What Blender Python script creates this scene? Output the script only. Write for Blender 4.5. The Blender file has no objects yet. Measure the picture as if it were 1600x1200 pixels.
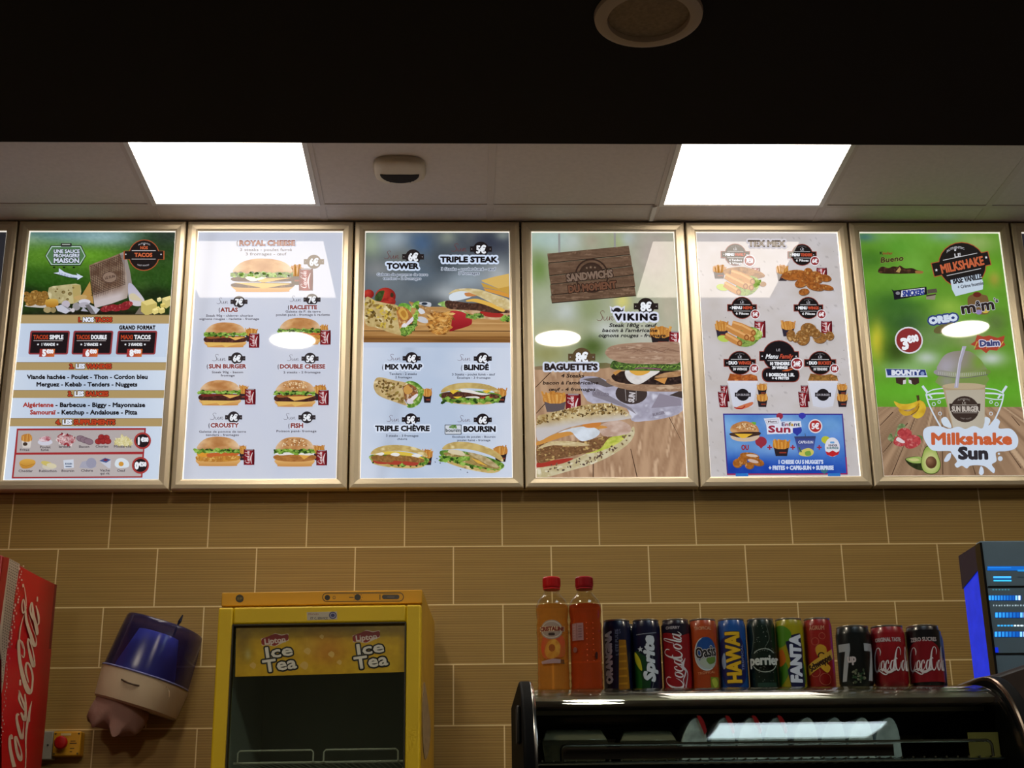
import bpy, bmesh, math, random
import numpy as np
from mathutils import Vector, Matrix
from mathutils.geometry import delaunay_2d_cdt, tessellate_polygon

S = bpy.context.scene
COL = S.collection
# ---------------------------------------------------------------- camera, world, exposure
FPX = 2228.16
PITCH, YAW, ROLL = math.radians(18.873), math.radians(-2.0956), math.radians(0.8129)
CAM = Vector((-0.1339, -4.7849, 1.05))
ROT = (Matrix.Rotation(YAW, 3, 'Z') @ Matrix.Rotation(PITCH, 3, 'X') @ Matrix.Rotation(ROLL, 3, 'Y'))
cam_d = bpy.data.cameras.new('camera')
cam_d.sensor_width = 36.0
cam_d.lens = FPX / 1600 * 36.0
cam_d.clip_start = 0.05
cam = bpy.data.objects.new('camera', cam_d)
COL.objects.link(cam)
cam.matrix_world = Matrix.Translation(CAM) @ (ROT @ Matrix(((1, 0, 0), (0, 0, -1), (0, 1, 0)))).to_4x4()
S.camera = cam
S.view_settings.view_transform = 'Standard'
S.view_settings.look = 'None'
S.view_settings.exposure = 0.0
S.view_settings.gamma = 1.0
S.view_settings.use_curve_mapping = False
S.cycles.transparent_max_bounces = 32
W = bpy.data.worlds.new('world')
S.world = W
W.use_nodes = True
W.node_tree.nodes['Background'].inputs[0].default_value = (1.0, 0.82, 0.62, 1)
W.node_tree.nodes['Background'].inputs[1].default_value = 0.05
LED_POWER, SPOT_POWER, HALL_LED, FILL_SPOT, POSTER = 9.0, 72.0, 12.0, 165.0, 0.88


def at(px, py, axis, val):
    """measure: point of the photograph on the plane axis = val"""
    d = ROT @ Vector(((px - 800) / FPX, 1, (600 - py) / FPX))
    return CAM + d * ((val - CAM[axis]) / d[axis])


# ---------------------------------------------------------------- colours and materials
def lin(c):
    c = np.asarray(c, float) / 255.0
    return np.where(c <= 0.04045, c / 12.92, ((c + 0.055) / 1.055) ** 2.4)


def rgba(c):
    return (*[float(v) for v in lin(c)], 1.0)


def mat(name, col, rough=0.5, metal=0.0, emit=None, es=0.0, noise=0.0, nscale=30.0, bump=0.0, trans=0.0, ior=1.45, coat=0.0, aniso=None, spec=0.5):
    m = bpy.data.materials.new(name)
    m.use_nodes = True
    nt = m.node_tree
    b = nt.nodes['Principled BSDF']
    b.inputs['Base Color'].default_value = rgba(col)
    b.inputs['Roughness'].default_value = rough
    b.inputs['Metallic'].default_value = metal
    b.inputs['Transmission Weight'].default_value = trans
    b.inputs['IOR'].default_value = ior
    b.inputs['Coat Weight'].default_value = coat
    b.inputs['Specular IOR Level'].default_value = spec
    if emit is not None:
        b.inputs['Emission Color'].default_value = rgba(emit)
        b.inputs['Emission Strength'].default_value = es
    if noise or bump:
        tc = nt.nodes.new('ShaderNodeTexCoord')
        mp = nt.nodes.new('ShaderNodeMapping')
        if aniso:
            mp.inputs['Scale'].default_value = aniso
        nz = nt.nodes.new('ShaderNodeTexNoise')
        nz.inputs['Scale'].default_value = nscale
        nz.inputs['Detail'].default_value = 4
        nt.links.new(tc.outputs['Object'], mp.inputs['Vector'])
        nt.links.new(mp.outputs['Vector'], nz.inputs['Vector'])
        if noise:
            rmp = nt.nodes.new('ShaderNodeValToRGB')
            c = lin(col)
            rmp.color_ramp.elements[0].color = (*[float(max(0, v * (1 - noise))) for v in c], 1)
            rmp.color_ramp.elements[1].color = (*[float(min(1, v * (1 + noise))) for v in c], 1)
            rmp.color_ramp.elements[0].position = 0.3
            rmp.color_ramp.elements[1].position = 0.7
            nt.links.new(nz.outputs['Fac'], rmp.inputs['Fac'])
            nt.links.new(rmp.outputs['Color'], b.inputs['Base Color'])
        if bump:
            bp = nt.nodes.new('ShaderNodeBump')
            bp.inputs['Strength'].default_value = bump
            bp.inputs['Distance'].default_value = 0.002
            nt.links.new(nz.outputs['Fac'], bp.inputs['Height'])
            nt.links.new(bp.outputs['Normal'], b.inputs['Normal'])
    return m


def glass_mat(name, tint=(255, 255, 255), ior=1.5, rough=0.02, clear=1.0):
    """thin pane: what is behind shows through, the sheen follows Fresnel"""
    m = bpy.data.materials.new(name)
    m.use_nodes = True
    nt = m.node_tree
    nt.nodes.remove(nt.nodes['Principled BSDF'])
    out = nt.nodes['Material Output']
    tr = nt.nodes.new('ShaderNodeBsdfTransparent')
    tr.inputs[0].default_value = rgba(tint)
    gl = nt.nodes.new('ShaderNodeBsdfGlossy')
    gl.inputs['Roughness'].default_value = rough
    fr = nt.nodes.new('ShaderNodeFresnel')
    ge = nt.nodes.new('ShaderNodeNewGeometry')
    io = nt.nodes.new('ShaderNodeMath')
    io.operation = 'MULTIPLY_ADD'                      # the same sheen from either side of the sheet
    nt.links.new(ge.outputs['Backfacing'], io.inputs[0])
    io.inputs[1].default_value = 1 / ior - ior
    io.inputs[2].default_value = ior
    nt.links.new(io.outputs[0], fr.inputs['IOR'])
    mx = nt.nodes.new('ShaderNodeMixShader')
    nt.links.new(fr.outputs[0], mx.inputs[0])
    nt.links.new(tr.outputs[0], mx.inputs[1])
    nt.links.new(gl.outputs[0], mx.inputs[2])
    nt.links.new(mx.outputs[0], out.inputs['Surface'])
    return m


def milky_mat(name, tint, col, fac, rough=0.1):
    """thin cloudy plastic: part clear, part white haze, with a sheen"""
    m = glass_mat(name, tint, 1.45, rough)
    nt = m.node_tree
    d = nt.nodes.new('ShaderNodeBsdfDiffuse')
    d.inputs[0].default_value = rgba(col)
    x = nt.nodes.new('ShaderNodeMixShader')
    x.inputs[0].default_value = fac
    out = nt.nodes['Material Output']
    top = out.inputs['Surface'].links[0].from_node
    src = top.inputs[1].links[0].from_socket
    nt.links.new(src, x.inputs[1])
    nt.links.new(d.outputs[0], x.inputs[2])
    nt.links.new(x.outputs[0], top.inputs[1])
    return m


def print_mat(name, strength=0.0, rough=0.04, base=1.0, spec=0.5):
    """printed sheet: the ink colours come from the mesh; backlit when strength > 0"""
    m = bpy.data.materials.new(name)
    m.use_nodes = True
    nt = m.node_tree
    b = nt.nodes['Principled BSDF']
    a = nt.nodes.new('ShaderNodeAttribute')
    a.attribute_name = 'ink'
    b.inputs['Roughness'].default_value = rough
    b.inputs['Specular IOR Level'].default_value = spec
    mul = nt.nodes.new('ShaderNodeMix')
    mul.data_type = 'RGBA'
    mul.blend_type = 'MULTIPLY'
    mul.inputs['Factor'].default_value = 1.0
    mul.inputs[7].default_value = (base, base, base, 1)
    nt.links.new(a.outputs['Color'], mul.inputs[6])
    nt.links.new(mul.outputs[2], b.inputs['Base Color'])
    if strength:
        nt.links.new(a.outputs['Color'], b.inputs['Emission Color'])
        b.inputs['Emission Strength'].default_value = strength
    return m


# ---------------------------------------------------------------- objects
def tag(o, label=None, cat=None, group=None, kind=None):
    if label: o['label'] = label
    if cat: o['category'] = cat
    if group: o['group'] = group
    if kind: o['kind'] = kind
    return o


def thing(name, label, cat, loc=(0, 0, 0), rot=(0, 0, 0), group=None):
    o = bpy.data.objects.new(name, None)
    o.empty_display_size = 0.05
    COL.objects.link(o)
    o.location = loc
    o.rotation_euler = rot
    return tag(o, label, cat, group)


def dup(root, loc, rot=None, label=None):
    r = root.copy()
    COL.objects.link(r)
    r.location = loc
    if rot is not None: r.rotation_euler = rot
    if label: r['label'] = label
    for ch in list(root.children):
        c = ch.copy()
        COL.objects.link(c)
        c.parent = r
        for g in list(ch.children):
            d = g.copy()
            COL.objects.link(d)
            d.parent = c
    return r


class MB:
    """collects shapes and links them as ONE mesh object"""
    def __init__(self):
        self.v, self.f = [], []

    def add(self, vs, fs, M=None):
        n = len(self.v)
        for p in vs:
            self.v.append(tuple(M @ Vector(p)) if M else tuple(p))
        self.f += [tuple(i + n for i in f) for f in fs]
        return self

    def box(self, x0, x1, y0, y1, z0, z1, M=None):
        vs = [(x, y, z) for x in (x0, x1) for y in (y0, y1) for z in (z0, z1)]
        return self.add(vs, [(0, 1, 3, 2), (4, 6, 7, 5), (0, 4, 5, 1), (2, 3, 7, 6), (0, 2, 6, 4), (1, 5, 7, 3)], M)

    def lathe(self, prof, seg=32, c=(0, 0, 0), M=None, cap=True):
        vs, fs, n = [], [], len(prof)
        for i in range(seg):
            a = 2 * math.pi * i / seg
            for r, z in prof:
                vs.append((c[0] + r * math.cos(a), c[1] + r * math.sin(a), c[2] + z))
        for i in range(seg):
            j = (i + 1) % seg
            for k in range(n - 1):
                fs.append((i * n + k, j * n + k, j * n + k + 1, i * n + k + 1))
        if cap and prof[0][0] > 1e-6: fs.append(tuple(i * n for i in range(seg - 1, -1, -1)))
        if cap and prof[-1][0] > 1e-6: fs.append(tuple(i * n + n - 1 for i in range(seg)))
        return self.add(vs, fs, M)

    def prism(self, poly, axis, a, b, M=None):
        """poly in the two other axes (kept in x,y,z order), extruded from a to b along axis"""
        def P(p, t):
            return {0: (t, p[0], p[1]), 1: (p[0], t, p[1]), 2: (p[0], p[1], t)}[axis]
        n = len(poly)
        vs = [P(p, a) for p in poly] + [P(p, b) for p in poly]
        fs = [tuple(range(n - 1, -1, -1)), tuple(range(n, 2 * n))]
        fs += [(i, (i + 1) % n, n + (i + 1) % n, n + i) for i in range(n)]
        return self.add(vs, fs, M)

    def tube(self, pts, r, seg=8, closed=False):
        pts = [Vector(p) for p in pts]
        n = len(pts)
        vs, fs = [], []
        up = None
        for i, p in enumerate(pts):
            a = pts[i - 1] if (i or closed) else p
            b = pts[(i + 1) % n] if (i < n - 1 or closed) else p
            d = (b - a).normalized()
            if up is None:
                up = d.orthogonal().normalized()
            up = (up - d * up.dot(d)).normalized()
            q = d.cross(up)
            rr = r[i] if isinstance(r, (list, tuple)) else r
            for k in range(seg):
                t = 2 * math.pi * k / seg
                vs.append(p + up * (rr * math.cos(t)) + q * (rr * math.sin(t)))
        for i in range(n if closed else n - 1):
            j = (i + 1) % n
            for k in range(seg):
                l = (k + 1) % seg
                fs.append((i * seg + k, i * seg + l, j * seg + l, j * seg + k))
        if not closed:
            fs.append(tuple(range(seg - 1, -1, -1)))
            fs.append(tuple((n - 1) * seg + k for k in range(seg)))
        return self.add(vs, fs)

    def build(self, name, m, parent=None, smooth=False, bevel=0.0, seg=2, sharp=40):
        me = bpy.data.meshes.new(name)
        me.from_pydata(self.v, [], self.f)
        bm = bmesh.new()
        bm.from_mesh(me)
        bmesh.ops.recalc_face_normals(bm, faces=bm.faces)
        bm.to_mesh(me)
        bm.free()
        me.materials.append(m)
        if smooth:
            me.polygons.foreach_set('use_smooth', [True] * len(me.polygons))
            me.set_sharp_from_angle(angle=math.radians(sharp))
        o = bpy.data.objects.new(name, me)
        COL.objects.link(o)
        if parent: o.parent = parent
        if bevel:
            bv = o.modifiers.new('bevel', 'BEVEL')
            bv.width = bevel
            bv.segments = seg
            bv.limit_method = 'ANGLE'
            bv.angle_limit = math.radians(35)
            me.polygons.foreach_set('use_smooth', [True] * len(me.polygons))
            me.set_sharp_from_angle(angle=math.radians(35))
        return o


def spline(pts, closed=False, n=8):
    """Catmull-Rom through tuples of any length"""
    P = np.array(pts, float)
    m = len(P)
    out = []
    rng = range(m) if closed else range(m - 1)
    for i in rng:
        p0 = P[(i - 1) % m] if (closed or i > 0) else P[i]
        p1, p2 = P[i], P[(i + 1) % m]
        p3 = P[(i + 2) % m] if (closed or i + 2 < m) else p2
        for k in range(n):
            t = k / n
            out.append(0.5 * (2 * p1 + (p2 - p0) * t + (2 * p0 - 5 * p1 + 4 * p2 - p3) * t * t + (3 * p1 - p0 - 3 * p2 + p3) * t ** 3))
    if not closed: out.append(P[-1])
    return np.array(out)


# ---------------------------------------------------------------- printed artwork: vector shapes with ink colours
_tab = np.random.RandomState(7).rand(256, 256)


def vn(x, y, seed=0):
    x = np.asarray(x, float) + seed * 17.3
    y = np.asarray(y, float) + seed * 31.7
    i, j = np.floor(x).astype(int), np.floor(y).astype(int)
    u, v = x - i, y - j
    u, v = u * u * (3 - 2 * u), v * v * (3 - 2 * v)
    T = lambda a, b: _tab[a % 256, b % 256]
    return (T(i, j) * (1 - u) + T(i + 1, j) * u) * (1 - v) + (T(i, j + 1) * (1 - u) + T(i + 1, j + 1) * u) * v


def fbm(x, y, seed=0):
    return 0.55 * vn(x, y, seed) + 0.3 * vn(x * 2.1, y * 2.1, seed + 1) + 0.15 * vn(x * 4.3, y * 4.3, seed + 2)


def mixc(a, b, t):
    t = np.clip(np.asarray(t), 0, 1)[..., None]
    return np.asarray(a, float) * (1 - t) + np.asarray(b, float) * t


def speck(c1, c2, sx, sy=None, seed=0, c3=None, lo=0.3, hi=0.7):
    """mottled ink between c1 and c2 (and c3 in the peaks)"""
    sy = sy or sx
    def f(x, y):
        n = fbm(x / sx, y / sy, seed)
        c = mixc(c1, c2, (n - lo) / (hi - lo))
        if c3 is not None: c = mixc(c, np.broadcast_to(np.asarray(c3, float), c.shape), (n - 0.62) / 0.12)
        return c
    return f


def blobs(base, items, noise=0, ns=20):
    """blurred printed photograph: gaussian patches over a base colour"""
    def f(x, y):
        x, y = np.asarray(x, float), np.asarray(y, float)
        c = np.broadcast_to(np.asarray(base, float), x.shape + (3,)).copy()
        for (cx, cy, rx, ry, col, s) in items:
            w = s * np.exp(-(((x - cx) / rx) ** 2 + ((y - cy) / ry) ** 2))
            c = mixc(c, np.broadcast_to(np.asarray(col, float), c.shape), w)
        if noise: c = c + (fbm(x / ns, y / ns, 3)[..., None] - 0.5) * noise
        return c
    return f


def vgrad(c1, c2, y0, y1):
    return lambda x, y: mixc(c1, c2, (np.asarray(y, float) - y0) / (y1 - y0))


def hgrad(c1, c2, c3, x0, x1):
    def f(x, y):
        t = (np.asarray(x, float) - x0) / (x1 - x0)
        return np.where((t < 0.5)[..., None], mixc(c1, c2, t * 2), mixc(c2, c3, t * 2 - 1))
    return f


# glyphs of Blender's built-in font, turned into flat meshes once
CHARS = "ABCDEFGHIJKLMNOPQRSTUVWXYZabcdefghijklmnopqrstuvwxyz0123456789.,-'&+éèêàïÉÈŒœ:/°€®!%"
GLYPH = {}


def load_glyphs():
    obs = []
    for s in [c for c in CHARS] + ['H' + c + 'H' for c in CHARS + ' '] + ['HH']:
        cu = bpy.data.curves.new('g', 'FONT')
        cu.body = s
        cu.resolution_u = 2
        o = bpy.data.objects.new('g', cu)
        COL.objects.link(o)
        obs.append((s, o, cu))
    dg = bpy.context.evaluated_depsgraph_get()
    dg.update()
    data = {}
    for s, o, cu in obs:
        me = o.evaluated_get(dg).to_mesh()
        v = np.array([w.co[:2] for w in me.vertices]) if len(me.vertices) else np.zeros((0, 2))
        fs = [tuple(p.vertices) for p in me.polygons]
        data[s] = (v, fs)
        o.to_mesh_clear()
    hh = np.ptp(data['HH'][0][:, 0])
    for c in CHARS + ' ':
        adv = np.ptp(data['H' + c + 'H'][0][:, 0]) - hh
        v, fs = data[c] if c != ' ' else (np.zeros((0, 2)), [])
        cnt = {}
        for f in fs:
            for a, b in zip(f, f[1:] + f[:1]):
                k = (min(a, b), max(a, b))
                cnt[k] = cnt.get(k, 0) + 1
        ed = np.array([k for k, n in cnt.items() if n == 1], int).reshape(-1, 2)
        if len(ed):
            a, b = v[ed[:, 0]], v[ed[:, 1]]
            keep = np.linalg.norm(a - b, axis=1) > 1e-5
            ed = ed[keep]
        GLYPH[c] = (v, fs, ed, adv)
    for s, o, cu in obs:
        bpy.data.objects.remove(o)
        bpy.data.curves.remove(cu)


load_glyphs()
CAPH = float(GLYPH['H'][0][:, 1].max())


def inside(poly, pts):
    x, y = pts[:, 0], pts[:, 1]
    r = np.zeros(len(pts), bool)
    n = len(poly)
    for i in range(n):
        x1, y1 = poly[i]
        x2, y2 = poly[(i + 1) % n]
        c = ((y1 > y) != (y2 > y))
        if c.any():
            r ^= c & (x < (x2 - x1) * (y - y1) / ((y2 - y1) if y2 != y1 else 1e-9) + x1)
    return r


class Art:
    """Flat artwork.  Coordinates are typed in the units of a close-up (ox, oy, scale)."""
    def __init__(self, mapper, step=2e-5):
        self.map, self.step, self.sat = mapper, step, 1.0
        self.V, self.C, self.L, self.F = [], [], [], []
        self.n, self.layer = 0, 0
        self.o = (0, 0, 1.0)
        self.rng = random.Random(5)

    def view(self, ox, oy, s):
        self.o = (ox, oy, s)
        return self

    def _put(self, pts, cols, faces, bump=True):
        if bump: self.layer += 1
        pts = np.asarray(pts, float)
        k = len(pts)
        cols = np.asarray(cols, float)
        if cols.ndim == 1: cols = np.broadcast_to(cols, (k, 3))
        self.V.append(np.stack([self.o[0] + pts[:, 0] / self.o[2], self.o[1] + pts[:, 1] / self.o[2]], 1))
        self.C.append(cols)
        self.L.append(np.full(k, self.layer))
        self.F += [tuple(i + self.n for i in f) for f in faces]
        self.n += k

    def poly(self, pts, col):
        """flat polygon; a callable colour is sampled at its corners"""
        pts = np.asarray([p[:2] for p in pts], float)
        tri = tessellate_polygon([[Vector((x, y, 0)) for x, y in pts]])
        self._put(pts, col(pts[:, 0], pts[:, 1]) if callable(col) else col, tri)

    def tex(self, pts, fn, step=None):
        """polygon filled with a mottled colour function"""
        pts = np.asarray([p[:2] for p in pts], float)
        step = step or 1.6 * self.o[2]
        lo, hi = pts.min(0), pts.max(0)
        gx, gy = np.meshgrid(np.arange(lo[0] + step / 2, hi[0], step), np.arange(lo[1] + step / 2, hi[1], step))
        g = np.stack([gx.ravel(), gy.ravel()], 1)
        if len(g):
            g = g + (np.random.RandomState(1).rand(*g.shape) - 0.5) * step * 0.4
            g = g[inside(pts, g)]
        allp = np.concatenate([pts, g]) if len(g) else pts
        vs, _, fs, _, _, _ = delaunay_2d_cdt([Vector(p) for p in allp], [], [list(range(len(pts)))], 1, 1e-6)
        vs = np.array([v[:] for v in vs])
        self._put(vs, fn(vs[:, 0], vs[:, 1]), [tuple(f) for f in fs])

    def grid(self, P, nx, ny, fn):
        """P(u,v) -> point; colours from fn(x,y)"""
        u, v = np.meshgrid(np.linspace(0, 1, nx + 1), np.linspace(0, 1, ny + 1))
        x, y = P(u.ravel(), v.ravel())
        fs = [(j * (nx + 1) + i, j * (nx + 1) + i + 1, (j + 1) * (nx + 1) + i + 1, (j + 1) * (nx + 1) + i) for j in range(ny) for i in range(nx)]
        self._put(np.stack([x, y], 1), fn(x, y), fs)

    def rect(self, x0, y0, x1, y1, col, sk=0.0):
        self.poly([(x0 + sk, y0), (x1 + sk, y0), (x1 - sk, y1), (x0 - sk, y1)], col)

    def rr(self, x0, y0, x1, y1, r, col, sk=0.0, n=4):
        p = []
        for cx, cy, a0 in ((x1 - r, y0 + r, -90), (x1 - r, y1 - r, 0), (x0 + r, y1 - r, 90), (x0 + r, y0 + r, 180)):
            for k in range(n + 1):
                a = math.radians(a0 + 90 * k / n)
                X, Y = cx + r * math.cos(a), cy + r * math.sin(a)
                p.append((X + sk * (1 - 2 * (Y - y0) / (y1 - y0)), Y))
        self.poly(p, col)

    def ell(self, cx, cy, rx, ry=None, col=(0, 0, 0), rot=0, n=24, a0=0, a1=360, fn=None):
        ry = ry or rx
        c, s = math.cos(math.radians(rot)), math.sin(math.radians(rot))
        full = abs(a1 - a0) >= 360
        p = []
        for k in range(n + (0 if full else 1)):
            a = math.radians(a0 + (a1 - a0) * k / n)
            x, y = rx * math.cos(a), ry * math.sin(a)
            p.append((cx + x * c - y * s, cy + x * s + y * c))
        if fn: self.tex(p, fn)
        else: self.poly(p, col)

    def ring(self, cx, cy, rx, ry, w, col, n=32, rot=0, a0=0, a1=360):
        c, s = math.cos(math.radians(rot)), math.sin(math.radians(rot))
        pts = []
        for k in range(n + 1):
            a = math.radians(a0 + (a1 - a0) * k / n)
            x, y = rx * math.cos(a), ry * math.sin(a)
            pts.append((cx + x * c - y * s, cy + x * s + y * c, w))
        self.stroke(pts, None, col, raw=True)

    def stroke(self, pts, w, col, raw=False, n=6):
        P = np.array([(p[0], p[1], p[2] if len(p) > 2 else w) for p in pts], float)
        if not raw and len(P) > 2: P = spline(P, False, n)
        d = np.gradient(P[:, :2], axis=0)
        L = np.linalg.norm(d, axis=1)
        L[L == 0] = 1
        nrm = np.stack([-d[:, 1], d[:, 0]], 1) / L[:, None]
        h = np.maximum(P[:, 2:3], 0) / 2
        A, B = P[:, :2] + nrm * h, P[:, :2] - nrm * h
        k = len(P)
        self._put(np.concatenate([A, B]), col, [(i, i + 1, k + i + 1, k + i) for i in range(k - 1)])

    def blob(self, pts, col=None, fn=None, n=6, step=None):
        p = spline(pts, True, n)
        if fn: self.tex(p, fn, step)
        else: self.poly(p, col)

    def scatter(self, poly, cnt, size, cols, asp=1.0, rot=(0, 180)):
        p = np.asarray([q[:2] for q in poly], float)
        lo, hi = p.min(0), p.max(0)
        R = self.rng
        V, C, F = [], [], []
        tries = 0
        while len(F) < cnt and tries < cnt * 8:
            tries += 1
            q = np.array([[R.uniform(lo[0], hi[0]), R.uniform(lo[1], hi[1])]])
            if not inside(p, q)[0]: continue
            s = size * R.uniform(0.6, 1.4)
            a = math.radians(R.uniform(*rot))
            c = cols[R.randrange(len(cols))]
            k = len(V)
            for t in range(6):
                b = math.tau * t / 6
                x, y = s * asp * math.cos(b), s * math.sin(b)
                V.append((q[0, 0] + x * math.cos(a) - y * math.sin(a), q[0, 1] + x * math.sin(a) + y * math.cos(a)))
                C.append(c)
            F.append(tuple(range(k, k + 6)))
        if V: self._put(V, C, F)

    def text(self, s, x0, y0, x1, y1, col=(20, 16, 20), bold=0.0, sh=0.0, rot=0.0, ol=None, olw=0.0, track=0.0, arc=0.0):
        """s fitted to the box x0..x1; capitals run from y0 to the baseline y1 (bold / outline widths in cap heights)"""
        runs = [(s, col)] if isinstance(s, str) else s
        chars = [(c, k) for t, k in runs for c in t]
        if not chars: return
        xs, x = [], 0.0
        for c, _ in chars:
            xs.append(x)
            x += GLYPH[c][3] + track
        h = y1 - y0
        sy = h / CAPH
        sx = (x1 - x0) / (x - track)
        cx, cy = (x0 + x1) / 2, (y0 + y1) / 2
        cr, sr = math.cos(math.radians(rot)), math.sin(math.radians(rot))
        def place(v, X):
            px = x0 + (v[:, 0] + X) * sx + v[:, 1] * sy * sh
            py = y1 - v[:, 1] * sy
            if arc:
                t = (px - cx) / ((x1 - x0) / 2)
                py = py + arc * t * t
            return np.stack([cx + (px - cx) * cr - (py - cy) * sr, cy + (px - cx) * sr + (py - cy) * cr], 1)
        def strokes(wd, color):
            V, C, F = [], [], []
            k = 0
            for (c, kc), X in zip(chars, xs):
                v, fs, ed, _ = GLYPH[c]
                if not len(ed): continue
                q = place(v, X)
                a, b = q[ed[:, 0]], q[ed[:, 1]]
                d = b - a
                L = np.linalg.norm(d, axis=1, keepdims=True)
                L[L == 0] = 1
                d = d / L * wd
                nn = np.stack([-d[:, 1], d[:, 0]], 1)
                q_ = .7071
                Q = np.stack([a + nn, a + (nn - d) * q_, a - d, a - (nn + d) * q_, a - nn, b - nn, b + (d - nn) * q_, b + d, b + (d + nn) * q_, b + nn], 1).reshape(-1, 2)
                V.append(Q)
                C.append(np.broadcast_to(np.asarray(color if color is not None else kc, float), (len(Q), 3)))
                F += [tuple(range(k + 10 * i, k + 10 * i + 10)) for i in range(len(ed))]
                k += len(Q)
            if V: self._put(np.concatenate(V), np.concatenate(C), F)
        if ol is not None: strokes((olw + bold) * h, ol)
        if bold: strokes(bold * h, None)
        V, C, F, k = [], [], [], 0
        for (c, kc), X in zip(chars, xs):
            v, fs, ed, _ = GLYPH[c]
            if not len(v): continue
            V.append(place(v, X))
            C.append(np.broadcast_to(np.asarray(kc, float), (len(v), 3)))
            F += [tuple(i + k for i in f) for f in fs]
            k += len(v)
        if V: self._put(np.concatenate(V), np.concatenate(C), F)

    def vtext(self, s, x0, y0, x1, y1, col, **kw):
        """lettering that climbs from y1 (start) to y0: box x0..x1 is the cap height"""
        cx, cy = (x0 + x1) / 2, (y0 + y1) / 2
        L, h = abs(y1 - y0), x1 - x0
        self.text(s, cx - L / 2, cy - h / 2, cx + L / 2, cy + h / 2, col, rot=-90 + kw.pop('rot', 0), **kw)

    def build(self, name, m, parent=None, maxedge=None):
        V = np.concatenate(self.V)
        C = np.concatenate(self.C)
        L = np.concatenate(self.L)
        if maxedge is None:
            P, Cc, F = self.map(V, L * self.step), C, self.F
            me = bpy.data.meshes.new(name)
            me.from_pydata(P.tolist(), [], F)
        else:
            me = bpy.data.meshes.new(name)
            me.from_pydata(np.concatenate([V, L[:, None]], 1).tolist(), [], self.F)
            at_ = me.attributes.new('ink', 'FLOAT_COLOR', 'POINT')
            at_.data.foreach_set('color', np.concatenate([C, np.ones((len(C), 1))], 1).ravel())
            bm = bmesh.new()
            bm.from_mesh(me)
            bmesh.ops.triangulate(bm, faces=bm.faces)
            for _ in range(7):
                es = [e for e in bm.edges if e.calc_length() > maxedge]
                if not es: break
                bmesh.ops.subdivide_edges(bm, edges=es, cuts=1)
                bmesh.ops.triangulate(bm, faces=[f for f in bm.faces if len(f.verts) > 3])
            bm.to_mesh(me)
            bm.free()
            k = len(me.vertices)
            co = np.zeros(k * 3)
            me.vertices.foreach_get('co', co)
            co = co.reshape(-1, 3)
            Cc = np.zeros(k * 4)
            me.attributes['ink'].data.foreach_get('color', Cc)
            Cc = Cc.reshape(-1, 4)[:, :3]
            P = self.map(co[:, :2], np.round(co[:, 2]) * self.step)
            me.vertices.foreach_set('co', P.astype(np.float32).ravel())
            me.attributes.remove(me.attributes['ink'])
        a = me.attributes.new('ink', 'FLOAT_COLOR', 'POINT')
        out = np.ones((len(P), 4))
        Cc = np.clip(Cc, 0, 255)
        if self.sat != 1: Cc = mixc(Cc @ np.array([[.3], [.59], [.11]]) * np.ones(3), Cc, np.full(len(Cc), self.sat))
        out[:, :3] = lin(Cc)
        a.data.foreach_set('color', out.ravel())
        me.materials.append(m)
        me.update()
        o = bpy.data.objects.new(name, me)
        COL.objects.link(o)
        if parent: o.parent = parent
        return o


def homography(src, dst):
    A = []
    for (x, y), (u, v) in zip(src, dst):
        A.append([x, y, 1, 0, 0, 0, -u * x, -u * y, -u])
        A.append([0, 0, 0, x, y, 1, -v * x, -v * y, -v])
    return np.linalg.svd(np.array(A, float))[2][-1].reshape(3, 3)


def hmap(H, V):
    q = np.concatenate([V, np.ones((len(V), 1))], 1) @ H.T
    return q[:, :2] / q[:, 2:]


# flowing lettering drawn as pen strokes: (x, y up, width)
LOGO = [
    [(.74, .64, .02), (.80, .80, .07), (.70, .95, .05), (.50, .93, .05), (.28, .72, .10), (.13, .38, .15), (.15, .09, .14), (.32, 0, .09), (.52, .12, .05), (.70, .36, .02)],
    [(1.0, .42, .03), (.84, .36, .08), (.75, .14, .10), (.82, 0, .07), (.95, .08, .09), (1.03, .28, .08), (.97, .42, .03), (1.1, .36, .02)],
    [(1.36, .28, .08), (1.34, .42, .05), (1.2, .36, .08), (1.10, .14, .10), (1.17, 0, .07), (1.32, .08, .04), (1.46, .24, .02)],
    [(1.74, .40, .04), (1.60, .38, .08), (1.48, .14, .10), (1.54, 0, .07), (1.66, .1, .06), (1.78, .38, .05)],
    [(1.83, .46, .09), (1.72, .12, .10), (1.79, 0, .07), (1.95, .14, .02)],
    [(1.88, .44, .02), (1.98, .50, .09), (2.08, .47, .02)],
    [(2.36, .64, .02), (2.42, .80, .06), (2.33, .95, .05), (2.15, .93, .05), (1.98, .70, .09), (1.88, .38, .13), (1.90, .09, .12), (2.05, 0, .08), (2.22, .12, .05), (2.34, .34, .02)],
    [(2.64, .42, .03), (2.48, .36, .08), (2.39, .14, .10), (2.46, 0, .07), (2.59, .08, .09), (2.67, .28, .08), (2.61, .42, .03), (2.74, .4, .02)],
    [(2.74, .42, .03), (2.92, .86, .04), (3.06, 1.0, .05), (3.05, .84, .05), (2.88, .36, .10), (2.82, .06, .10), (2.92, .02, .05), (3.0, .2, .02)],
    [(3.2, .40, .04), (3.06, .38, .08), (2.94, .14, .10), (3.0, 0, .07), (3.12, .1, .06), (3.24, .38, .05)],
    [(3.29, .46, .09), (3.18, .12, .10), (3.25, 0, .07), (3.42, .18, .02)],
    [(.24, -.1, .01), (.55, .0, .04), (.85, -.1, .08), (1.1, -.16, .07), (1.35, -.04, .02)],
]
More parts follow.
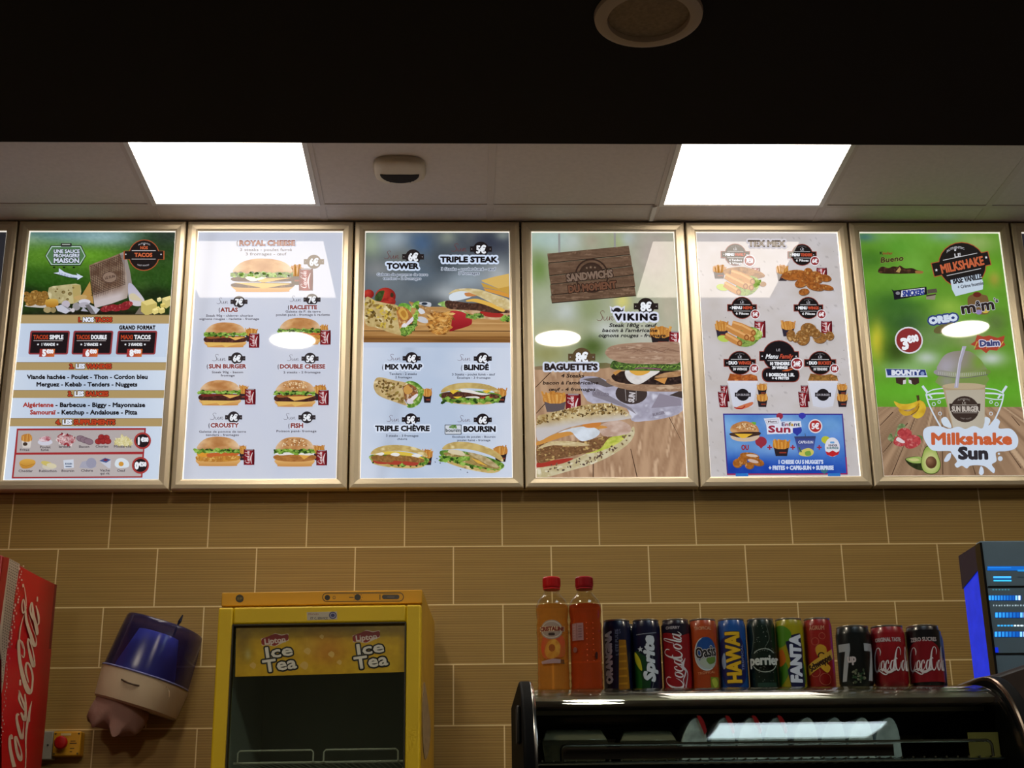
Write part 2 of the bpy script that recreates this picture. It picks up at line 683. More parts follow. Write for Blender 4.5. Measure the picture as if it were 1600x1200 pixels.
SUN = [
    [(.62, .80, .03), (.60, .97, .05), (.40, 1.0, .05), (.28, .82, .05), (.38, .58, .07), (.46, .30, .08), (.34, .04, .06), (.06, .0, .05), (-.06, .14, .03)],
    [(.60, .40, .05), (.58, .12, .06), (.68, .02, .05), (.82, .2, .04), (.90, .42, .06), (.86, .1, .06), (.95, .02, .04), (1.06, .24, .03)],
    [(1.06, .24, .03), (1.14, .42, .05), (1.08, .02, .06), (1.2, .3, .04), (1.34, .42, .05), (1.30, .1, .06), (1.38, .02, .04), (1.5, .14, .02)],
]


def pen(art, strokes, M, col, k=1.0, n=5):
    """strokes through an affine map M(x, y) -> (x, y); widths scaled by the map"""
    o, ex, ey = np.array(M(0, 0)), np.array(M(1, 0)), np.array(M(0, 1))
    w = math.sqrt(abs(np.cross(ex - o, ey - o))) * k
    for st in strokes:
        art.stroke([(*M(x, y), s * w) for x, y, s in st], None, col, n=n)


def cola(art, x0, y0, x1, y1, col, k=1.0, n=4):
    pen(art, LOGO, lambda x, y: (x0 + x / 3.4 * (x1 - x0), y1 - y * (y1 - y0)), col, k, n)


def cola_up(art, x0, y0, x1, y1, col, k=1.0, n=4):
    """reads upwards: starts at y1, letters' tops point left"""
    pen(art, LOGO, lambda x, y: (x1 - y * (x1 - x0), y1 - x / 3.4 * (y1 - y0)), col, k, n)


def sun(art, x0, y0, x1, y1, col=(60, 48, 56)):
    pen(art, SUN, lambda x, y: (x0 + (x + .06) / 1.56 * (x1 - x0), y1 - y * (y1 - y0)), col, .8)
# ================================================================ the room
Z0, TW_, TH_ = 2.1015, 0.33333, 0.19893      # a tile joint line, tile width, tile height
CEIL, BULK, BULK_Y = 3.303, 2.60, -1.925


def tile_material():
    m = bpy.data.materials.new('beige_ribbed_tiles')
    m.use_nodes = True
    nt = m.node_tree
    N, Lk = nt.nodes.new, nt.links.new
    b = nt.nodes['Principled BSDF']
    tc = N('ShaderNodeTexCoord')
    sp = N('ShaderNodeSeparateXYZ')
    Lk(tc.outputs['Object'], sp.inputs[0])

    def M(op, a, c=None, d=None):
        n = N('ShaderNodeMath')
        n.operation = op
        for k, v in enumerate((a, c, d)):
            if v is None: continue
            if isinstance(v, (int, float)): n.inputs[k].default_value = v
            else: Lk(v, n.inputs[k])
        return n.outputs[0]
    zz = M('DIVIDE', M('SUBTRACT', sp.outputs['Z'], Z0), TH_)
    row = M('FLOOR', zz)
    fz = M('FRACT', zz)
    odd = M('FLOORED_MODULO', row, 2.0)
    xx = M('ADD', M('DIVIDE', sp.outputs['X'], TW_), M('MULTIPLY', odd, 0.5))
    fx = M('FRACT', xx)
    dx = M('MULTIPLY', M('MINIMUM', fx, M('SUBTRACT', 1.0, fx)), TW_)
    dz = M('MULTIPLY', M('MINIMUM', fz, M('SUBTRACT', 1.0, fz)), TH_)
    joint = M('LESS_THAN', M('MINIMUM', dx, dz), 0.0021)
    # horizontal ribs, irregular
    mp = N('ShaderNodeMapping')
    mp.inputs['Scale'].default_value = (1.2, 1.0, 105.0)
    Lk(tc.outputs['Object'], mp.inputs['Vector'])
    nz = N('ShaderNodeTexNoise')
    nz.inputs['Scale'].default_value = 1.6
    nz.inputs['Detail'].default_value = 3
    Lk(mp.outputs[0], nz.inputs['Vector'])
    wob = M('SINE', M('ADD', M('MULTIPLY', sp.outputs['Z'], 2 * math.pi / 0.0083), M('MULTIPLY', nz.outputs['Fac'], 5.0)))
    rib = M('ADD', M('MULTIPLY', wob, 0.22), nz.outputs['Fac'])
    cell = N('ShaderNodeTexWhiteNoise')
    cb = N('ShaderNodeCombineXYZ')
    Lk(M('FLOOR', xx), cb.inputs[0])
    Lk(row, cb.inputs[1])
    Lk(cb.outputs[0], cell.inputs['Vector'])
    t = M('ADD', rib, M('MULTIPLY', cell.outputs['Value'], 0.12))
    rmp = N('ShaderNodeValToRGB')
    rmp.color_ramp.elements[0].position, rmp.color_ramp.elements[0].color = 0.2, rgba((136, 107, 49))
    rmp.color_ramp.elements[1].position, rmp.color_ramp.elements[1].color = 0.85, rgba((163, 132, 67))
    Lk(t, rmp.inputs[0])
    mx = N('ShaderNodeMix')
    mx.data_type = 'RGBA'
    Lk(joint, mx.inputs['Factor'])
    Lk(rmp.outputs[0], mx.inputs[6])
    mx.inputs[7].default_value = rgba((222, 200, 146))
    Lk(mx.outputs[2], b.inputs['Base Color'])
    bp = N('ShaderNodeBump')
    bp.inputs['Strength'].default_value = 0.25
    bp.inputs['Distance'].default_value = 0.001
    Lk(M('SUBTRACT', rib, M('MULTIPLY', joint, 1.5)), bp.inputs['Height'])
    Lk(bp.outputs[0], b.inputs['Normal'])
    b.inputs['Roughness'].default_value = 0.55
    return m


m_ceil = mat('white_ceiling_tile', (214, 206, 200), 0.85, noise=0.04, nscale=60)
m_bulk = mat('black_matt_paint', (24, 20, 18), 0.9, noise=0.1, nscale=4)
m_tile = tile_material()
m_floor = mat('grey_floor_tiles', (120, 112, 104), 0.45, noise=0.15, nscale=3)
m_plain = mat('warm_plaster', (120, 100, 76), 0.8, noise=0.08, nscale=5)


def structure(name, mb, m, **k):
    return tag(mb.build(name, m, **k), kind='structure')


structure('wall_back', MB().box(-3.2, 3.2, 0, 0.12, 0, 3.6), m_tile)
structure('wall_left', MB().box(-3.32, -3.2, -6.5, 0.12, 0, 3.6), m_plain)
structure('wall_right', MB().box(3.2, 3.32, -6.5, 0.12, 0, 3.6), m_plain)
structure('floor', MB().box(-3.32, 3.32, -6.5, 0.12, -0.1, 0), m_floor)
structure('ceiling', MB().box(-3.2, 3.2, BULK_Y + 0.02, 0, CEIL, CEIL + 0.1), m_ceil)
structure('ceiling_bulkhead', MB().box(-3.2, 3.2, -6.5, BULK_Y, BULK, CEIL + 0.1), m_bulk)
g = MB()
for k in range(-5, 6): g.box(-0.034 + 0.6 * k - 0.012, -0.034 + 0.6 * k + 0.012, BULK_Y + 0.02, -0.001, CEIL - 0.0025, CEIL)
for y in (-0.17, -0.77, -1.37): g.box(-3.2, 3.2, y - 0.012, y + 0.012, CEIL - 0.0028, CEIL)
structure('trim_1', g, mat('white_ceiling_bars', (206, 196, 188), 0.6), bevel=0.0006, seg=1)

# lamps of the room: two flush light panels, three round downlights beyond the bulkhead
m_led = mat('led_diffuser', (250, 250, 250), 0.4, emit=(255, 241, 224), es=LED_POWER)
m_spot = mat('lamp_glow', (255, 250, 240), 0.4, emit=(255, 244, 224), es=SPOT_POWER)
m_white = mat('white_enamel', (225, 222, 216), 0.35)
for x, w in ((-0.934, 'left'), (0.866, 'right')):
    t = thing('ceiling_light_panel', 'square white light panel flush in the ceiling, %s of the two' % ('left, above the burger menu' if w == 'left' else 'right, above the tex mex menu'), 'ceiling light', (x, -0.47, CEIL), group='square light panels in the white ceiling')
    fr = MB()
    for a in ((-.296, .296, -.296, -.279), (-.296, .296, .279, .296), (-.296, -.279, -.279, .279), (.279, .296, -.279, .279)): fr.box(*a, -0.006, -0.0005)
    fr.build('frame', m_white, t)
    MB().box(-.279, .279, -.279, .279, -0.004, -0.001).build('diffuser', m_led, t)
for x, y, n in ((-0.887, -1.233, 'left'), (0.29, -1.213, 'middle'), (2.087, -1.10, 'right')):
    t = thing('round_downlight', 'round ceiling downlight whose glare shows on the %s' % {'left': 'burger menu', 'middle': 'wooden-sign sandwich menu', 'right': 'milkshake menu'}[n], 'ceiling light', (x, y, CEIL), group='round downlights behind the black bulkhead')
    MB().lathe([(.1, -.001), (.118, -.001), (.118, -.008), (.1005, -.012), (.1005, -.001)], 40, cap=False).build('trim_ring', m_white, t, smooth=True)
    MB().lathe([(.0001, -.006), (.1, -.006), (.1, -.002)], 40).build('lamp', m_spot, t)

# bulkhead lamps out of view: a light panel, and downlights added as fill
t = thing('hall_light_panel', 'square cool white light panel in the black bulkhead above the customer side', 'ceiling light', (.752, -2.9, BULK))
fr = MB()
for a in ((-.235, .235, -.29, -.275), (-.235, .235, .275, .29), (-.235, -.22, -.275, .275), (.22, .235, -.275, .275)): fr.box(*a, -0.006, -0.0005)
fr.build('frame', m_white, t)
MB().box(-.22, .22, -.275, .275, -0.004, -0.001).build('diffuser', mat('cool_led_diffuser', (240, 248, 250), 0.4, emit=(226, 246, 255), es=HALL_LED), t)
m_fill = mat('fill_glow', (255, 250, 240), 0.4, emit=(255, 240, 214), es=FILL_SPOT)
for x, n in ((-1.7, 'in front of the red cooler'), (-.62, 'in front of the yellow fridge'), (1.75, 'in front of the till')):  # unseen downlights added to brighten cooler, fridge and till from the front
    t = thing('fill_downlight', 'added unseen fill downlight in the black bulkhead ' + n, 'ceiling light', (x, -2.75, BULK), group='added unseen fill downlights in the black bulkhead')
    MB().lathe([(.09, -.001), (.106, -.001), (.106, -.007), (.0905, -.010), (.0905, -.001)], 40, cap=False).build('trim_ring', m_white, t, smooth=True)
    MB().lathe([(.0001, -.005), (.09, -.005), (.09, -.002)], 40).build('lamp', m_fill, t)

# round loudspeaker in the black bulkhead
c = at(1013, 22, 2, BULK)
t = thing('ceiling_loudspeaker', 'round pale loudspeaker recessed in the black ceiling bulkhead', 'loudspeaker', (c.x, c.y, BULK))
MB().lathe([(.079, -.0005), (.079, -.012), (.092, -.013), (.103, -.009), (.1045, -.0005)], 48, cap=False).build('rim', mat('cream_plastic', (196, 176, 152), 0.5), t, smooth=True)
MB().lathe([(.0001, -.003), (.06, -.0025), (.079, -.001)], 40).build('grille', mat('perforated_grille', (150, 128, 100), 0.6, noise=0.2, nscale=120), t)

# alarm sounder on the white ceiling
c = at(624.5, 262, 2, CEIL)
t = thing('ceiling_alarm_sounder', 'small white rounded sounder with dark slotted grille on the white ceiling', 'alarm sounder', (c.x, c.y, CEIL))
b = MB()
pts0 = [(.088 * math.copysign(abs(math.cos(a)) ** .6, math.cos(a)), .088 * math.copysign(abs(math.sin(a)) ** .6, math.sin(a))) for a in [2 * math.pi * k / 40 for k in range(40)]]
rings = [(1.0, 0), (1.0, -.006), (.97, -.014), (.88, -.021), (.5, -.023)]
vs = [(x * s, y * s, z - .0005) for s, z in rings for x, y in pts0]
fs = [(i * 40 + k, i * 40 + (k + 1) % 40, i * 40 + 40 + (k + 1) % 40, i * 40 + 40 + k) for i in range(4) for k in range(40)] + [tuple(160 + k for k in range(40))]
b.add(vs, fs).build('housing', mat('ivory_plastic', (206, 192, 168), 0.45), t, smooth=True)
hg = [(.066 * math.cos(math.pi * k / 24), .005 + .062 * math.sin(math.pi * k / 24)) for k in range(25)]
MB().prism(hg, 2, -.0245, -.018).build('grille', mat('dark_grille', (26, 18, 14), 0.7), t)
b = MB()
for k in range(6):
    y = .012 + .009 * k
    w = .064 * math.sqrt(max(0, 1 - ((y - .005) / .063) ** 2))
    b.box(-w, w, y - .0012, y + .0012, -.0258, -.0246)
b.build('slats', mat('brown_slats', (58, 44, 34), 0.6), t)
c = at(1020, 331, 2, CEIL)
tag(MB().prism([(c.x - .008, c.y - .055), (c.x + .008, c.y - .055), (c.x + .008, c.y + .055), (c.x - .008, c.y + .055)], 2, CEIL - .012, CEIL - .003).build('ceiling_clip', m_white, bevel=.001), 'short white strip loose under the ceiling edge above the wooden-sign menu', 'ceiling strip')
# ================================================================ artwork of the menu posters
BLACK, WHITE = (22, 17, 20), (236, 240, 248)
RED, TAN, PAPER = (192, 62, 28), (178, 150, 96), (189, 205, 229)
FRY = [(205, 140, 55), (222, 165, 80), (180, 112, 40), (196, 128, 48)]
GREENS = [(70, 110, 30), (120, 165, 50), (150, 190, 80), (40, 70, 25)]


def star(A, cx, cy, r, col):
    A.poly([(cx + (r if k % 2 == 0 else r * .42) * math.sin(math.pi * k / 5), cy - (r if k % 2 == 0 else r * .42) * math.cos(math.pi * k / 5)) for k in range(10)], col)


def fries(A, x0, y0, x1, y1, box=(52, 40, 46), mark=(150, 60, 40), top=.5, n=16):
    w, h = x1 - x0, y1 - y0
    R = A.rng
    A.blob([(x0 + .04 * w, y0 + .2 * h), (x0 + .5 * w, y0 + .06 * h), (x1 - .04 * w, y0 + .2 * h), (x1 - .12 * w, y0 + .62 * h), (x0 + .12 * w, y0 + .62 * h)], (190, 122, 48))
    V, C, F = [], [], []
    for i in range(n):
        t = (i + .5) / n
        bx, by = x0 + (.14 + .72 * t) * w, y0 + (top + .12) * h
        tx, ty = x0 + (.0 + 1.0 * t) * w + R.uniform(-.08, .08) * w, y0 + R.uniform(0, .22) * h
        s = .045 * w
        k = len(V)
        V += [(bx - s, by), (bx + s, by), (tx + s, ty), (tx - s, ty)]
        C += [FRY[i % 4]] * 4
        F.append((k, k + 1, k + 2, k + 3))
    A._put(V, C, F)
    A.poly([(x0 + .06 * w, y0 + top * h), (x0 + .3 * w, y0 + (top + .1) * h), (x1 - .3 * w, y0 + (top + .1) * h), (x1 - .06 * w, y0 + top * h), (x1 - .16 * w, y1), (x0 + .16 * w, y1)], box)
    if mark: A.rect(x0 + .38 * w, y0 + .76 * h, x1 - .2 * w, y0 + .84 * h, mark)


def soda(A, x0, y0, x1, y1, tilt=0):
    w, h = x1 - x0, y1 - y0
    A.blob([(x0 + .12 * w + tilt, y0), (x1 - .12 * w + tilt, y0), (x1 + tilt * .8, y0 + .1 * h), (x1 - tilt * .6, y1 - .08 * h), (x1 - .1 * w - tilt, y1), (x0 + .1 * w - tilt, y1), (x0 - tilt * .6, y1 - .08 * h), (x0 + tilt * .8, y0 + .1 * h)], fn=hgrad((110, 20, 30), (168, 36, 44), (84, 14, 24), x0, x1), n=3, step=w / 6)
    A.rr(x0 + .14 * w + tilt, y0 - .01 * h, x1 - .14 * w + tilt, y0 + .06 * h, .02 * h, (150, 140, 146))
    cola_up(A, x0 + .10 * w + tilt * .3, y0 + .1 * h, x0 + .52 * w + tilt * .3, y0 + .9 * h, (232, 214, 218), 1.1, 3)
    A.stroke([(x0 + .82 * w, y0 + .2 * h, .04 * w), (x0 + .66 * w, y0 + .55 * h, .12 * w), (x0 + .74 * w, y0 + .93 * h, .03 * w)], None, (226, 206, 210))


def ruffle(A, x0, x1, yc, h, seed=0, cols=GREENS):
    n = max(10, int((x1 - x0) / (h * .55)))
    R = random.Random(seed)
    top = [(x0 + (x1 - x0) * i / n, yc - h * R.uniform(.2, .6)) for i in range(n + 1)]
    bot = [(x0 + (x1 - x0) * i / n, yc + h * R.uniform(.25, .7)) for i in range(n, -1, -1)]
    A.tex(top + bot, speck(cols[0], cols[1], h * .5, h * .4, seed, cols[2]))
    A.scatter(top + bot, n * 2, h * .22, [cols[2], cols[3], cols[1]], 1.8, (-30, 30))


def burger(A, x0, y0, x1, y1, kind='beef', seeds=False, s=1):
    w, h = x1 - x0, y1 - y0
    X = lambda t: x0 + t * w
    Y = lambda t: y0 + t * h
    def bun(x, y):
        c = speck((214, 162, 104), (188, 126, 68), w * .16, w * .08, s)(x, y)
        u, v = np.abs((np.asarray(x) - X(.5)) / w), (np.asarray(y) - Y(0)) / h
        c = mixc(c, np.broadcast_to(np.array((236, 218, 194.)), c.shape), .75 * np.clip((u - .24) * 3.4, 0, 1))
        c = mixc(c, np.broadcast_to(np.array((172, 108, 54.)), c.shape), .6 * np.clip(1 - ((u / .2) ** 2 + ((v - .22) / .2) ** 2), 0, 1))
        return mixc(c, np.broadcast_to(np.array((150, 96, 50.)), c.shape), .55 * np.clip((v - .34) * 7, 0, 1))
    A.blob([(X(.05), Y(.76)), (X(.95), Y(.76)), (X(.94), Y(.95)), (X(.86), Y(1.0)), (X(.14), Y(1.0)), (X(.06), Y(.95))], fn=vgrad((226, 176, 104), (204, 140, 66), Y(.78), Y(1)))
    if kind == 'fish':
        A.blob([(X(0), Y(.62)), (X(.5), Y(.6)), (X(1), Y(.62)), (X(.98), Y(.78)), (X(.5), Y(.84)), (X(.03), Y(.78))], fn=speck((188, 124, 58), (160, 96, 40), w * .08, w * .04, s))
        A.poly([(X(.6), Y(.6)), (X(.9), Y(.62)), (X(.74), Y(.76))], (226, 166, 66))
        A.blob([(X(.06), Y(.52)), (X(.94), Y(.52)), (X(.9), Y(.62)), (X(.5), Y(.6)), (X(.1), Y(.62))], (226, 224, 220))
    elif kind == 'crousty':
        A.blob([(X(.03), Y(.64)), (X(.5), Y(.62)), (X(.97), Y(.64)), (X(.95), Y(.8)), (X(.5), Y(.86)), (X(.05), Y(.82))], fn=speck((206, 142, 50), (168, 100, 32), w * .06, w * .05, s, (232, 182, 92)))
        A.blob([(X(.03), Y(.54)), (X(.3), Y(.54)), (X(.28), Y(.68)), (X(.05), Y(.66))], (224, 150, 40))
        A.blob([(X(.26), Y(.58)), (X(.6), Y(.54)), (X(.97), Y(.56)), (X(.9), Y(.64)), (X(.5), Y(.66)), (X(.28), Y(.7))], (202, 96, 40))
    elif kind == 'royal':
        for t in (.56, .74):
            A.blob([(X(.03), Y(t)), (X(.5), Y(t - .02)), (X(.97), Y(t)), (X(.97), Y(t + .12)), (X(.5), Y(t + .14)), (X(.04), Y(t + .12))], fn=speck((92, 58, 40), (62, 36, 26), w * .05, w * .03, s, (120, 80, 54)))
            A.poly([(X(.35), Y(t + .04)), (X(.98), Y(t + .02)), (X(.8), Y(t + .07)), (X(.5), Y(t + .17))], (228, 176, 84))
        A.poly([(X(.02), Y(.72)), (X(.96), Y(.75)), (X(.5), Y(.88))], (230, 182, 92))
        A.blob([(X(.2), Y(.5)), (X(.4), Y(.54)), (X(.62), Y(.5)), (X(.5), Y(.62)), (X(.34), Y(.68)), (X(.24), Y(.62))], (240, 230, 205))
        A.ell(X(.38), Y(.54), .06 * w, .03 * h, (240, 190, 80))
    else:
        A.blob([(X(.02), Y(.58)), (X(.5), Y(.56)), (X(.98), Y(.58)), (X(.97), Y(.78)), (X(.5), Y(.82)), (X(.03), Y(.8))], fn=speck((84, 42, 36), (50, 26, 24), w * .05, w * .03, s, (112, 62, 52)))
        A.blob([(X(.05), Y(.55)), (X(.4), Y(.54)), (X(.95), Y(.56)), (X(.9), Y(.64)), (X(.5), Y(.62)), (X(.1), Y(.66))], (122, 40, 36) if kind == 'bacon' else (150, 82, 40))
        A.poly([(X(.3), Y(.62)), (X(.98), Y(.6)), (X(.72), Y(.72)), (X(.48), Y(.78))] if kind == 'cheese' else [(X(.55), Y(.58)), (X(.98), Y(.6)), (X(.74), Y(.72))], (230, 174, 82))
        A.poly([(X(.05), Y(.8)), (X(.9), Y(.82)), (X(.5), Y(1.0)), (X(.42), Y(.9)), (X(.08), Y(.98))], (226, 180, 88))
    dome = [(X(.02), Y(.42)), (X(.05), Y(.26)), (X(.18), Y(.09)), (X(.36), Y(.01)), (X(.52), Y(0)), (X(.7), Y(.03)), (X(.86), Y(.12)), (X(.96), Y(.27)), (X(.98), Y(.42)), (X(.75), Y(.48)), (X(.5), Y(.5)), (X(.25), Y(.48))]
    A.blob(dome, fn=bun, n=3)
    if seeds: A.scatter([(X(.15), Y(.3)), (X(.3), Y(.06)), (X(.7), Y(.06)), (X(.88), Y(.3))], 70, .012 * w, [(238, 214, 172), (228, 198, 150), (150, 96, 54)], 1.6)
    ruffle(A, X(-.03), X(1.0), Y(.48), .15 * h, s)


def badge(A, cx, cy, r, t, col=(50, 44, 48), tc=WHITE, dots=True):
    A.rect(cx - 1.42 * r, cy - .36 * r, cx + 1.42 * r, cy + .36 * r, col)
    A.ell(cx, cy, r, r * .98, col)
    if dots:
        for d in (-1.2, 1.2): A.ell(cx + d * r, cy, .07 * r, .07 * r, (150, 140, 140), n=8)
    A.text(t, cx - .62 * r, cy - .42 * r, cx + .66 * r, cy + .52 * r, tc, bold=.07)


def plaque(A, cx, cy, r, lines, rim=(146, 62, 50)):
    """round black menu plaque with a name band"""
    for g, c in ((1.06, rim), (1.0, (24, 20, 22))):
        A.ell(cx, cy, r * g, r * g, c)
        A.rect(cx - 1.34 * r * g, cy - .28 * r - (g - 1) * r, cx + 1.34 * r * g, cy + .28 * r + (g - 1) * r, c)
    A.rect(cx - .78 * r, cy - .33 * r, cx + .78 * r, cy - .29 * r, (200, 200, 205))
    A.rect(cx - .78 * r, cy + .29 * r, cx + .78 * r, cy + .33 * r, (200, 200, 205))
    A.text('LE', cx - .18 * r, cy - .62 * r, cx + .18 * r, cy - .42 * r, (190, 190, 200), bold=.02)
    A.text('AUTHENTIC', cx - .42 * r, cy - .88 * r, cx + .42 * r, cy - .8 * r, (120, 115, 120), arc=.12 * r)
    star(A, cx, cy - .7 * r, .06 * r, (190, 190, 200))
    for d in (-1.12, 1.12): star(A, cx + d * r, cy, .07 * r, (210, 210, 215))
    A.text(lines[0], cx - .98 * r, cy - .13 * r, cx + .98 * r, cy + .13 * r, bold=.08)
    for k, t in enumerate(lines[1:]):
        A.text(t, cx - .62 * r, cy + (.44 + .3 * k) * r, cx + .62 * r, cy + (.64 + .3 * k) * r, (226, 226, 232), bold=.06)


def price_dot(A, cx, cy, r, t, ring=(226, 222, 230), fill=(150, 44, 46)):
    A.ell(cx, cy, r, r, ring)
    A.ell(cx, cy, r * .84, r * .84, fill)
    A.text(t, cx - .56 * r, cy - .36 * r, cx + .56 * r, cy + .38 * r, (236, 234, 240), bold=.07)


def menu_title(A, s, x0, y0, x1, y1, col=(146, 62, 56), tick=True):
    A.text(s, x0, y0, x1, y1, col, bold=.08, ol=(216, 220, 234), olw=.22)
    if tick:
        A.stroke([(x0 - .28 * (y1 - y0), y0, 5), (x0 - .42 * (y1 - y0), (y0 + y1) / 2, 6), (x0 - .3 * (y1 - y0), y1 + 8, 5)], None, (60, 50, 58))


def planks(A, band, y0, y1, c1, c2, vp=(700, -900), n=6):
    pass


class Poster(Art):
    def band(self, y0, y1, fn, ny=None, nx=None):
        """full-width strip between two heights of the current view"""
        (tl, tr, br, bl) = self.corner
        ox, oy, s = self.o
        def P(u, v):
            Y = oy + (y0 + (y1 - y0) * v) / s
            def side(a, b):
                return a[0] + (Y - a[1]) * (b[0] - a[0]) / (b[1] - a[1])
            x = side(tl, bl) * (1 - u) + side(tr, br) * u
            return (x - ox) * s, (Y - oy) * s
        if callable(fn): self.grid(P, nx or 70, ny or max(2, int(abs(y1 - y0) / s / 3)), fn)
        else: self.grid(P, 1, 1, lambda x, y: np.broadcast_to(np.asarray(fn, float), x.shape + (3,)))


def wood(c1, c2, seed=0, sx=400, sy=12):
    return lambda x, y: speck(c1, c2, sx, sy, seed)(x, y)


# ---------------------------------------------------------------- poster: tacos
def art_tacos(A):
    A.view(0, 340, 5.455)
    A.band(112, 838, blobs((44, 88, 18), [
        (500, 130, 900, 130, (118, 158, 168), 1), (300, 120, 500, 50, (72, 118, 120), .8), (900, 170, 300, 60, (150, 186, 196), .9), (200, 190, 120, 60, (160, 184, 150), .5),
        (640, 330, 480, 85, (104, 172, 28), 1), (300, 330, 260, 120, (86, 140, 30), .8), (900, 400, 300, 120, (84, 138, 26), .6), (1350, 260, 260, 190, (36, 62, 26), 1), (1420, 140, 170, 90, (44, 58, 52), .9),
        (1300, 560, 300, 200, (38, 78, 22), .8), (260, 560, 260, 120, (40, 92, 14), .7), (1200, 590, 60, 50, (70, 110, 40), .6), (600, 700, 500, 90, (18, 34, 10), .95), (200, 640, 120, 60, (14, 30, 8), .8), (1320, 660, 200, 70, (20, 34, 14), .9), (800, 850, 900, 90, (28, 20, 18), 1)], 26, 14), 130, 90)
    # hexagon sign
    hexa = [(356, 325), (405, 240), (658, 240), (702, 325), (655, 402), (405, 402)]
    A.poly([(528 + (x - 528) * 1.04, 322 + (y - 322) * 1.09) for x, y in hexa], (28, 40, 30))
    A.poly(hexa, (176, 206, 196))
    A.poly([(528 + (x - 528) * .95, 322 + (y - 322) * .9) for x, y in hexa], (78, 124, 74))
    A.rr(484, 214, 580, 246, 8, (40, 44, 40)); A.rect(496, 222, 566, 230, (170, 180, 170))
    for t, y0, y1 in (('UNE SAUCE', 270, 299), ('FROMAGÈRE', 309, 336), ('MAISON', 346, 384)):
        A.text(t, 424, y0, 650, y1, (214, 224, 244), bold=.06, ol=(24, 34, 30), olw=.14)
    for x in (430, 517, 602): A.ell(x, 424, 11, 7, (24, 34, 20))
    arrow = [(470, 436), (520, 470), (590, 492), (632, 496), (624, 480), (682, 508), (632, 538), (632, 520), (560, 514), (480, 492), (424, 478), (470, 470)]
    A.poly(arrow, (20, 40, 20))
    A.poly([(x + 2, y - 5) for x, y in arrow], (206, 218, 244))
    for k in range(12): A.stroke([(478 + k * 13, 466 + k * 4), (486 + k * 13, 494 + k * 3)], 3, (46, 70, 130))
    # plate of nuggets, cheeses
    A.blob([(180, 755), (260, 768), (370, 770), (380, 730), (300, 720)], (196, 190, 184))
    for i, (x, y, rx, ry) in enumerate([(225, 690, 55, 38), (300, 672, 60, 40), (350, 668, 40, 40), (240, 724, 55, 32), (320, 722, 60, 34), (200, 655, 30, 20), (262, 645, 36, 22)]):
        A.ell(x, y, rx, ry, rot=20 * (i % 3) - 20, fn=speck((164, 116, 44), (112, 74, 22), 14, 12, i, (196, 150, 72)))
    A.blob([(388, 600), (470, 582), (570, 570), (662, 575), (662, 690), (620, 735), (480, 735), (392, 690)], fn=speck((196, 184, 132), (166, 152, 100), 60, 60, 2, (214, 204, 156)), n=2)
    A.poly([(590, 574), (662, 576), (660, 690), (606, 735)], (182, 160, 92))
    for x, y, r in ((515, 638, 16), (573, 652, 18), (462, 612, 8), (448, 632, 9), (552, 700, 12), (482, 690, 8), (600, 600, 9), (560, 622, 7)): A.ell(x, y, r, r * .85, (104, 86, 42)); A.ell(x + 2, y + 2, r * .7, r * .6, (134, 114, 62))
    A.poly([(660, 690), (745, 545), (780, 740)], (186, 140, 66))
    A.blob([(362, 705), (440, 696), (470, 712), (466, 764), (370, 764)], fn=vgrad((214, 168, 66), (178, 118, 28), 700, 764), n=2)
    A.blob([(610, 680), (680, 660), (720, 672), (700, 700), (630, 704)], (196, 160, 96))
    for x, y, rx, ry, c in ((538, 742, 36, 32, (190, 182, 196)), (630, 762, 34, 34, (150, 146, 150)), (700, 722, 52, 24, (208, 206, 222)), (700, 748, 48, 24, (176, 172, 186)), (380, 790, 36, 26, (170, 150, 100)), (430, 792, 24, 24, (150, 132, 84)), (570, 790, 20, 16, (196, 190, 196)), (600, 794, 16, 18, (206, 200, 206))): A.ell(x, y, rx, ry, c)
    A.poly([(450, 760), (500, 746), (578, 800), (540, 824), (468, 800)], (196, 198, 214)); A.poly([(500, 746), (578, 800), (572, 778)], (140, 140, 150))
    A.poly([(705, 750), (745, 742), (835, 790), (800, 828), (760, 826)], (112, 108, 112)); A.poly([(740, 742), (835, 786), (800, 826)], (190, 192, 206))
    A.poly([(670, 800), (690, 768), (735, 806)], (170, 170, 186))
    # taco, grilled
    body = [(735, 408), (800, 380), (900, 345), (1030, 292), (1066, 360), (1092, 460), (1110, 565), (1078, 640), (1070, 688), (940, 735), (790, 775), (772, 660), (748, 520)]
    A.tex(body, lambda x, y: mixc(mixc(speck((150, 122, 98), (112, 82, 62), 40, 40, 3)(x, y), (196, 184, 186), (np.asarray(y) - 600 - (900 - np.asarray(x)) * .25) / 90), (166, 150, 140), (np.asarray(x) - 1000) / 70))
    A.poly([(1000, 305), (1030, 292), (1066, 360), (1092, 460), (1110, 565), (1078, 640), (1060, 470)], (150, 138, 134))
    for k in range(19):
        u = k / 18
        A.stroke([(744 + 12 * u, 420 + 250 * u, 5), (1014 + 40 * u, 318 + 250 * u, 4)], None, (66, 44, 36))
        A.stroke([(752 + 285 * u, 412 - 102 * u, 5), (775 + 270 * u, 690 - 60 * u - 60 * u * u, 2)], None, (70, 46, 36))
    A.ell(916, 510, 66, 50, (142, 116, 98)); A.ring(916, 510, 62, 47, 6, (84, 60, 50)); A.text('LE SUN', 872, 498, 964, 520, (76, 54, 46), bold=.04, rot=-12)
    A.blob([(1078, 572), (1108, 566), (1150, 610), (1212, 690), (1218, 720), (1190, 756), (1120, 750), (1085, 690)], fn=vgrad((176, 174, 200), (206, 200, 206), 570, 750)); A.blob([(1090, 660), (1130, 650), (1180, 690), (1205, 716), (1150, 712), (1100, 700)], (206, 194, 160))
    for x, y in ((890, 782), (940, 772), (985, 776), (1030, 764), (1070, 744), (1046, 768)):
        A.ell(x, y, 52, 27, rot=-10, fn=speck((158, 36, 44), (120, 20, 30), 12, 10, x, (196, 90, 84)))
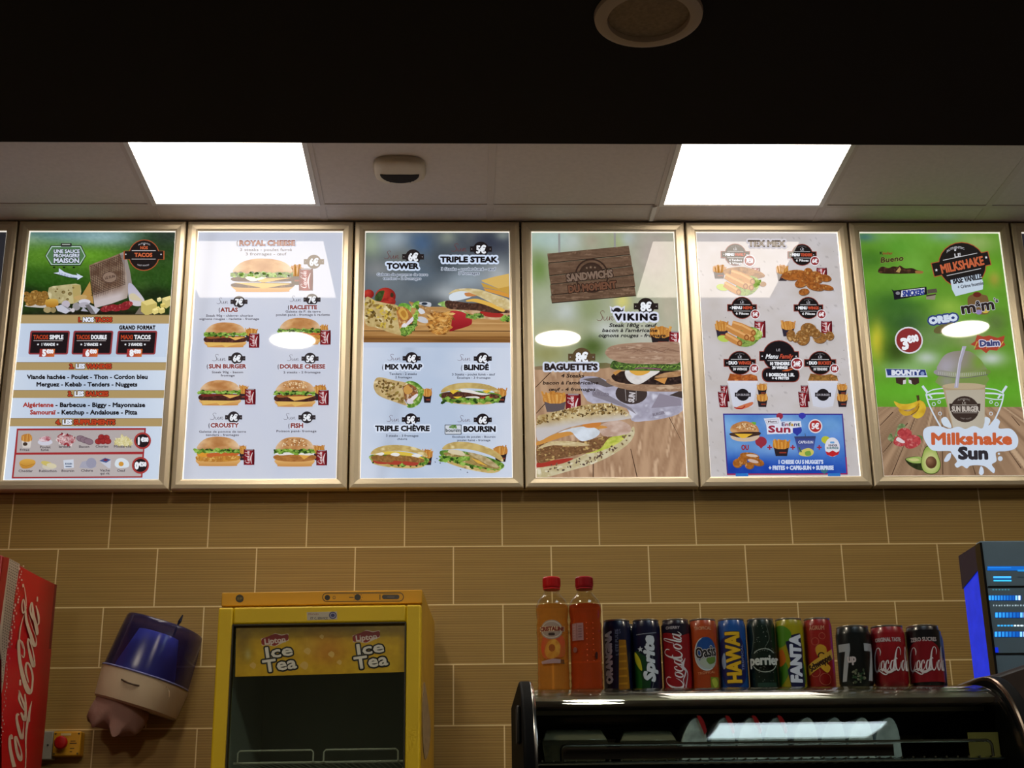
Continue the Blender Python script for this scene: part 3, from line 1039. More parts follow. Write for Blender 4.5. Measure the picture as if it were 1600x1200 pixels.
    A.poly([(1140, 828), (1180, 770), (1250, 780), (1290, 830)], (120, 108, 96))
    cube = lambda x, y, s, c: (A.poly([(x, y), (x + s, y - s * .3), (x + s * 1.5, y + s * .1), (x + s * 1.5, y + s * .9), (x + s * .5, y + s * 1.3), (x, y + s * .9)], c), A.poly([(x, y), (x + s, y - s * .3), (x + s * 1.5, y + s * .1), (x + s * .5, y + s * .35)], tuple(min(255, v + 26) for v in c)))
    cube(1192, 722, 92, (196, 178, 92)); cube(1375, 690, 70, (206, 190, 110)); cube(1330, 690, 26, (222, 210, 140)); cube(1360, 740, 30, (206, 186, 90)); cube(1320, 768, 24, (214, 196, 100)); cube(1290, 785, 36, (222, 206, 120)); cube(1346, 780, 36, (214, 196, 110))
    # round plaque
    for g, c in ((1.06, (176, 82, 44)), (1, (28, 22, 22))):
        A.ell(1212, 320, 128 * g, 128 * g, c); A.rect(1212 - 168 * g, 320 - 34 * g * 1.05, 1212 + 168 * g, 320 + 34 * g * 1.05, c)
    A.text('AUTHENTIC', 1160, 212, 1266, 224, (170, 165, 170), bold=.03, arc=14); A.text('FAST FOOD', 1155, 404, 1258, 416, (170, 165, 170), bold=.03, arc=-8)
    star(A, 1212, 230, 8, WHITE); star(A, 1054, 313, 8, WHITE); star(A, 1360, 313, 8, WHITE)
    A.rect(1105, 279, 1314, 283, (214, 210, 214)); A.rect(1105, 352, 1314, 356, (214, 210, 214))
    A.text('NOS', 1178, 244, 1244, 268, (206, 92, 50), bold=.06); A.text('TACOS', 1130, 302, 1284, 334, (216, 98, 52), bold=.07)
    # list
    def head(y0, y1, n, w1, w2, xa, xb, ty0, ty1):
        A.band(y0, y1, TAN); A.band(y0, y0 + 6, (150, 124, 76))
        A.text([(n, RED), (w1, (226, 232, 246)), (w2, RED)], xa, ty0, xb, ty1, bold=.1, ol=(40, 26, 30), olw=.12)
    A.band(838, 1215, lambda x, y: mixc((176, 196, 222), (198, 214, 238), np.abs(np.asarray(x) - 800) / 650), 20, 20)
    head(834, 910, '1. ', 'NOS ', 'TACOS', 645, 942, 858, 894)
    A.text('GRAND FORMAT', 1005, 928, 1318, 960, BLACK, bold=.09, track=.1)
    for x0, x1, wds, n, p in ((228, 572, [('TACOS ', RED), ('SIMPLE', WHITE)], '1 VIANDE', '5'), (602, 948, [('TACOS ', RED), ('DOUBLE', WHITE)], '2 VIANDES', '6'), (986, 1330, [('MAXI ', RED), ('TACOS', WHITE)], '3 VIANDES', '8')):
        A.rr(x0, 972, x1, 1176, 16, (150, 52, 58), sk=8); A.rr(x0 + 14, 986, x1 - 14, 1164, 6, (30, 22, 26), sk=8)
        A.text(wds, x0 + 34, 1010, x1 - 50, 1044, bold=.06)
        A.rect(x0 + 36, 1056, x1 - 56, 1060, (190, 180, 184))
        c = (x0 + x1) / 2 - 12
        A.text(n, c - 58, 1078, c + 62, 1102, WHITE, bold=.05); star(A, c - 84, 1090, 11, WHITE); star(A, c + 84, 1090, 11, WHITE)
        A.poly([(c - 68, 1128), (c + 64, 1128), (c + 58, 1200), (c - 74, 1200)], lambda x, y: mixc((168, 46, 52), (214, 104, 44), (np.asarray(x) - c + 70) / 130))
        A.text(p, c - 46, 1138, c - 14, 1188, WHITE, bold=.1); A.text('€00', c - 10, 1136, c + 50, 1166, WHITE, bold=.1)
    A.view(0, 550, 5.455)
    A.band(52, 1112, lambda x, y: mixc((178, 198, 226), (206, 220, 240), np.abs(np.asarray(x) - 740) / 650), 40, 24)
    head(97, 166, '2. ', 'LES ', 'VIANDES', 580, 944, 114, 150)
    head(336, 404, '3. ', 'LES ', 'SAUCES', 570, 920, 350, 387)
    head(576, 646, '4. ', 'LES ', 'SUPPLEMENTS', 470, 982, 592, 630)
    A.text('Viande hachée - Poulet - Thon - Cordon bleu', 215, 206, 1260, 240, BLACK, bold=.07, rot=-.1)
    A.text('Merguez - Kebab - Tenders - Nuggets', 295, 270, 1170, 304, BLACK, bold=.07)
    A.text([('Algérienne', (176, 52, 40)), (' - Barbecue - Biggy - Mayonnaise', BLACK)], 185, 445, 1240, 480, bold=.07)
    A.text([('Samouraï', (176, 52, 40)), (' - Ketchup - Andalouse - Pitta', BLACK)], 245, 508, 1172, 544, bold=.07)
    A.poly([(134, 666), (1250, 660), (1224, 1084), (96, 1092)], (170, 44, 48)); A.poly([(146, 682), (1236, 676), (1226, 862), (134, 872)], (180, 170, 170)); A.poly([(130, 890), (1222, 884), (1212, 1072), (112, 1078)], (186, 176, 176))
    fries(A, 172, 704, 268, 830, box=(214, 206, 200), mark=None, n=10); A.ell(208, 798, 20, 16, (70, 54, 44))
    A.ell(380, 782, 64, 28, (206, 206, 222)); A.blob([(330, 750), (390, 730), (430, 750), (400, 776), (340, 774)], fn=speck((226, 206, 214), (170, 70, 84), 20, 14, 1))
    A.scatter([(490, 730), (560, 718), (628, 750), (610, 796), (510, 796)], 90, 11, [(160, 44, 54), (206, 150, 156), (226, 206, 206), (130, 30, 40)], 2.2)
    for x, y in ((690, 752), (722, 764), (756, 776)): A.ell(x, y, 42, 27, (138, 112, 126), rot=15); A.ring(x, y, 40, 25, 4, (106, 84, 96), rot=15)
    for x, y in ((866, 740), (908, 744), (840, 776), (880, 774), (922, 774)): A.ell(x, y, 30, 26, fn=speck((176, 52, 48), (150, 36, 38), 14, 12, x)); A.ring(x, y, 28, 24, 3, (120, 26, 30))
    A.scatter([(980, 790), (1050, 740), (1130, 780), (1100, 798)], 120, 6, [(216, 206, 150), (196, 182, 110), (226, 220, 180)], 5)
    for t, x0, y, x1 in (('Frites', 162, 858, 246), ('Poulet', 336, 834, 428), ('fumé', 345, 858, 412), ('lardons', 498, 830, 600), ('Bacon', 672, 830, 764), ('Chorizo', 816, 828, 928), ('Mozzarella', 974, 828, 1126)): A.text(t, x0, y - 20, x1, y, (70, 62, 70), bold=.03)
    A.blob([(160, 960), (200, 928), (280, 932), (300, 962), (260, 1000), (190, 1006)], fn=vgrad((222, 166, 64), (196, 132, 40), 930, 1006)); A.stroke([(170, 970), (220, 986), (296, 966)], 4, (170, 110, 30))
    A.ell(420, 990, 62, 26, (206, 198, 180)); A.ell(400, 966, 54, 20, (206, 186, 96), rot=15); A.ell(440, 982, 44, 20, (216, 206, 170), rot=10)
    A.poly([(540, 936), (628, 928), (632, 1000), (548, 1008)], (206, 214, 230)); A.text('BOURSIN', 556, 960, 616, 974, (60, 84, 120), bold=.05); A.rect(560, 986, 612, 994, (60, 84, 120))
    A.poly([(678, 1000), (700, 950), (770, 935), (830, 990), (780, 1008)], (166, 166, 186)); A.ell(782, 960, 44, 44, (152, 152, 176))
    A.poly([(850, 942), (900, 916), (952, 930), (948, 1004), (930, 1004)], (196, 200, 216)); A.poly([(850, 942), (900, 916), (952, 932), (910, 958)], (74, 90, 150)); A.ell(905, 934, 18, 9, (130, 40, 60))
    A.blob([(985, 975), (1000, 930), (1050, 918), (1100, 946), (1106, 990), (1060, 1002), (1010, 1000)], (214, 226, 236)); A.ell(1040, 968, 22, 20, (214, 150, 50))
    for t, x0, y, x1 in (('Cheddar', 155, 1038, 278), ('Reblochon', 330, 1038, 486), ('Boursin', 525, 1036, 636), ('Chèvre', 694, 1034, 798), ('Vache', 858, 1032, 944), ('qui rit', 860, 1058, 940), ('Oeuf', 1006, 1034, 1074)): A.text(t, x0, y - 20, x1, y, (70, 62, 70), bold=.03)
    for x, y, p in ((1222, 770, '1'), (1207, 980, '0')):
        A.ell(x, y, 74, 72, (176, 56, 54)); A.ell(x, y, 58, 56, (40, 30, 34))
        A.text(p, x - 48, y - 26, x - 16, y + 30, WHITE, bold=.09); A.text('€00' if p == '1' else '€50', x - 12, y - 26, x + 50, y + 8, WHITE, bold=.09)


# ---------------------------------------------------------------- poster: burgers
def art_burgers(A):
    A.view(270, 340, 5.455)
    A.band(105, 2250, lambda x, y: np.asarray(mixc((196, 204, 226), (208, 212, 226), fbm(np.asarray(x) / 260, np.asarray(y) / 500, 4)), float) - 10 * np.exp(-((np.asarray(x) - 330 + np.asarray(y) * .1) / 60) ** 2)[..., None], 60, 50)
    menu_title(A, 'ROYAL CHEESE', 556, 186, 1044, 228, (160, 84, 54))
    A.text('3 steaks - poulet fumé', 562, 252, 1018, 276, (90, 78, 84), bold=.02); A.text('3 fromages - œuf', 612, 290, 968, 314, (90, 78, 84), bold=.02)
    badge(A, 1210, 370, 62, '6€', (104, 86, 70))
    fries(A, 1000, 385, 1110, 570, box=(70, 50, 40))
    burger(A, 500, 342, 1030, 630, 'royal', s=3)
    soda(A, 1082, 430, 1202, 618)
    def item(sx, bx, by, price, title, tx0, ty0, tx1, ty1, lines, bur, kind, seeds, fr, cn, s):
        sun(A, sx[0], sx[1], sx[2], sx[3]); badge(A, bx, by, 52, price)
        menu_title(A, title, tx0, ty0, tx1, ty1)
        for t, x0, y0, x1, y1 in lines: A.text(t, x0, y0, x1, y1, (64, 56, 66), bold=.025)
        fries(A, *fr); burger(A, *bur, kind, seeds, s); soda(A, *cn)
    item((368, 682, 470, 732), 562, 716, '7€', 'ATLAS', 404, 768, 552, 802, [('Steak 90g - chèvre- chorizo', 276, 826, 684, 844), ('oignons rouges - raclette - fromage', 218, 854, 738, 872)], (270, 894, 626, 1108), 'beef', False, (618, 938, 722, 1060), (652, 990, 742, 1112), 5)
    item((1002, 666, 1104, 714), 1196, 698, '7€', 'RACLETTE', 1004, 748, 1240, 780, [('Galette de P. de terre', 966, 792, 1272, 810), ('poulet pané - fromage à raclette', 884, 820, 1352, 838)], (915, 856, 1275, 1086), 'crousty', False, (1246, 912, 1338, 1040), (1270, 962, 1360, 1086), 6)
    A.view(260, 550, 5.455)
    item((390, 24, 512, 80), 604, 58, '6€', 'SUN BURGER', 362, 110, 684, 144, [('Steak 90g - bacon', 388, 168, 660, 186), ('fromage', 466, 196, 588, 214)], (286, 246, 640, 462), 'bacon', False, (622, 284, 702, 415), (678, 322, 770, 454), 7)
    item((1038, 28, 1144, 80), 1238, 62, '5€', 'DOUBLE CHEESE', 976, 112, 1370, 146, [('2 steaks - 2 fromages', 1008, 170, 1330, 188)], (940, 246, 1284, 474), 'cheese', True, (1272, 282, 1382, 420), (1312, 332, 1402, 460), 8)
    item((378, 528, 496, 584), 582, 565, '6€', 'CROUSTY', 384, 616, 624, 650, [('Galette de pomme de terre', 284, 678, 692, 696), ('tenders - fromages', 344, 706, 630, 724)], (264, 730, 640, 980), 'crousty', False, (632, 798, 696, 930), (674, 838, 766, 970), 9)
    item((1014, 532, 1122, 584), 1216, 566, '5€', 'FISH', 1074, 618, 1186, 654, [('Poisson pané- fromage', 952, 674, 1300, 692)], (944, 734, 1282, 984), 'fish', True, (1270, 800, 1370, 930), (1300, 846, 1392, 974), 10)


def sub(A, pts, fn): A.tex(pts, fn)


def sandwich(A, x0, y0, x1, y1, rot=0, kind=0, s=1):
    """long bread roll seen from its open side"""
    cx, cy, w, h = (x0 + x1) / 2, (y0 + y1) / 2, x1 - x0, y1 - y0
    c_, s_ = math.cos(math.radians(rot)), math.sin(math.radians(rot))
    def P(u, v):
        x, y = (u - .5) * w, (v - .5) * h
        return (cx + x * c_ - y * s_, cy + x * s_ + y * c_)
    Q = lambda L: [P(u, v) for u, v in L]
    bread = speck((206, 180, 108), (176, 144, 74), w * .14, h * .2, s, (226, 208, 150))
    A.blob(Q([(.02, .6), (.3, .8), (.6, .86), (.96, .66), (.97, .84), (.8, .98), (.4, 1.0), (.08, .9), (0, .74)]), fn=bread, n=4)
    A.blob(Q([(0, .5), (.5, .36), (1, .5), (.96, .78), (.5, .88), (.04, .76)]), fn=speck((64, 104, 30), (130, 170, 60), h * .1, h * .08, s, (186, 206, 120)), n=4)
    A.scatter(Q([(0, .66), (1, .66), (.96, .82), (.5, .92), (.04, .82)]), 60, h * .045, GREENS, 1.7)
    if kind == 1:
        for u in (.12, .34, .64): A.blob(Q([(u - .08, .72), (u + .1, .66), (u + .22, .72), (u + .16, .86), (u - .02, .86)]), (178, 62, 44), n=4)
        for u, v in ((.0, .56), (.26, .48), (.55, .5)): A.blob(Q([(u, v), (u + .2, v - .08), (u + .4, v + .1), (u + .34, v + .22), (u + .06, v + .18)]), fn=speck((160, 112, 56), (120, 78, 36), h * .09, h * .06, s, (184, 136, 74)), n=4)
        A.blob(Q([(.03, .5), (.3, .3), (.7, .32), (.96, .56), (.7, .46), (.3, .44)]), (222, 190, 60), n=4)
        for u in (.14, .42, .8): A.blob(Q([(u - .08, .44), (u, .34), (u + .09, .4), (u + .04, .5)]), (232, 230, 226), n=4)
    elif kind == 2:
        A.blob(Q([(.06, .56), (.5, .46), (.94, .64), (.9, .78), (.5, .8), (.1, .7)]), fn=speck((168, 142, 78), (124, 96, 48), h * .1, h * .07, s, (200, 180, 120)), n=4)
        A.blob(Q([(.4, .38), (.7, .4), (.95, .66), (.84, .72), (.6, .56)]), fn=speck((196, 176, 130), (164, 140, 90), h * .12, h * .1, s), n=4)
        A.poly(Q([(.48, .56), (.62, .6), (.78, .74), (.6, .7)]), (222, 170, 60))
        A.blob(Q([(.12, .42), (.3, .38), (.38, .52), (.26, .56), (.1, .54)]), (214, 200, 164), n=4)
    else:
        A.blob(Q([(.02, .5), (.3, .42), (.7, .46), (.98, .56), (.94, .72), (.5, .78), (.06, .78)]), fn=speck((104, 60, 44), (62, 34, 28), h * .08, h * .05, s, (140, 90, 66)), n=4)
        A.blob(Q([(.62, .74), (.78, .62), (.9, .68), (.86, .8), (.7, .84)]), (184, 58, 40), n=4)
        for q in ([(.12, .36), (.32, .32), (.2, .54)], [(.7, .34), (.9, .3), (.78, .48)], [(.2, .66), (.36, .64), (.28, .76)]): A.poly(Q(q), (230, 190, 44))
        A.blob(Q([(.34, .3), (.5, .34), (.68, .46), (.84, .5), (.7, .56), (.46, .46), (.34, .42)]), (230, 226, 220), n=4)
        A.blob(Q([(.42, .66), (.6, .62), (.66, .7), (.48, .74)]), (226, 220, 214), n=4)
    A.blob(Q([(0, .48), (.04, .26), (.2, .08), (.45, .0), (.75, .06), (.95, .24), (1, .46), (.8, .32), (.5, .26), (.25, .32)]), fn=bread, n=4)


def wrap(A, x0, y0, x1, y1, s=1):
    w, h = x1 - x0, y1 - y0
    P = lambda u, v: (x0 + u * w, y0 + v * h)
    A.blob([P(.6, .24), P(.72, .12), P(.88, .2), P(1, .42), P(.98, .62), P(.92, .86), P(.78, 1), P(.66, .96), P(.7, .6)], fn=speck((70, 120, 34), (140, 180, 66), w * .04, w * .04, s, (190, 210, 130)), n=4)
    A.blob([P(.58, .34), P(.7, .22), P(.86, .36), P(.88, .6), P(.76, .82), P(.64, .8)], fn=speck((176, 110, 56), (96, 56, 34), w * .05, w * .06, s, (214, 180, 140)), n=4)
    A.blob([P(.6, .36), P(.68, .26), P(.78, .44), P(.7, .56), P(.62, .52)], (206, 150, 70), n=4)
    A.blob([P(.72, .72), P(.86, .54), P(.88, .62), P(.76, .8)], (226, 216, 224), n=4); A.blob([P(.66, .78), P(.72, .7), P(.8, .84), P(.7, .88)], (216, 206, 216), n=4)
    A.blob([P(0, .34), P(.02, .1), P(.12, 0), P(.4, .1), P(.68, .2), P(.58, .32), P(.6, .5), P(.62, .78), P(.68, .94), P(.4, .8), P(.1, .6)], fn=speck((206, 180, 124), (172, 140, 84), w * .12, w * .1, s, (226, 206, 160)), n=4)
    A.scatter([P(.05, .3), P(.1, .08), P(.6, .24), P(.58, .5), P(.64, .86), P(.3, .68)], 70, w * .018, [(122, 92, 46), (96, 72, 34), (150, 116, 60), (140, 120, 50)], 1.6)


# ---------------------------------------------------------------- poster: sandwiches and wraps
def art_wraps(A):
    A.view(545, 340, 5.4536)
    A.band(102, 1060, blobs((86, 96, 104), [
        (200, 200, 110, 130, (150, 170, 130), .9), (400, 170, 160, 110, (164, 182, 196), .9), (620, 210, 110, 110, (66, 98, 140), .9), (860, 150, 80, 60, (150, 160, 140), .8), (1060, 170, 60, 80, (150, 156, 140), .7), (1200, 200, 240, 120, (52, 58, 76), .95), (1330, 130, 60, 40, (150, 160, 150), .7), (820, 420, 120, 150, (44, 54, 64), .8), (480, 350, 120, 120, (120, 122, 110), .7), (250, 430, 120, 90, (150, 150, 150), .6), (330, 560, 200, 100, (124, 136, 146), .6), (620, 460, 130, 120, (86, 104, 124), .8), (600, 660, 300, 80, (110, 120, 128), .7), (1020, 520, 220, 110, (150, 166, 180), .9), (1290, 480, 140, 140, (186, 192, 196), .8), (860, 640, 130, 90, (176, 184, 190), .9), (1200, 660, 200, 90, (120, 124, 130), .6), (720, 720, 140, 60, (60, 66, 72), .7)], 10, 60), 80, 90)
    A.band(748, 952, speck((196, 146, 84), (176, 126, 66), 500, 14, 2, (214, 168, 106)), 30, 40); A.band(952, 958, (70, 40, 20))
    A.band(958, 1002, speck((190, 140, 78), (166, 116, 58), 500, 14, 3), 10, 40); A.band(1000, 1056, speck((150, 100, 46), (120, 76, 34), 500, 10, 4), 12, 40)
    sun(A, 306, 268, 440, 334, (110, 40, 40)); sun(A, 884, 204, 1020, 270, (120, 40, 40))
    badge(A, 556, 318, 66, '6€', (36, 30, 32)); badge(A, 1140, 250, 66, '5€', (30, 24, 28))
    A.text('TOWER', 332, 376, 600, 420, BLACK, bold=.1, ol=(206, 220, 244), olw=.34)
    A.text('TRIPLE STEAK', 792, 318, 1278, 362, BLACK, bold=.1, ol=(206, 220, 244), olw=.34)
    for t, x0, y0, x1, y1 in (('Galette de pommes de terre', 244, 460, 684, 482), ('tenders - 2 fromages', 300, 494, 626, 516), ('3 Steaks - poulet fumé - œuf', 796, 410, 1264, 434), ('3 fromages', 946, 446, 1128, 470)): A.text(t, x0, y0, x1, y1, (56, 62, 84), bold=.02, ol=(196, 206, 222), olw=.16)
    # tomatoes
    for x, y, r in ((176, 640, 46), (320, 660, 88)): A.ell(x, y, r, r * .86, fn=lambda X, Y, x=x, y=y, r=r: mixc((206, 60, 44), (140, 24, 22), np.hypot(np.asarray(X) - x + r * .3, np.asarray(Y) - y + r * .3) / r / 1.2))
    A.blob([(228, 670), (260, 620), (310, 612), (300, 660), (280, 700), (240, 696)], fn=speck((70, 96, 40), (40, 62, 24), 20, 20, 2)); A.ell(376, 648, 14, 20, (60, 50, 30)); A.ell(350, 706, 58, 40, fn=speck((196, 54, 40), (150, 30, 26), 30, 30, 3))
    # wrapper piece behind, tenders
    A.blob([(600, 716), (660, 706), (710, 716), (706, 748), (660, 740)], (190, 196, 206)); A.ell(655, 722, 26, 12, (40, 50, 66))
    A.blob([(520, 706), (580, 720), (640, 740), (720, 780), (840, 790), (700, 840), (640, 810), (580, 780)], fn=speck((196, 150, 92), (146, 96, 46), 24, 18, 4, (222, 190, 140)))
    A.blob([(590, 840), (640, 834), (700, 870), (660, 890), (600, 870)], (200, 200, 206))
    A.blob([(596, 760), (640, 770), (660, 800), (620, 810)], (214, 216, 222))
    # the wrap at left, cut end to the right
    A.blob([(430, 740), (500, 720), (560, 760), (600, 740), (610, 700), (560, 720), (540, 800), (590, 850), (580, 920), (520, 990), (450, 990), (440, 900)], fn=speck((86, 150, 40), (160, 206, 80), 20, 20, 5, (206, 226, 150)), n=4)
    A.blob([(420, 760), (480, 750), (540, 800), (560, 880), (500, 950), (450, 960), (430, 860)], fn=speck((196, 126, 56), (140, 76, 34), 22, 24, 6, (222, 176, 110)), n=4)
    A.blob([(430, 790), (470, 756), (510, 800), (514, 850), (470, 860)], (214, 164, 66), n=4); A.blob([(450, 800), (480, 780), (500, 820), (480, 844)], (186, 126, 40), n=4)
    A.blob([(500, 890), (560, 830), (556, 870), (510, 908)], (226, 214, 226)); A.blob([(460, 910), (490, 890), (516, 930), (470, 950)], (226, 222, 226))
    A.scatter([(440, 960), (560, 900), (600, 720), (590, 800), (560, 960), (480, 996)], 70, 13, GREENS + [(176, 216, 90)], 1.6)
    A.blob([(150, 672), (240, 700), (340, 722), (424, 738), (412, 780), (430, 870), (440, 930), (450, 990), (350, 966), (250, 930), (150, 890)], fn=speck((206, 184, 124), (176, 146, 84), 60, 50, 7, (226, 212, 160)), n=4)
    A.scatter([(150, 690), (420, 750), (430, 900), (360, 950), (150, 880)], 90, 9, [(120, 92, 36), (86, 66, 30), (206, 176, 60), (146, 116, 50)], 1.8)
    # red fries carton lying on its side
    A.blob([(866, 800), (940, 784), (1000, 788), (1050, 830), (1064, 880), (1040, 910), (930, 945), (860, 950)], fn=vgrad((196, 44, 50), (150, 22, 30), 790, 950), n=4)
    A.blob([(690, 850), (740, 810), (820, 796), (884, 800), (890, 860), (866, 960), (780, 984), (720, 960), (690, 900)], fn=speck((196, 140, 62), (140, 86, 30), 16, 16, 8), n=4)
    A.scatter([(690, 850), (740, 806), (884, 800), (890, 860), (860, 965), (780, 985), (715, 960)], 150, 9, FRY + [(232, 184, 104), (120, 70, 24)], 3.6, (-50, 60))
    # slices of cheese, big sandwich at right
    A.poly([(1144, 520), (1250, 490), (1380, 462), (1382, 590), (1290, 590), (1150, 530)], (222, 180, 90)); A.poly([(1140, 540), (1290, 590), (1382, 570), (1382, 640), (1300, 610), (1160, 580)], (206, 156, 56)); A.poly([(1160, 586), (1300, 612), (1382, 640), (1382, 670), (1180, 612)], (222, 150, 50))
    A.blob([(770, 730), (830, 700), (900, 720), (1000, 790), (1100, 836), (1250, 850), (1380, 820), (1384, 870), (1300, 850), (1180, 850), (1060, 840), (1000, 800), (900, 770)], fn=speck((110, 160, 60), (170, 200, 120), 20, 16, 9, (206, 220, 170)), n=4)
    A.blob([(840, 770), (960, 780), (1040, 800), (1160, 850), (1300, 856), (1384, 830), (1384, 770), (1100, 760)], fn=speck((214, 180, 140), (186, 140, 96), 30, 20, 1), n=4)
    A.blob([(1130, 790), (1220, 790), (1330, 810), (1300, 838), (1180, 830)], (176, 40, 34), n=4)
    A.blob([(836, 700), (920, 700), (1040, 716), (1160, 720), (1280, 770), (1384, 780), (1384, 800), (1240, 800), (1100, 780), (980, 776), (850, 760)], fn=speck((92, 58, 44), (48, 28, 24), 22, 16, 2, (130, 88, 68)), n=4)
    A.blob([(1020, 690), (1110, 680), (1240, 720), (1340, 770), (1320, 790), (1200, 740), (1080, 706), (1020, 704)], (232, 180, 70), n=4)
    A.blob([(870, 650), (950, 612), (1040, 620), (1010, 640), (1060, 660), (960, 690), (880, 696)], (214, 226, 238), n=4); A.blob([(1000, 630), (1060, 628), (1110, 650), (1020, 660)], (206, 130, 70), n=4)
    A.blob([(860, 640), (920, 600), (1020, 590), (1130, 600), (1240, 636), (1384, 690), (1384, 768), (1300, 750), (1200, 700), (1100, 650), (1000, 616), (930, 620)], fn=speck((222, 206, 158), (196, 166, 96), 60, 26, 3, (236, 226, 200)), n=4)
    ruffle(A, 1010, 1160, 826, 40, 4, [(70, 110, 40), (120, 160, 60), (150, 180, 90), (40, 70, 30)]); ruffle(A, 1320, 1390, 850, 44, 5)
    A.band(1056, 1100, lambda x, y: mixc((172, 192, 222), (196, 208, 232), np.abs(np.asarray(x) - 760) / 620), 4, 20)
    A.view(545, 540, 5.218)
    A.band(8, 1085, lambda x, y: np.asarray(mixc((182, 200, 228), (206, 216, 236), np.abs(np.asarray(x) - 740) / 640 + fbm(np.asarray(x) / 300, np.asarray(y) / 300, 8) - .5), float) - 12 * np.exp(-((np.asarray(x) - 400 + (np.asarray(y) - 500) * .22) / 55) ** 2)[..., None], 50, 50)
    def item(sx, bx, by, p, t, x0, y0, x1, y1, lines, tick=True):
        sun(A, *sx, (86, 36, 40)); badge(A, bx, by, 52, p, (36, 30, 34))
        A.text(t, x0, y0, x1, y1, BLACK, bold=.09, ol=(212, 222, 240), olw=.3)
        if tick: A.stroke([(x0 - 14, y0, 4), (x0 - 20, y1 - 10, 5), (x0 - 14, y1 + 10, 4)], None, (50, 46, 56))
        for q, a, b, c, d in lines: A.text(q, a, b, c, d, (60, 64, 82), bold=.025)
    item((326, 62, 436, 112), 523, 96, '6€', 'MIX WRAP', 304, 146, 608, 186, [('Tenders - 2 steaks', 340, 214, 566, 232), ('2 fromages', 388, 242, 526, 260)])
    item((898, 64, 1008, 114), 1105, 98, '6€', 'BLINDÉ', 950, 150, 1154, 190, [('3 Steaks - poulet fumé - œuf', 852, 218, 1204, 236), ('Escalope - 3 fromages', 894, 246, 1168, 262)])
    item((320, 562, 426, 612), 518, 596, '5€', 'TRIPLE CHÈVRE', 228, 648, 670, 688, [('3 steaks - 3 fromages', 314, 718, 580, 736), ('chèvre', 406, 746, 488, 762)], False)
    item((898, 564, 1006, 614), 1105, 598, '6€', 'BOURSIN', 946, 652, 1212, 694, [('Escalope de poulet - Boursin', 856, 728, 1210, 744), ('poulet fumé - fromage', 896, 756, 1168, 772)], False)
    A.rr(794, 638, 932, 718, 6, (40, 44, 48)); A.rr(799, 643, 927, 713, 4, (206, 214, 226)); A.text('boursin', 802, 670, 926, 696, (36, 46, 52), bold=.04, sh=-.05); A.scatter([(836, 650), (886, 644), (890, 664), (840, 666)], 14, 6, [(70, 110, 50), (110, 150, 80)], 1.8)
    for x0, y0, x1, y1 in ((614, 336, 690, 460), (1200, 336, 1300, 460), (612, 832, 696, 966), (1194, 802, 1308, 940)): fries(A, x0, y0, x1, y1, box=(46, 34, 38), n=12)
    wrap(A, 214, 252, 622, 500, 3)
    sandwich(A, 768, 296, 1240, 474, 1, 0, 4); ruffle(A, 775, 1235, 440, 44, 12)
    sandwich(A, 196, 804, 652, 990, 3, 1, 5)
    sandwich(A, 772, 790, 1272, 1006, 12, 2, 6); ruffle(A, 760, 1000, 914, 44, 13)
    for x, y in ((716, 942), (730, 915), (756, 950), (922, 1004), (978, 1026), (958, 990)): A.poly([(x - 6, y), (x + 4, y - 5), (x + 8, y + 6)], (60, 66, 90))


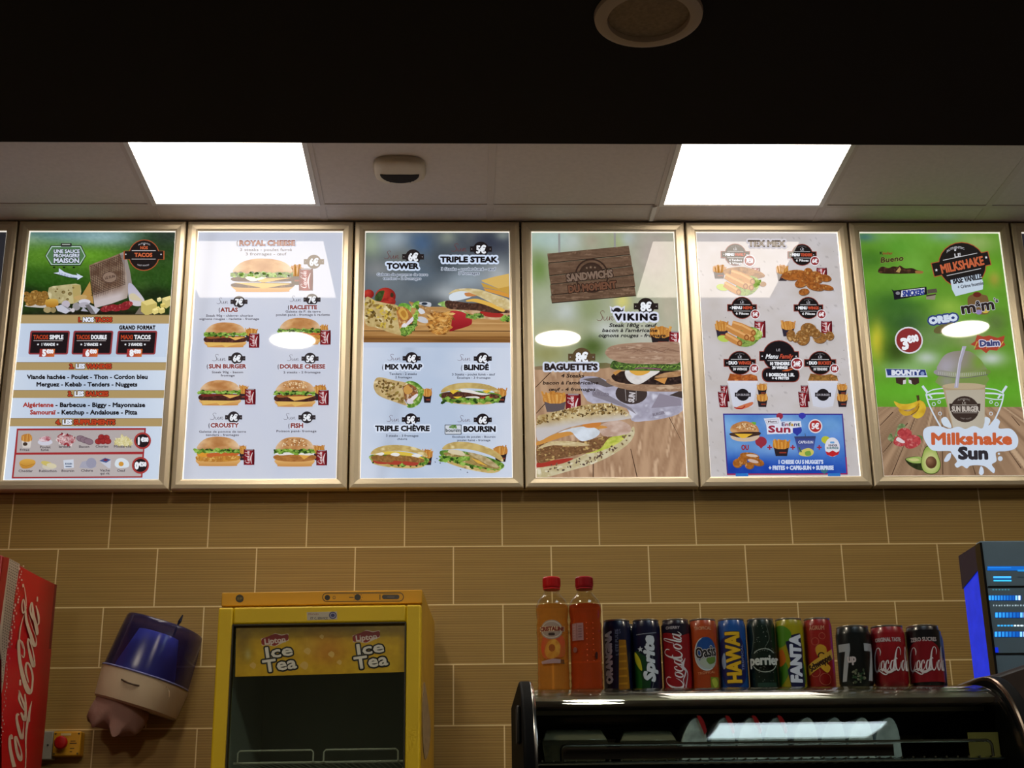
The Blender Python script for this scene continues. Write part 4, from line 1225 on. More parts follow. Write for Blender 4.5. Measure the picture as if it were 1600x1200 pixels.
# ---------------------------------------------------------------- poster: sandwiches of the moment
def art_moment(A):
    A.view(810, 340, 5.4536)
    A.band(104, 1380, blobs((160, 168, 140), [
        (200, 170, 160, 90, (168, 196, 186), .9), (190, 430, 90, 160, (104, 138, 60), .9), (330, 160, 160, 120, (176, 202, 200), .8), (480, 190, 80, 80, (196, 206, 206), .6), (640, 180, 70, 70, (176, 160, 140), .6), (880, 190, 70, 60, (160, 176, 110), .8), (960, 160, 70, 60, (180, 200, 204), .8), (1180, 300, 200, 300, (176, 164, 156), 1), (210, 700, 90, 140, (170, 180, 150), .8), (420, 790, 110, 110, (196, 206, 206), .8), (620, 760, 100, 180, (128, 144, 90), .7), (900, 700, 70, 80, (214, 206, 110), .9), (750, 960, 130, 100, (206, 212, 214), .9), (640, 1090, 120, 110, (72, 96, 36), .95), (1300, 760, 100, 220, (186, 176, 156), .8), (300, 950, 260, 80, (176, 176, 126), .7), (250, 1150, 200, 100, (150, 148, 84), .8), (1100, 1000, 180, 120, (196, 194, 188), .7)], 12, 60), 80, 90)
    A.rect(356, 118, 374, 310, (150, 152, 150)); A.rect(832, 112, 850, 280, (150, 150, 146)); A.ell(372, 322, 11, 6, (190, 184, 176)); A.ell(846, 278, 11, 6, (190, 184, 176))
    ys = ((292, 222), (378, 302), (486, 398), (560, 476), (652, 574), (720, 655))
    xl, xr = (262, 268, 278, 284, 288, 298), (960, 975, 990, 1000, 1006, 1008)
    for k in range(5):
        q = [(xl[k], ys[k][0]), (xr[k], ys[k][1]), (xr[k] + 12, ys[k + 1][1] - 8), (xl[k] + 10, ys[k + 1][0] - 8)]
        A.poly([(x, y + 7) for x, y in q], (40, 26, 20))
        A.tex(q, speck((116, 88, 68), (86, 62, 46), 120, 9, k + 3, (134, 104, 82)))
    A.ring(640, 480, 138, 140, 14, (56, 38, 30)); A.ring(640, 480, 100, 102, 22, (58, 40, 32), a0=180, a1=360); A.ell(640, 470, 90, 84, (64, 46, 36), a0=180, a1=360)
    for x, y, r in ((598, 414, 12), (632, 408, 15), (668, 410, 12)): star(A, x, y, r, (130, 104, 84))
    A.text('SANDWICHS', 424, 450, 820, 510, (128, 104, 88), bold=.07, ol=(48, 32, 26), olw=.1, rot=-6)
    A.text('DU MOMENT', 436, 548, 850, 606, (112, 72, 52), bold=.07, ol=(46, 30, 24), olw=.1, rot=-6)
    badge(A, 1102, 742, 74, '8€', (36, 28, 28))
    sun(A, 680, 782, 826, 864, (110, 56, 50))
    A.ell(854, 772, 44, 34, (214, 218, 236)); A.poly([(790, 740), (830, 760), (880, 760), (922, 738), (914, 800), (800, 800)], (214, 218, 236))
    A.ell(855, 786, 34, 32, (34, 30, 36), a0=180, a1=360); A.rect(818, 782, 892, 792, (34, 30, 36)); A.poly([(806, 752), (816, 778), (834, 776), (822, 790), (806, 782)], (34, 30, 36)); A.poly([(908, 752), (896, 778), (878, 776), (890, 790), (908, 782)], (34, 30, 36))
    A.text('VIKING', 838, 810, 1196, 860, (22, 18, 24), bold=.12, track=.14, ol=(214, 218, 236), olw=.34)
    fries(A, 1130, 906, 1316, 1086, box=(36, 30, 34), n=22, mark=(120, 50, 36)); soda(A, 1300, 958, 1420, 1110)
    for t, x0, y0, x1, y1 in (('Steak 180g - œuf', 782, 890, 1182, 920), ("bacon à l'américaine", 722, 934, 1196, 962), ('oignons rouges - fromage', 690, 978, 1266, 1006)): A.text(t, x0, y0, x1, y1, (26, 22, 28), bold=.05, sh=.25)
    A.view(815, 540, 5.2175)
    A.band(160, 1072, lambda x, y: speck((190, 152, 118), (154, 116, 86), 50 + 0 * np.asarray(x), 300, 5, (206, 170, 136))((np.asarray(x) - 740) * (1 + (np.asarray(y) - 160) / 2600) + (np.asarray(y) * .06), y), 90, 90)
    for x0, y0, x1, y1 in ((590, 700, 582, 1062), (890, 830, 940, 1060), (1200, 560, 1340, 830), (120, 330, 250, 200), (125, 540, 290, 360)): A.stroke([(x0, y0, 5), (x1, y1, 7)], None, (60, 38, 26))
    A.blob([(120, 160), (300, 150), (700, 130), (720, 170), (500, 182), (120, 186)], fn=blobs((140, 116, 84), [(600, 130, 120, 60, (86, 96, 50), .9)]), n=3)
    # wrapping paper
    A.blob([(480, 262), (620, 244), (760, 300), (900, 340), (1318, 360), (1318, 520), (1180, 580), (1000, 606), (900, 600), (860, 500), (700, 470), (540, 440)], fn=speck((186, 184, 206), (150, 146, 166), 90, 70, 3, (206, 206, 224)), n=3)
    A.poly([(500, 262), (640, 248), (760, 320), (700, 330)], (96, 86, 86)); A.poly([(620, 340), (900, 500), (940, 550), (860, 500), (580, 400)], (132, 126, 140)); A.poly([(1060, 500), (1130, 380), (1300, 420), (1310, 480)], (142, 134, 152))
    A.ell(900, 380, 130, 88, (66, 54, 52)); A.vtext('SUN', 880, 370, 926, 452, (196, 190, 196), bold=.06, rot=8); A.stroke([(850, 340), (856, 440)], 4, (170, 160, 160)); A.stroke([(940, 360), (938, 440)], 4, (170, 160, 160)); A.poly([(1210, 395), (1318, 352), (1318, 420)], (70, 58, 56))
    A.text('BURGER', 580, 370, 720, 398, (120, 112, 128), bold=.05, rot=8); A.text('BURGER', 1070, 534, 1170, 556, (120, 112, 128), bold=.05, rot=-12)
    # flat burger at the top right
    A.blob([(720, 260), (800, 300), (1318, 318), (1318, 362), (1000, 362), (820, 340), (700, 290)], fn=speck((176, 142, 112), (140, 104, 78), 80, 20, 6, (196, 166, 136)), n=3)
    A.blob([(760, 220), (860, 196), (1312, 200), (1312, 300), (1000, 306), (800, 290), (740, 250)], fn=speck((56, 40, 36), (32, 22, 22), 26, 14, 7, (86, 64, 56)), n=3)
    A.blob([(1090, 250), (1170, 214), (1310, 200), (1310, 236), (1200, 250)], fn=speck((186, 142, 96), (150, 104, 66), 40, 14, 2), n=3)
    A.poly([(750, 210), (800, 186), (824, 194), (770, 232)], (196, 136, 64)); A.poly([(1085, 262), (1196, 252), (1172, 304)], (206, 140, 66))
    A.blob([(850, 200), (900, 188), (1130, 192), (1060, 250), (980, 300), (920, 302), (866, 262)], fn=speck((222, 218, 216), (204, 198, 196), 40, 30, 1), n=4); A.blob([(890, 192), (1050, 194), (1010, 226), (940, 232)], (222, 164, 58))
    A.blob([(740, 130), (780, 110), (900, 124), (1312, 126), (1312, 186), (1100, 196), (760, 184)], fn=speck((46, 66, 30), (110, 150, 60), 24, 12, 8, (30, 36, 24)), n=3)
    for i in range(16): A.stroke([(770 + 34 * i, 150 + 14 * (i % 3), 3), (790 + 34 * i, 168 - 10 * (i % 2), 6), (800 + 34 * i, 150 + 8 * (i % 2), 3)], None, GREENS[1 + i % 2])
    A.stroke([(930, 178), (1000, 172), (1150, 184)], 7, (150, 70, 120))
    A.blob([(690, 40), (740, -6), (880, -30), (1080, -36), (1318, -30), (1314, 122), (1120, 140), (860, 134), (740, 100), (700, 70)], fn=speck((176, 142, 116), (146, 110, 88), 120, 16, 9, (194, 164, 140)), n=4)
    for i in range(9): A.stroke([(760 + 50 * i, 20 + 11 * (i % 4), 2), (860 + 50 * i, 6 + 14 * (i % 3), 4), (960 + 45 * i, 22 + 12 * (i % 3), 2)], None, (122, 88, 70))
    badge(A, 498, 84, 78, '8€', (92, 72, 46))
    A.text("BAGUETTE'S", 192, 140, 626, 188, (44, 34, 34), bold=.1, ol=(206, 212, 230), olw=.3)
    fries(A, 178, 360, 378, 530, box=(96, 84, 88), n=22, mark=None); soda(A, 366, 384, 486, 560)
    for t, x0, y0, x1, y1 in (('4 Steaks', 326, 222, 514, 250), ("bacon à l'américaine", 176, 280, 630, 306), ('œuf - 4 fromages', 224, 334, 606, 360)): A.text(t, x0, y0, x1, y1, (48, 34, 30), bold=.05, sh=.25)
    # big seeded baguette
    A.blob([(132, 980), (300, 960), (500, 880), (700, 790), (860, 700), (916, 650), (918, 720), (860, 800), (720, 890), (560, 960), (380, 1010), (240, 1050), (134, 1062)], fn=speck((206, 196, 160), (184, 166, 116), 60, 40, 2, (224, 216, 190)), n=4)
    A.blob([(132, 940), (260, 920), (420, 905), (340, 945), (134, 980)], (176, 52, 40), n=4)
    A.blob([(132, 800), (300, 770), (520, 760), (730, 720), (760, 760), (640, 840), (500, 870), (300, 910), (132, 940)], fn=speck((140, 98, 60), (96, 62, 38), 22, 12, 4, (206, 172, 104)), n=4)
    A.blob([(520, 870), (640, 830), (720, 740), (860, 720), (780, 790), (640, 850)], fn=speck((166, 180, 50), (206, 206, 90), 30, 20, 5), n=4)
    A.blob([(132, 830), (240, 770), (420, 770), (560, 800), (400, 810), (260, 800)], fn=speck((214, 196, 150), (186, 160, 110), 40, 16, 5), n=4)
    A.blob([(640, 640), (780, 600), (884, 640), (880, 700), (760, 730), (660, 720)], fn=speck((206, 180, 166), (184, 150, 132), 50, 30, 6), n=4)
    A.blob([(132, 770), (300, 700), (460, 650), (640, 640), (700, 660), (560, 680), (320, 740), (132, 800)], (206, 140, 60), n=4)
    A.blob([(300, 700), (420, 660), (560, 650), (640, 690), (600, 740), (500, 768), (450, 740), (400, 690)], fn=speck((214, 224, 238), (196, 204, 214), 40, 40, 1), n=4); A.blob([(500, 632), (640, 610), (630, 650), (540, 660)], (206, 124, 50), n=4)
    A.blob([(132, 580), (200, 546), (360, 510), (540, 470), (700, 460), (820, 500), (892, 560), (880, 586), (700, 610), (540, 626), (380, 660), (240, 720), (132, 760)], fn=lambda x, y: mixc(speck((206, 186, 136), (176, 146, 90), 60, 40, 3)(x, y), (196, 190, 190), (np.asarray(y) - 560 + (np.asarray(x) - 500) * .12) / 70), n=4)
    A.scatter([(132, 580), (360, 508), (560, 470), (740, 470), (880, 560), (600, 550), (300, 590), (132, 640)], 170, 6.5, [(142, 112, 62), (86, 62, 30), (150, 116, 60), (96, 74, 46), (226, 208, 160)], 1.8)
    A.scatter([(132, 990), (600, 860), (910, 680), (860, 800), (560, 950), (140, 1055)], 60, 6, [(86, 66, 60), (120, 96, 70)], 1.7)


# ---------------------------------------------------------------- poster: tex mex
def nems(A, x, y, s=1.0, tone=((196, 130, 62), (150, 86, 34))):
    A.blob([(x + 200 * s, y + 60 * s), (x + 330 * s, y + 60 * s), (x + 360 * s, y + 130 * s), (x + 300 * s, y + 200 * s), (x + 220 * s, y + 220 * s), (x + 150 * s, y + 190 * s)], fn=speck((96, 130, 50), (160, 186, 84), 18, 16, 2, (70, 96, 40)))
    A.ell(x + 42 * s, y + 150 * s, 52 * s, 28 * s, (176, 200, 76), rot=10)
    A.scatter([(x + 290 * s, y + 70 * s), (x + 370 * s, y + 90 * s), (x + 360 * s, y + 150 * s), (x + 280 * s, y + 150 * s)], 40, 12 * s, [(190, 206, 110), (150, 180, 70), (110, 150, 50)], 1.6)
    for i, (a, b, c, d) in enumerate(((120, 20, 260, 70), (70, 50, 200, 120), (190, 40, 300, 100), (60, 120, 180, 190), (200, 110, 290, 150), (150, 90, 240, 140))):
        A.stroke([(x + a * s, y + b * s, 52 * s), (x + (a + c) / 2 * s, y + (b + d) / 2 * s, 60 * s), (x + c * s, y + d * s, 50 * s)], None, tone[0], n=5)
        A.stroke([(x + a * s, y + (b - 12) * s, 16 * s), (x + c * s, y + (d - 14) * s, 18 * s)], None, (222, 164, 96))
        A.ell(x + c * s, y + d * s, 22 * s, 26 * s, tone[1]); A.ell(x + c * s, y + d * s, 12 * s, 14 * s, (196, 134, 70))


def chicken(A, items, s, c=((170, 106, 42), (116, 66, 22), (206, 150, 80))):
    for i, (x, y, rx, ry, rot) in enumerate(items):
        A.ell(x + 4, y + 6, rx, ry, (110, 84, 66), rot=rot)
        A.ell(x, y, rx, ry, rot=rot, fn=speck(c[0], c[1], s, s * .8, i + 3, c[2]))


def bucket(A, x0, y0, x1, y1):
    A.poly([(x0, y0), (x1, y0), (x1 - 40, y1 - 14), ((x0 + x1) / 2, y1), (x0 + 40, y1 - 14)], lambda x, y: mixc((196, 198, 216), (206, 210, 226), np.abs(np.asarray(x) - (x0 + x1) / 2) / 120))
    A.rr(x0 - 6, y0 - 8, x1 + 6, y0 + 8, 7, (214, 214, 224))
    cx, cy = (x0 + x1) / 2, (y0 + y1) / 2
    A.ell(cx, cy, 52, 50, (34, 30, 34)); A.rect(cx - 66, cy - 18, cx + 66, cy + 16, (34, 30, 34)); A.text('SUN BURGER', cx - 56, cy - 9, cx + 56, cy + 8, (160, 156, 166), bold=.04)


def art_texmex(A):
    A.view(1070, 340, 5.4536)
    A.band(102, 2260, lambda x, y: mixc((204, 200, 206), (186, 178, 174), fbm(np.asarray(x) / 200, np.asarray(y) / 160, 6)) - 26 * (vn(np.asarray(x) / 16, np.asarray(y) / 16, 3) > .93)[..., None], 150, 100)
    R = random.Random(3)
    for k in range(90):
        x, y = R.uniform(150, 1380), R.uniform(130, 2200)
        if 300 < x < 1260 and y < 1500 and R.random() < .6: continue
        s = R.uniform(3, 8)
        A.poly([(x, y), (x + s, y - s * R.uniform(.2, 1.5)), (x + s * 1.4, y + s * .6)], (126, 118, 124))
    A.text('TEX MEX', 570, 170, 884, 218, (92, 76, 62), bold=.11, ol=(214, 208, 214), olw=.3)
    M = lambda w: [('MENU ', WHITE), (w, (196, 72, 44))]
    fries(A, 262, 372, 372, 494, box=(66, 54, 60)); soda(A, 596, 400, 668, 470)
    A.blob([(360, 420), (460, 396), (560, 400), (680, 440), (700, 480), (560, 500), (380, 470)], fn=speck((176, 118, 60), (130, 80, 36), 24, 20, 3)); A.ell(690, 540, 30, 22, (150, 100, 54))
    nems(A, 300, 420)
    plaque(A, 458, 290, 88, [M('FAMILY'), '4 Tenders', '5 Wings']); price_dot(A, 578, 342, 52, '7€50')
    fries(A, 806, 368, 910, 512, box=(52, 42, 50)); soda(A, 1152, 398, 1242, 500)
    chicken(A, [(960, 462, 110, 44, -6), (1080, 440, 40, 40, 0), (1150, 480, 60, 50, 30), (1220, 486, 58, 30, 8), (1020, 530, 60, 36, -20), (1090, 510, 60, 34, 20), (1140, 560, 80, 34, 12), (1230, 566, 66, 24, 10), (1040, 606, 46, 28, -10)], 22, ((176, 100, 36), (118, 58, 18), (206, 144, 70)))
    plaque(A, 1030, 290, 88, [M('TENDERS'), '6 Pièces']); price_dot(A, 1138, 342, 42, '6€')
    fries(A, 272, 850, 390, 1010, box=(46, 40, 56)); soda(A, 610, 856, 704, 1000); nems(A, 300, 860)
    plaque(A, 506, 746, 90, [M('NEMS'), '6 Pièces']); price_dot(A, 618, 802, 42, '5€')
    fries(A, 838, 850, 958, 990, box=(46, 40, 56)); soda(A, 1184, 856, 1278, 960)
    chicken(A, [(920, 980, 36, 50, 10), (1075, 930, 70, 56, 10), (1020, 1000, 62, 66, -10), (1170, 1000, 60, 48, 0), (1255, 984, 38, 38, 0), (1130, 960, 50, 40, 20), (960, 1010, 30, 30, 0)], 18, ((166, 112, 52), (104, 64, 24), (206, 160, 96)))
    plaque(A, 1076, 746, 90, [M('WINGS'), '6 Pièces']); price_dot(A, 1188, 800, 42, '6€')
    A.view(1080, 540, 5.217)
    for bx, t, n in ((302, 'WINGS', '20 WINGS'), (964, 'BUCKET', '18 TENDERS')):
        soda(A, bx - 54, 308, bx + 6, 440, -8); soda(A, bx - 76, 360, bx - 6, 488, -8)
        fries(A, bx + 240, 290, bx + 324, 390, box=(44, 36, 42), n=10); fries(A, bx + 236, 372, bx + 328, 486, box=(44, 36, 42), n=10)
        A.tex([(bx - 4, 280), (bx + 20, 210), (bx + 60, 216), (bx + 120, 224), (bx + 190, 214), (bx + 240, 230), (bx + 252, 282)], speck((196, 104, 40) if bx < 500 else (166, 116, 50), (130, 54, 20) if bx < 500 else (104, 68, 28), 22, 16, 5, (222, 140, 70)))
        bucket(A, bx, 278, bx + 244, 494)
        plaque(A, bx + 102, 124, 94, [[('DUO ', WHITE), (t, (196, 72, 44))], n]); price_dot(A, bx + 220, 170, 40, '15€')
    A.blob([(360, 496), (420, 470), (500, 446), (500, 470), (440, 500), (380, 506)], (206, 110, 70)); A.stroke([(350, 492), (410, 502), (440, 478)], 9, (176, 34, 36))
    for g, c in ((6, (146, 62, 50)), (0, (26, 22, 26))):
        A.ell(728, 66, 130 + g, 122 + g, c); A.rect(570 - g, 34 - g, 886 + g, 104 + g, c); A.rr(588 - g, 168 - g, 888 + g, 278 + g, 50, c)
    A.rect(630, 104, 826, 108, (210, 210, 214)); A.text('LE', 704, 8, 738, 28, (200, 196, 206)); A.text('Menu', 612, 52, 716, 90, WHITE, bold=.03, sh=.3); A.text('Family', 728, 52, 836, 88, (206, 76, 50), bold=.03, sh=.3)
    for d in (588, 868): star(A, d, 70, 8, WHITE)
    for t, x0, y0, x1, y1 in (('10 TENDERS', 648, 118, 812, 142), ('20 WINGS', 668, 152, 796, 174), ('1 BOISSONS 1.5L', 616, 210, 850, 234), ('+ 4 FRITES', 664, 240, 806, 260)): A.text(t, x0, y0, x1, y1, WHITE, bold=.08)
    A.stroke([(750, 190, 3), (800, 184, 14), (850, 170, 2)], None, (206, 90, 40)); price_dot(A, 874, 132, 52, '24€')


def art_children(A):
    """the blue children's-menu sheet taped onto the tex mex poster"""
    A.view(1080, 540, 5.217)
    c = [(258, 540), (1250, 540), (1284, 1046), (282, 1048)]
    P = lambda u, v: ((c[0][0] * (1 - u) + c[1][0] * u) * (1 - v) + (c[3][0] * (1 - u) + c[2][0] * u) * v, (c[0][1] * (1 - u) + c[1][1] * u) * (1 - v) + (c[3][1] * (1 - u) + c[2][1] * u) * v)
    A.grid(P, 1, 1, lambda x, y: np.broadcast_to(np.array((70, 50, 130.)), x.shape + (3,)))
    Q = lambda u, v: P(.01 + .98 * u, .02 + .96 * v)
    A.grid(Q, 50, 40, blobs((70, 120, 200), [(300, 640, 160, 120, (130, 178, 226), .9), (760, 620, 200, 90, (146, 186, 228), .9), (1150, 640, 150, 100, (120, 170, 220), .8), (700, 830, 260, 80, (150, 190, 230), .7), (350, 800, 160, 80, (120, 170, 220), .6), (1180, 780, 120, 90, (110, 150, 220), .7), (760, 1020, 800, 110, (28, 66, 170), 1), (300, 1000, 200, 80, (30, 60, 160), .8)], 20, 60))
    A.poly([(258, 540), (1250, 540), (1250, 548), (258, 548)], (60, 50, 140)); A.poly([(1266, 900), (1276, 900), (1284, 1046), (1274, 1046)], (150, 40, 100)); A.poly([(282, 1036), (1284, 1034), (1284, 1046), (282, 1048)], (150, 40, 90))
    for x, y, rx, ry, k in ((726, 560, 28, 26, (150, 50, 70)), (912, 556, 30, 24, (60, 60, 170)), (568, 772, 48, 42, (150, 50, 66)), (868, 676, 40, 36, (50, 60, 160)), (1104, 756, 36, 30, (186, 190, 60)), (1090, 1010, 30, 24, (60, 110, 130))): A.ell(x, y, rx, ry, k); A.poly([(x - rx * .7, y + ry * .5), (x + rx * .7, y + ry * .5), (x, y + ry * 1.4)], k)
    A.blob([(320, 690), (330, 640), (400, 608), (460, 606), (530, 636), (552, 690), (500, 704), (400, 710)], fn=speck((206, 160, 110), (180, 122, 72), 60, 40, 1), n=4); A.scatter([(340, 660), (420, 615), (530, 650), (520, 680)], 50, 4, [(232, 210, 170), (150, 100, 60)], 1.5)
    A.blob([(320, 700), (552, 692), (540, 728), (440, 738), (340, 730)], fn=speck((76, 54, 44), (50, 34, 30), 30, 20, 2), n=4); A.poly([(350, 706), (500, 708), (420, 754)], (226, 180, 60)); A.blob([(320, 724), (420, 744), (552, 720), (520, 762), (420, 772), (340, 756)], (206, 184, 162), n=4); A.blob([(490, 610), (528, 612), (520, 634)], (110, 170, 60))
    A.poly([(594, 580), (722, 572), (736, 606), (900, 602), (906, 650), (832, 660), (832, 700), (620, 712), (614, 634)], (218, 222, 238))
    A.poly([(606, 592), (714, 582), (716, 620), (620, 628)], (170, 166, 180)); A.poly([(610, 596), (710, 587), (712, 616), (624, 624)], (222, 224, 238))
    A.text('Menu', 626, 598, 704, 614, (80, 60, 70), bold=.05, rot=-5); A.text('Sun', 628, 642, 818, 694, (150, 44, 66), bold=.08, ol=(222, 224, 238), olw=.2); A.text([('E', (70, 60, 110)), ('n', (150, 44, 66)), ('f', (70, 90, 60)), ('a', (190, 150, 40)), ('n', (70, 60, 110)), ('t', (60, 90, 90))], 738, 614, 892, 642, bold=.06)
    price_dot(A, 1020, 644, 58, '5€', fill=(176, 52, 50))
    A.text('OU', 404, 800, 466, 840, (150, 46, 62), bold=.07)
    chicken(A, [(470, 890, 80, 28, 6), (370, 950, 40, 36, -20), (410, 926, 40, 34, 20), (530, 940, 60, 30, 14), (468, 970, 36, 28, 0)], 20, ((180, 112, 48), (134, 76, 28), (206, 146, 80)))
    A.ell(492, 888, 50, 12, (214, 192, 176), rot=6); A.ell(500, 934, 46, 14, (206, 180, 166), rot=14)
    for x in (638, 830, 1050): A.rect(x - 20, 814, x + 20, 826, (160, 46, 66)); A.rect(x - 6, 800, x + 6, 840, (160, 46, 66))
    fries(A, 664, 750, 804, 892, box=(44, 36, 42), n=16, mark=(150, 60, 44))
    A.poly([(846, 740), (1022, 732), (994, 884), (940, 896), (880, 884)], lambda x, y: mixc((54, 62, 130), (90, 110, 180), (np.asarray(y) - 735) / 160)); A.poly([(842, 730), (1022, 726), (1020, 746), (848, 748)], (60, 66, 110))
    A.text('CAPRI-SUN', 876, 766, 1000, 788, (206, 210, 230), bold=.04); A.blob([(880, 880), (900, 846), (960, 826), (1002, 850), (990, 884), (940, 896)], (206, 196, 100)); A.blob([(930, 860), (970, 850), (980, 884), (940, 890)], (120, 160, 70)); A.stroke([(932, 704), (936, 730)], 5, (70, 80, 90)); A.stroke([(880, 820), (900, 860)], 12, (60, 100, 70))
    A.ell(1158, 818, 62, 80, (222, 222, 232)); A.poly([(1100, 852), (1130, 862), (1160, 846), (1190, 862), (1218, 850), (1206, 880), (1158, 898), (1112, 882)], (190, 40, 46)); A.text('KINDER', 1126, 796, 1200, 812, (60, 50, 80), bold=.05); A.text('SURPRISE', 1110, 818, 1210, 834, (60, 110, 120), bold=.06); A.rr(1140, 772, 1176, 788, 6, (110, 160, 210))
    A.text("1 CHEESE OU 5 NUGGET'S", 706, 926, 1080, 956, (206, 216, 240), bold=.08); A.text('+ FRITES + CAPRI-SUN + SURPRISE', 628, 974, 1166, 1006, (206, 216, 240), bold=.08)


# ---------------------------------------------------------------- poster: milkshakes
def art_milkshake(A):
    A.view(1320, 330, 5.218)
    A.band(132, 1600, blobs((92, 152, 34), [
        (220, 170, 100, 40, (52, 100, 120), .9), (400, 170, 180, 50, (120, 170, 100), .6), (700, 200, 260, 90, (104, 172, 46), .8), (900, 160, 160, 50, (130, 170, 160), .7), (1150, 220, 160, 90, (150, 180, 96), .9), (250, 360, 160, 90, (60, 116, 28), .9), (500, 260, 140, 80, (86, 160, 40), .8), (420, 480, 160, 100, (100, 160, 50), .6), (620, 420, 120, 140, (110, 176, 56), .8), (1250, 460, 120, 110, (104, 176, 30), .9), (1290, 520, 50, 60, (196, 150, 60), .6), (480, 720, 260, 100, (56, 108, 36), .95), (330, 850, 160, 120, (54, 104, 34), .9), (640, 640, 120, 70, (110, 180, 40), .8), (900, 760, 140, 90, (150, 190, 60), .8), (1240, 700, 120, 90, (104, 170, 40), .8), (560, 900, 160, 120, (44, 84, 44), .9), (760, 1000, 160, 140, (110, 140, 84), .8), (290, 1040, 70, 160, (214, 200, 40), .95), (450, 1120, 120, 140, (52, 76, 22), .95), (1290, 880, 100, 100, (92, 120, 56), .9), (1100, 1030, 180, 80, (150, 152, 110), .8), (700, 1180, 110, 60, (190, 200, 200), .9), (1240, 1180, 120, 60, (196, 206, 206), .9), (560, 1260, 240, 60, (150, 190, 130), .7), (800, 1450, 900, 110, (96, 180, 36), .95)], 10, 50), 90, 120)
    A.text([('K', BLACK), ('inder', (150, 60, 36))], 330, 294, 440, 316, bold=.05); A.text('Bueno', 330, 334, 528, 376, (66, 44, 30), bold=.05, sh=.2, rot=-6, ol=(130, 160, 60), olw=.06)
    A.blob([(318, 440), (350, 418), (400, 430), (440, 416), (480, 420), (500, 408), (540, 432), (600, 430), (640, 446), (688, 456), (684, 474), (620, 474), (500, 478), (330, 474)], fn=speck((64, 38, 26), (44, 26, 18), 30, 16, 3, (96, 60, 40)), n=3)
    A.poly([(462, 460), (496, 420), (506, 440), (494, 468)], (176, 144, 80)); A.blob([(630, 452), (690, 456), (684, 474), (632, 474)], (160, 106, 54))
    # chocolate bar
    A.poly([(422, 606), (440, 618), (716, 584), (722, 650), (442, 696), (436, 640)], (26, 24, 36)); A.poly([(505, 618), (700, 594), (696, 650), (498, 672)], (216, 218, 230)); A.text('SNICKERS', 512, 614, 694, 658, (46, 62, 150), bold=.08, sh=.1, rot=-5); A.ell(474, 640, 18, 14, (130, 130, 140))
    A.poly([(722, 610), (800, 600), (806, 632), (724, 644)], (86, 76, 66)); A.poly([(712, 660), (794, 646), (784, 694), (712, 690)], (146, 136, 116)); A.poly([(712, 656), (796, 642), (794, 654), (714, 668)], (70, 54, 44))
    # plaque
    def rotp(pts, a=-12, c=(1015, 395)):
        co, si = math.cos(math.radians(a)), math.sin(math.radians(a))
        return [(c[0] + (x - c[0]) * co - (y - c[1]) * si, c[1] + (x - c[0]) * si + (y - c[1]) * co) for x, y in pts]
    for g, k in ((7, (176, 84, 44)), (0, (30, 26, 26))):
        A.ell(1024, 402, 196 + g, 186 + g, k); A.poly(rotp([(772 - g, 340 - g), (1258 + g, 340 - g), (1258 + g, 448 + g), (772 - g, 448 + g)]), k)
    for y in (330, 462): A.poly(rotp([(872, y), (1170, y), (1170, y + 5), (872, y + 5)]), (206, 206, 210))
    A.text('AUTHENTIC', 890, 248, 1044, 266, (190, 190, 196), bold=.03, arc=22, rot=-10); star(A, 968, 277, 12, WHITE); A.text('LE', 958, 306, 1016, 334, (214, 214, 220), bold=.05, rot=-8)
    A.text('MILKSHAKE', 836, 366, 1208, 436, (206, 96, 56), bold=.05, rot=-12); star(A, 804, 446, 13, WHITE); star(A, 1228, 338, 13, WHITE)
    A.poly(rotp([(930, 500), (1190, 500), (1196, 580), (1178, 632), (940, 640), (924, 580)], -12, (1060, 560)), (196, 214, 232)); A.text('BASE VANILLE', 938, 492, 1184, 540, (36, 34, 42), bold=.05, rot=-10); A.text('+ Crème fouettée', 976, 556, 1200, 584, (46, 46, 58), bold=.03, rot=-10)
    # m&m's, oreo, daim
    A.blob([(1060, 680), (1120, 640), (1150, 628), (1190, 650), (1230, 670), (1240, 790), (1180, 816), (1080, 790)], (120, 90, 50)); A.ell(1140, 650, 34, 22, (110, 40, 30)); A.ell(1150, 796, 26, 20, (150, 130, 190)); A.ell(1205, 786, 30, 18, (206, 180, 60))
    A.text('m', 996, 716, 1128, 802, (44, 34, 34), bold=.06, ol=(196, 196, 206), olw=.05, rot=-8); A.text('m', 1166, 690, 1284, 776, (44, 34, 34), bold=.06, ol=(196, 196, 206), olw=.05, rot=-8); A.text('&', 1122, 704, 1168, 748, (44, 34, 34), bold=.06, ol=(196, 196, 206), olw=.1); A.text("'s", 1280, 680, 1316, 712, (44, 34, 34), bold=.06, ol=(196, 196, 206), olw=.1)
    A.text('OREO', 728, 830, 968, 880, (206, 220, 240), bold=.14, ol=(52, 66, 130), olw=.26, rot=-8)
    A.ell(838, 936, 76, 34, (104, 96, 52), rot=-18); A.ell(900, 905, 40, 20, (96, 90, 50), rot=-18)
    A.ell(555, 1032, 118, 112, (216, 216, 226)); A.ell(555, 1032, 106, 100, (146, 44, 46)); A.text('3', 488, 1018, 552, 1104, WHITE, bold=.09, rot=-12); A.text('€00', 540, 994, 634, 1046, WHITE, bold=.09, rot=-12)
    A.poly([(1070, 1064), (1110, 1040), (1130, 984), (1180, 1000), (1230, 990), (1300, 1010), (1362, 990), (1350, 1040), (1364, 1070), (1310, 1100), (1290, 1116), (1230, 1110), (1200, 1138), (1160, 1106), (1100, 1110), (1120, 1084)], (180, 66, 44))
    for k in range(7): A.stroke([(1100 + 34 * k, 1100 - 14 * (k % 3), 3), (1130 + 36 * k, 1040 - 10 * (k % 2), 9)], None, (206, 176, 70))
    A.text('Daim', 1146, 1030, 1318, 1076, (60, 66, 120), bold=.09, ol=(206, 206, 220), olw=.16, rot=-3)
    A.view(1340, 540, 5.219)
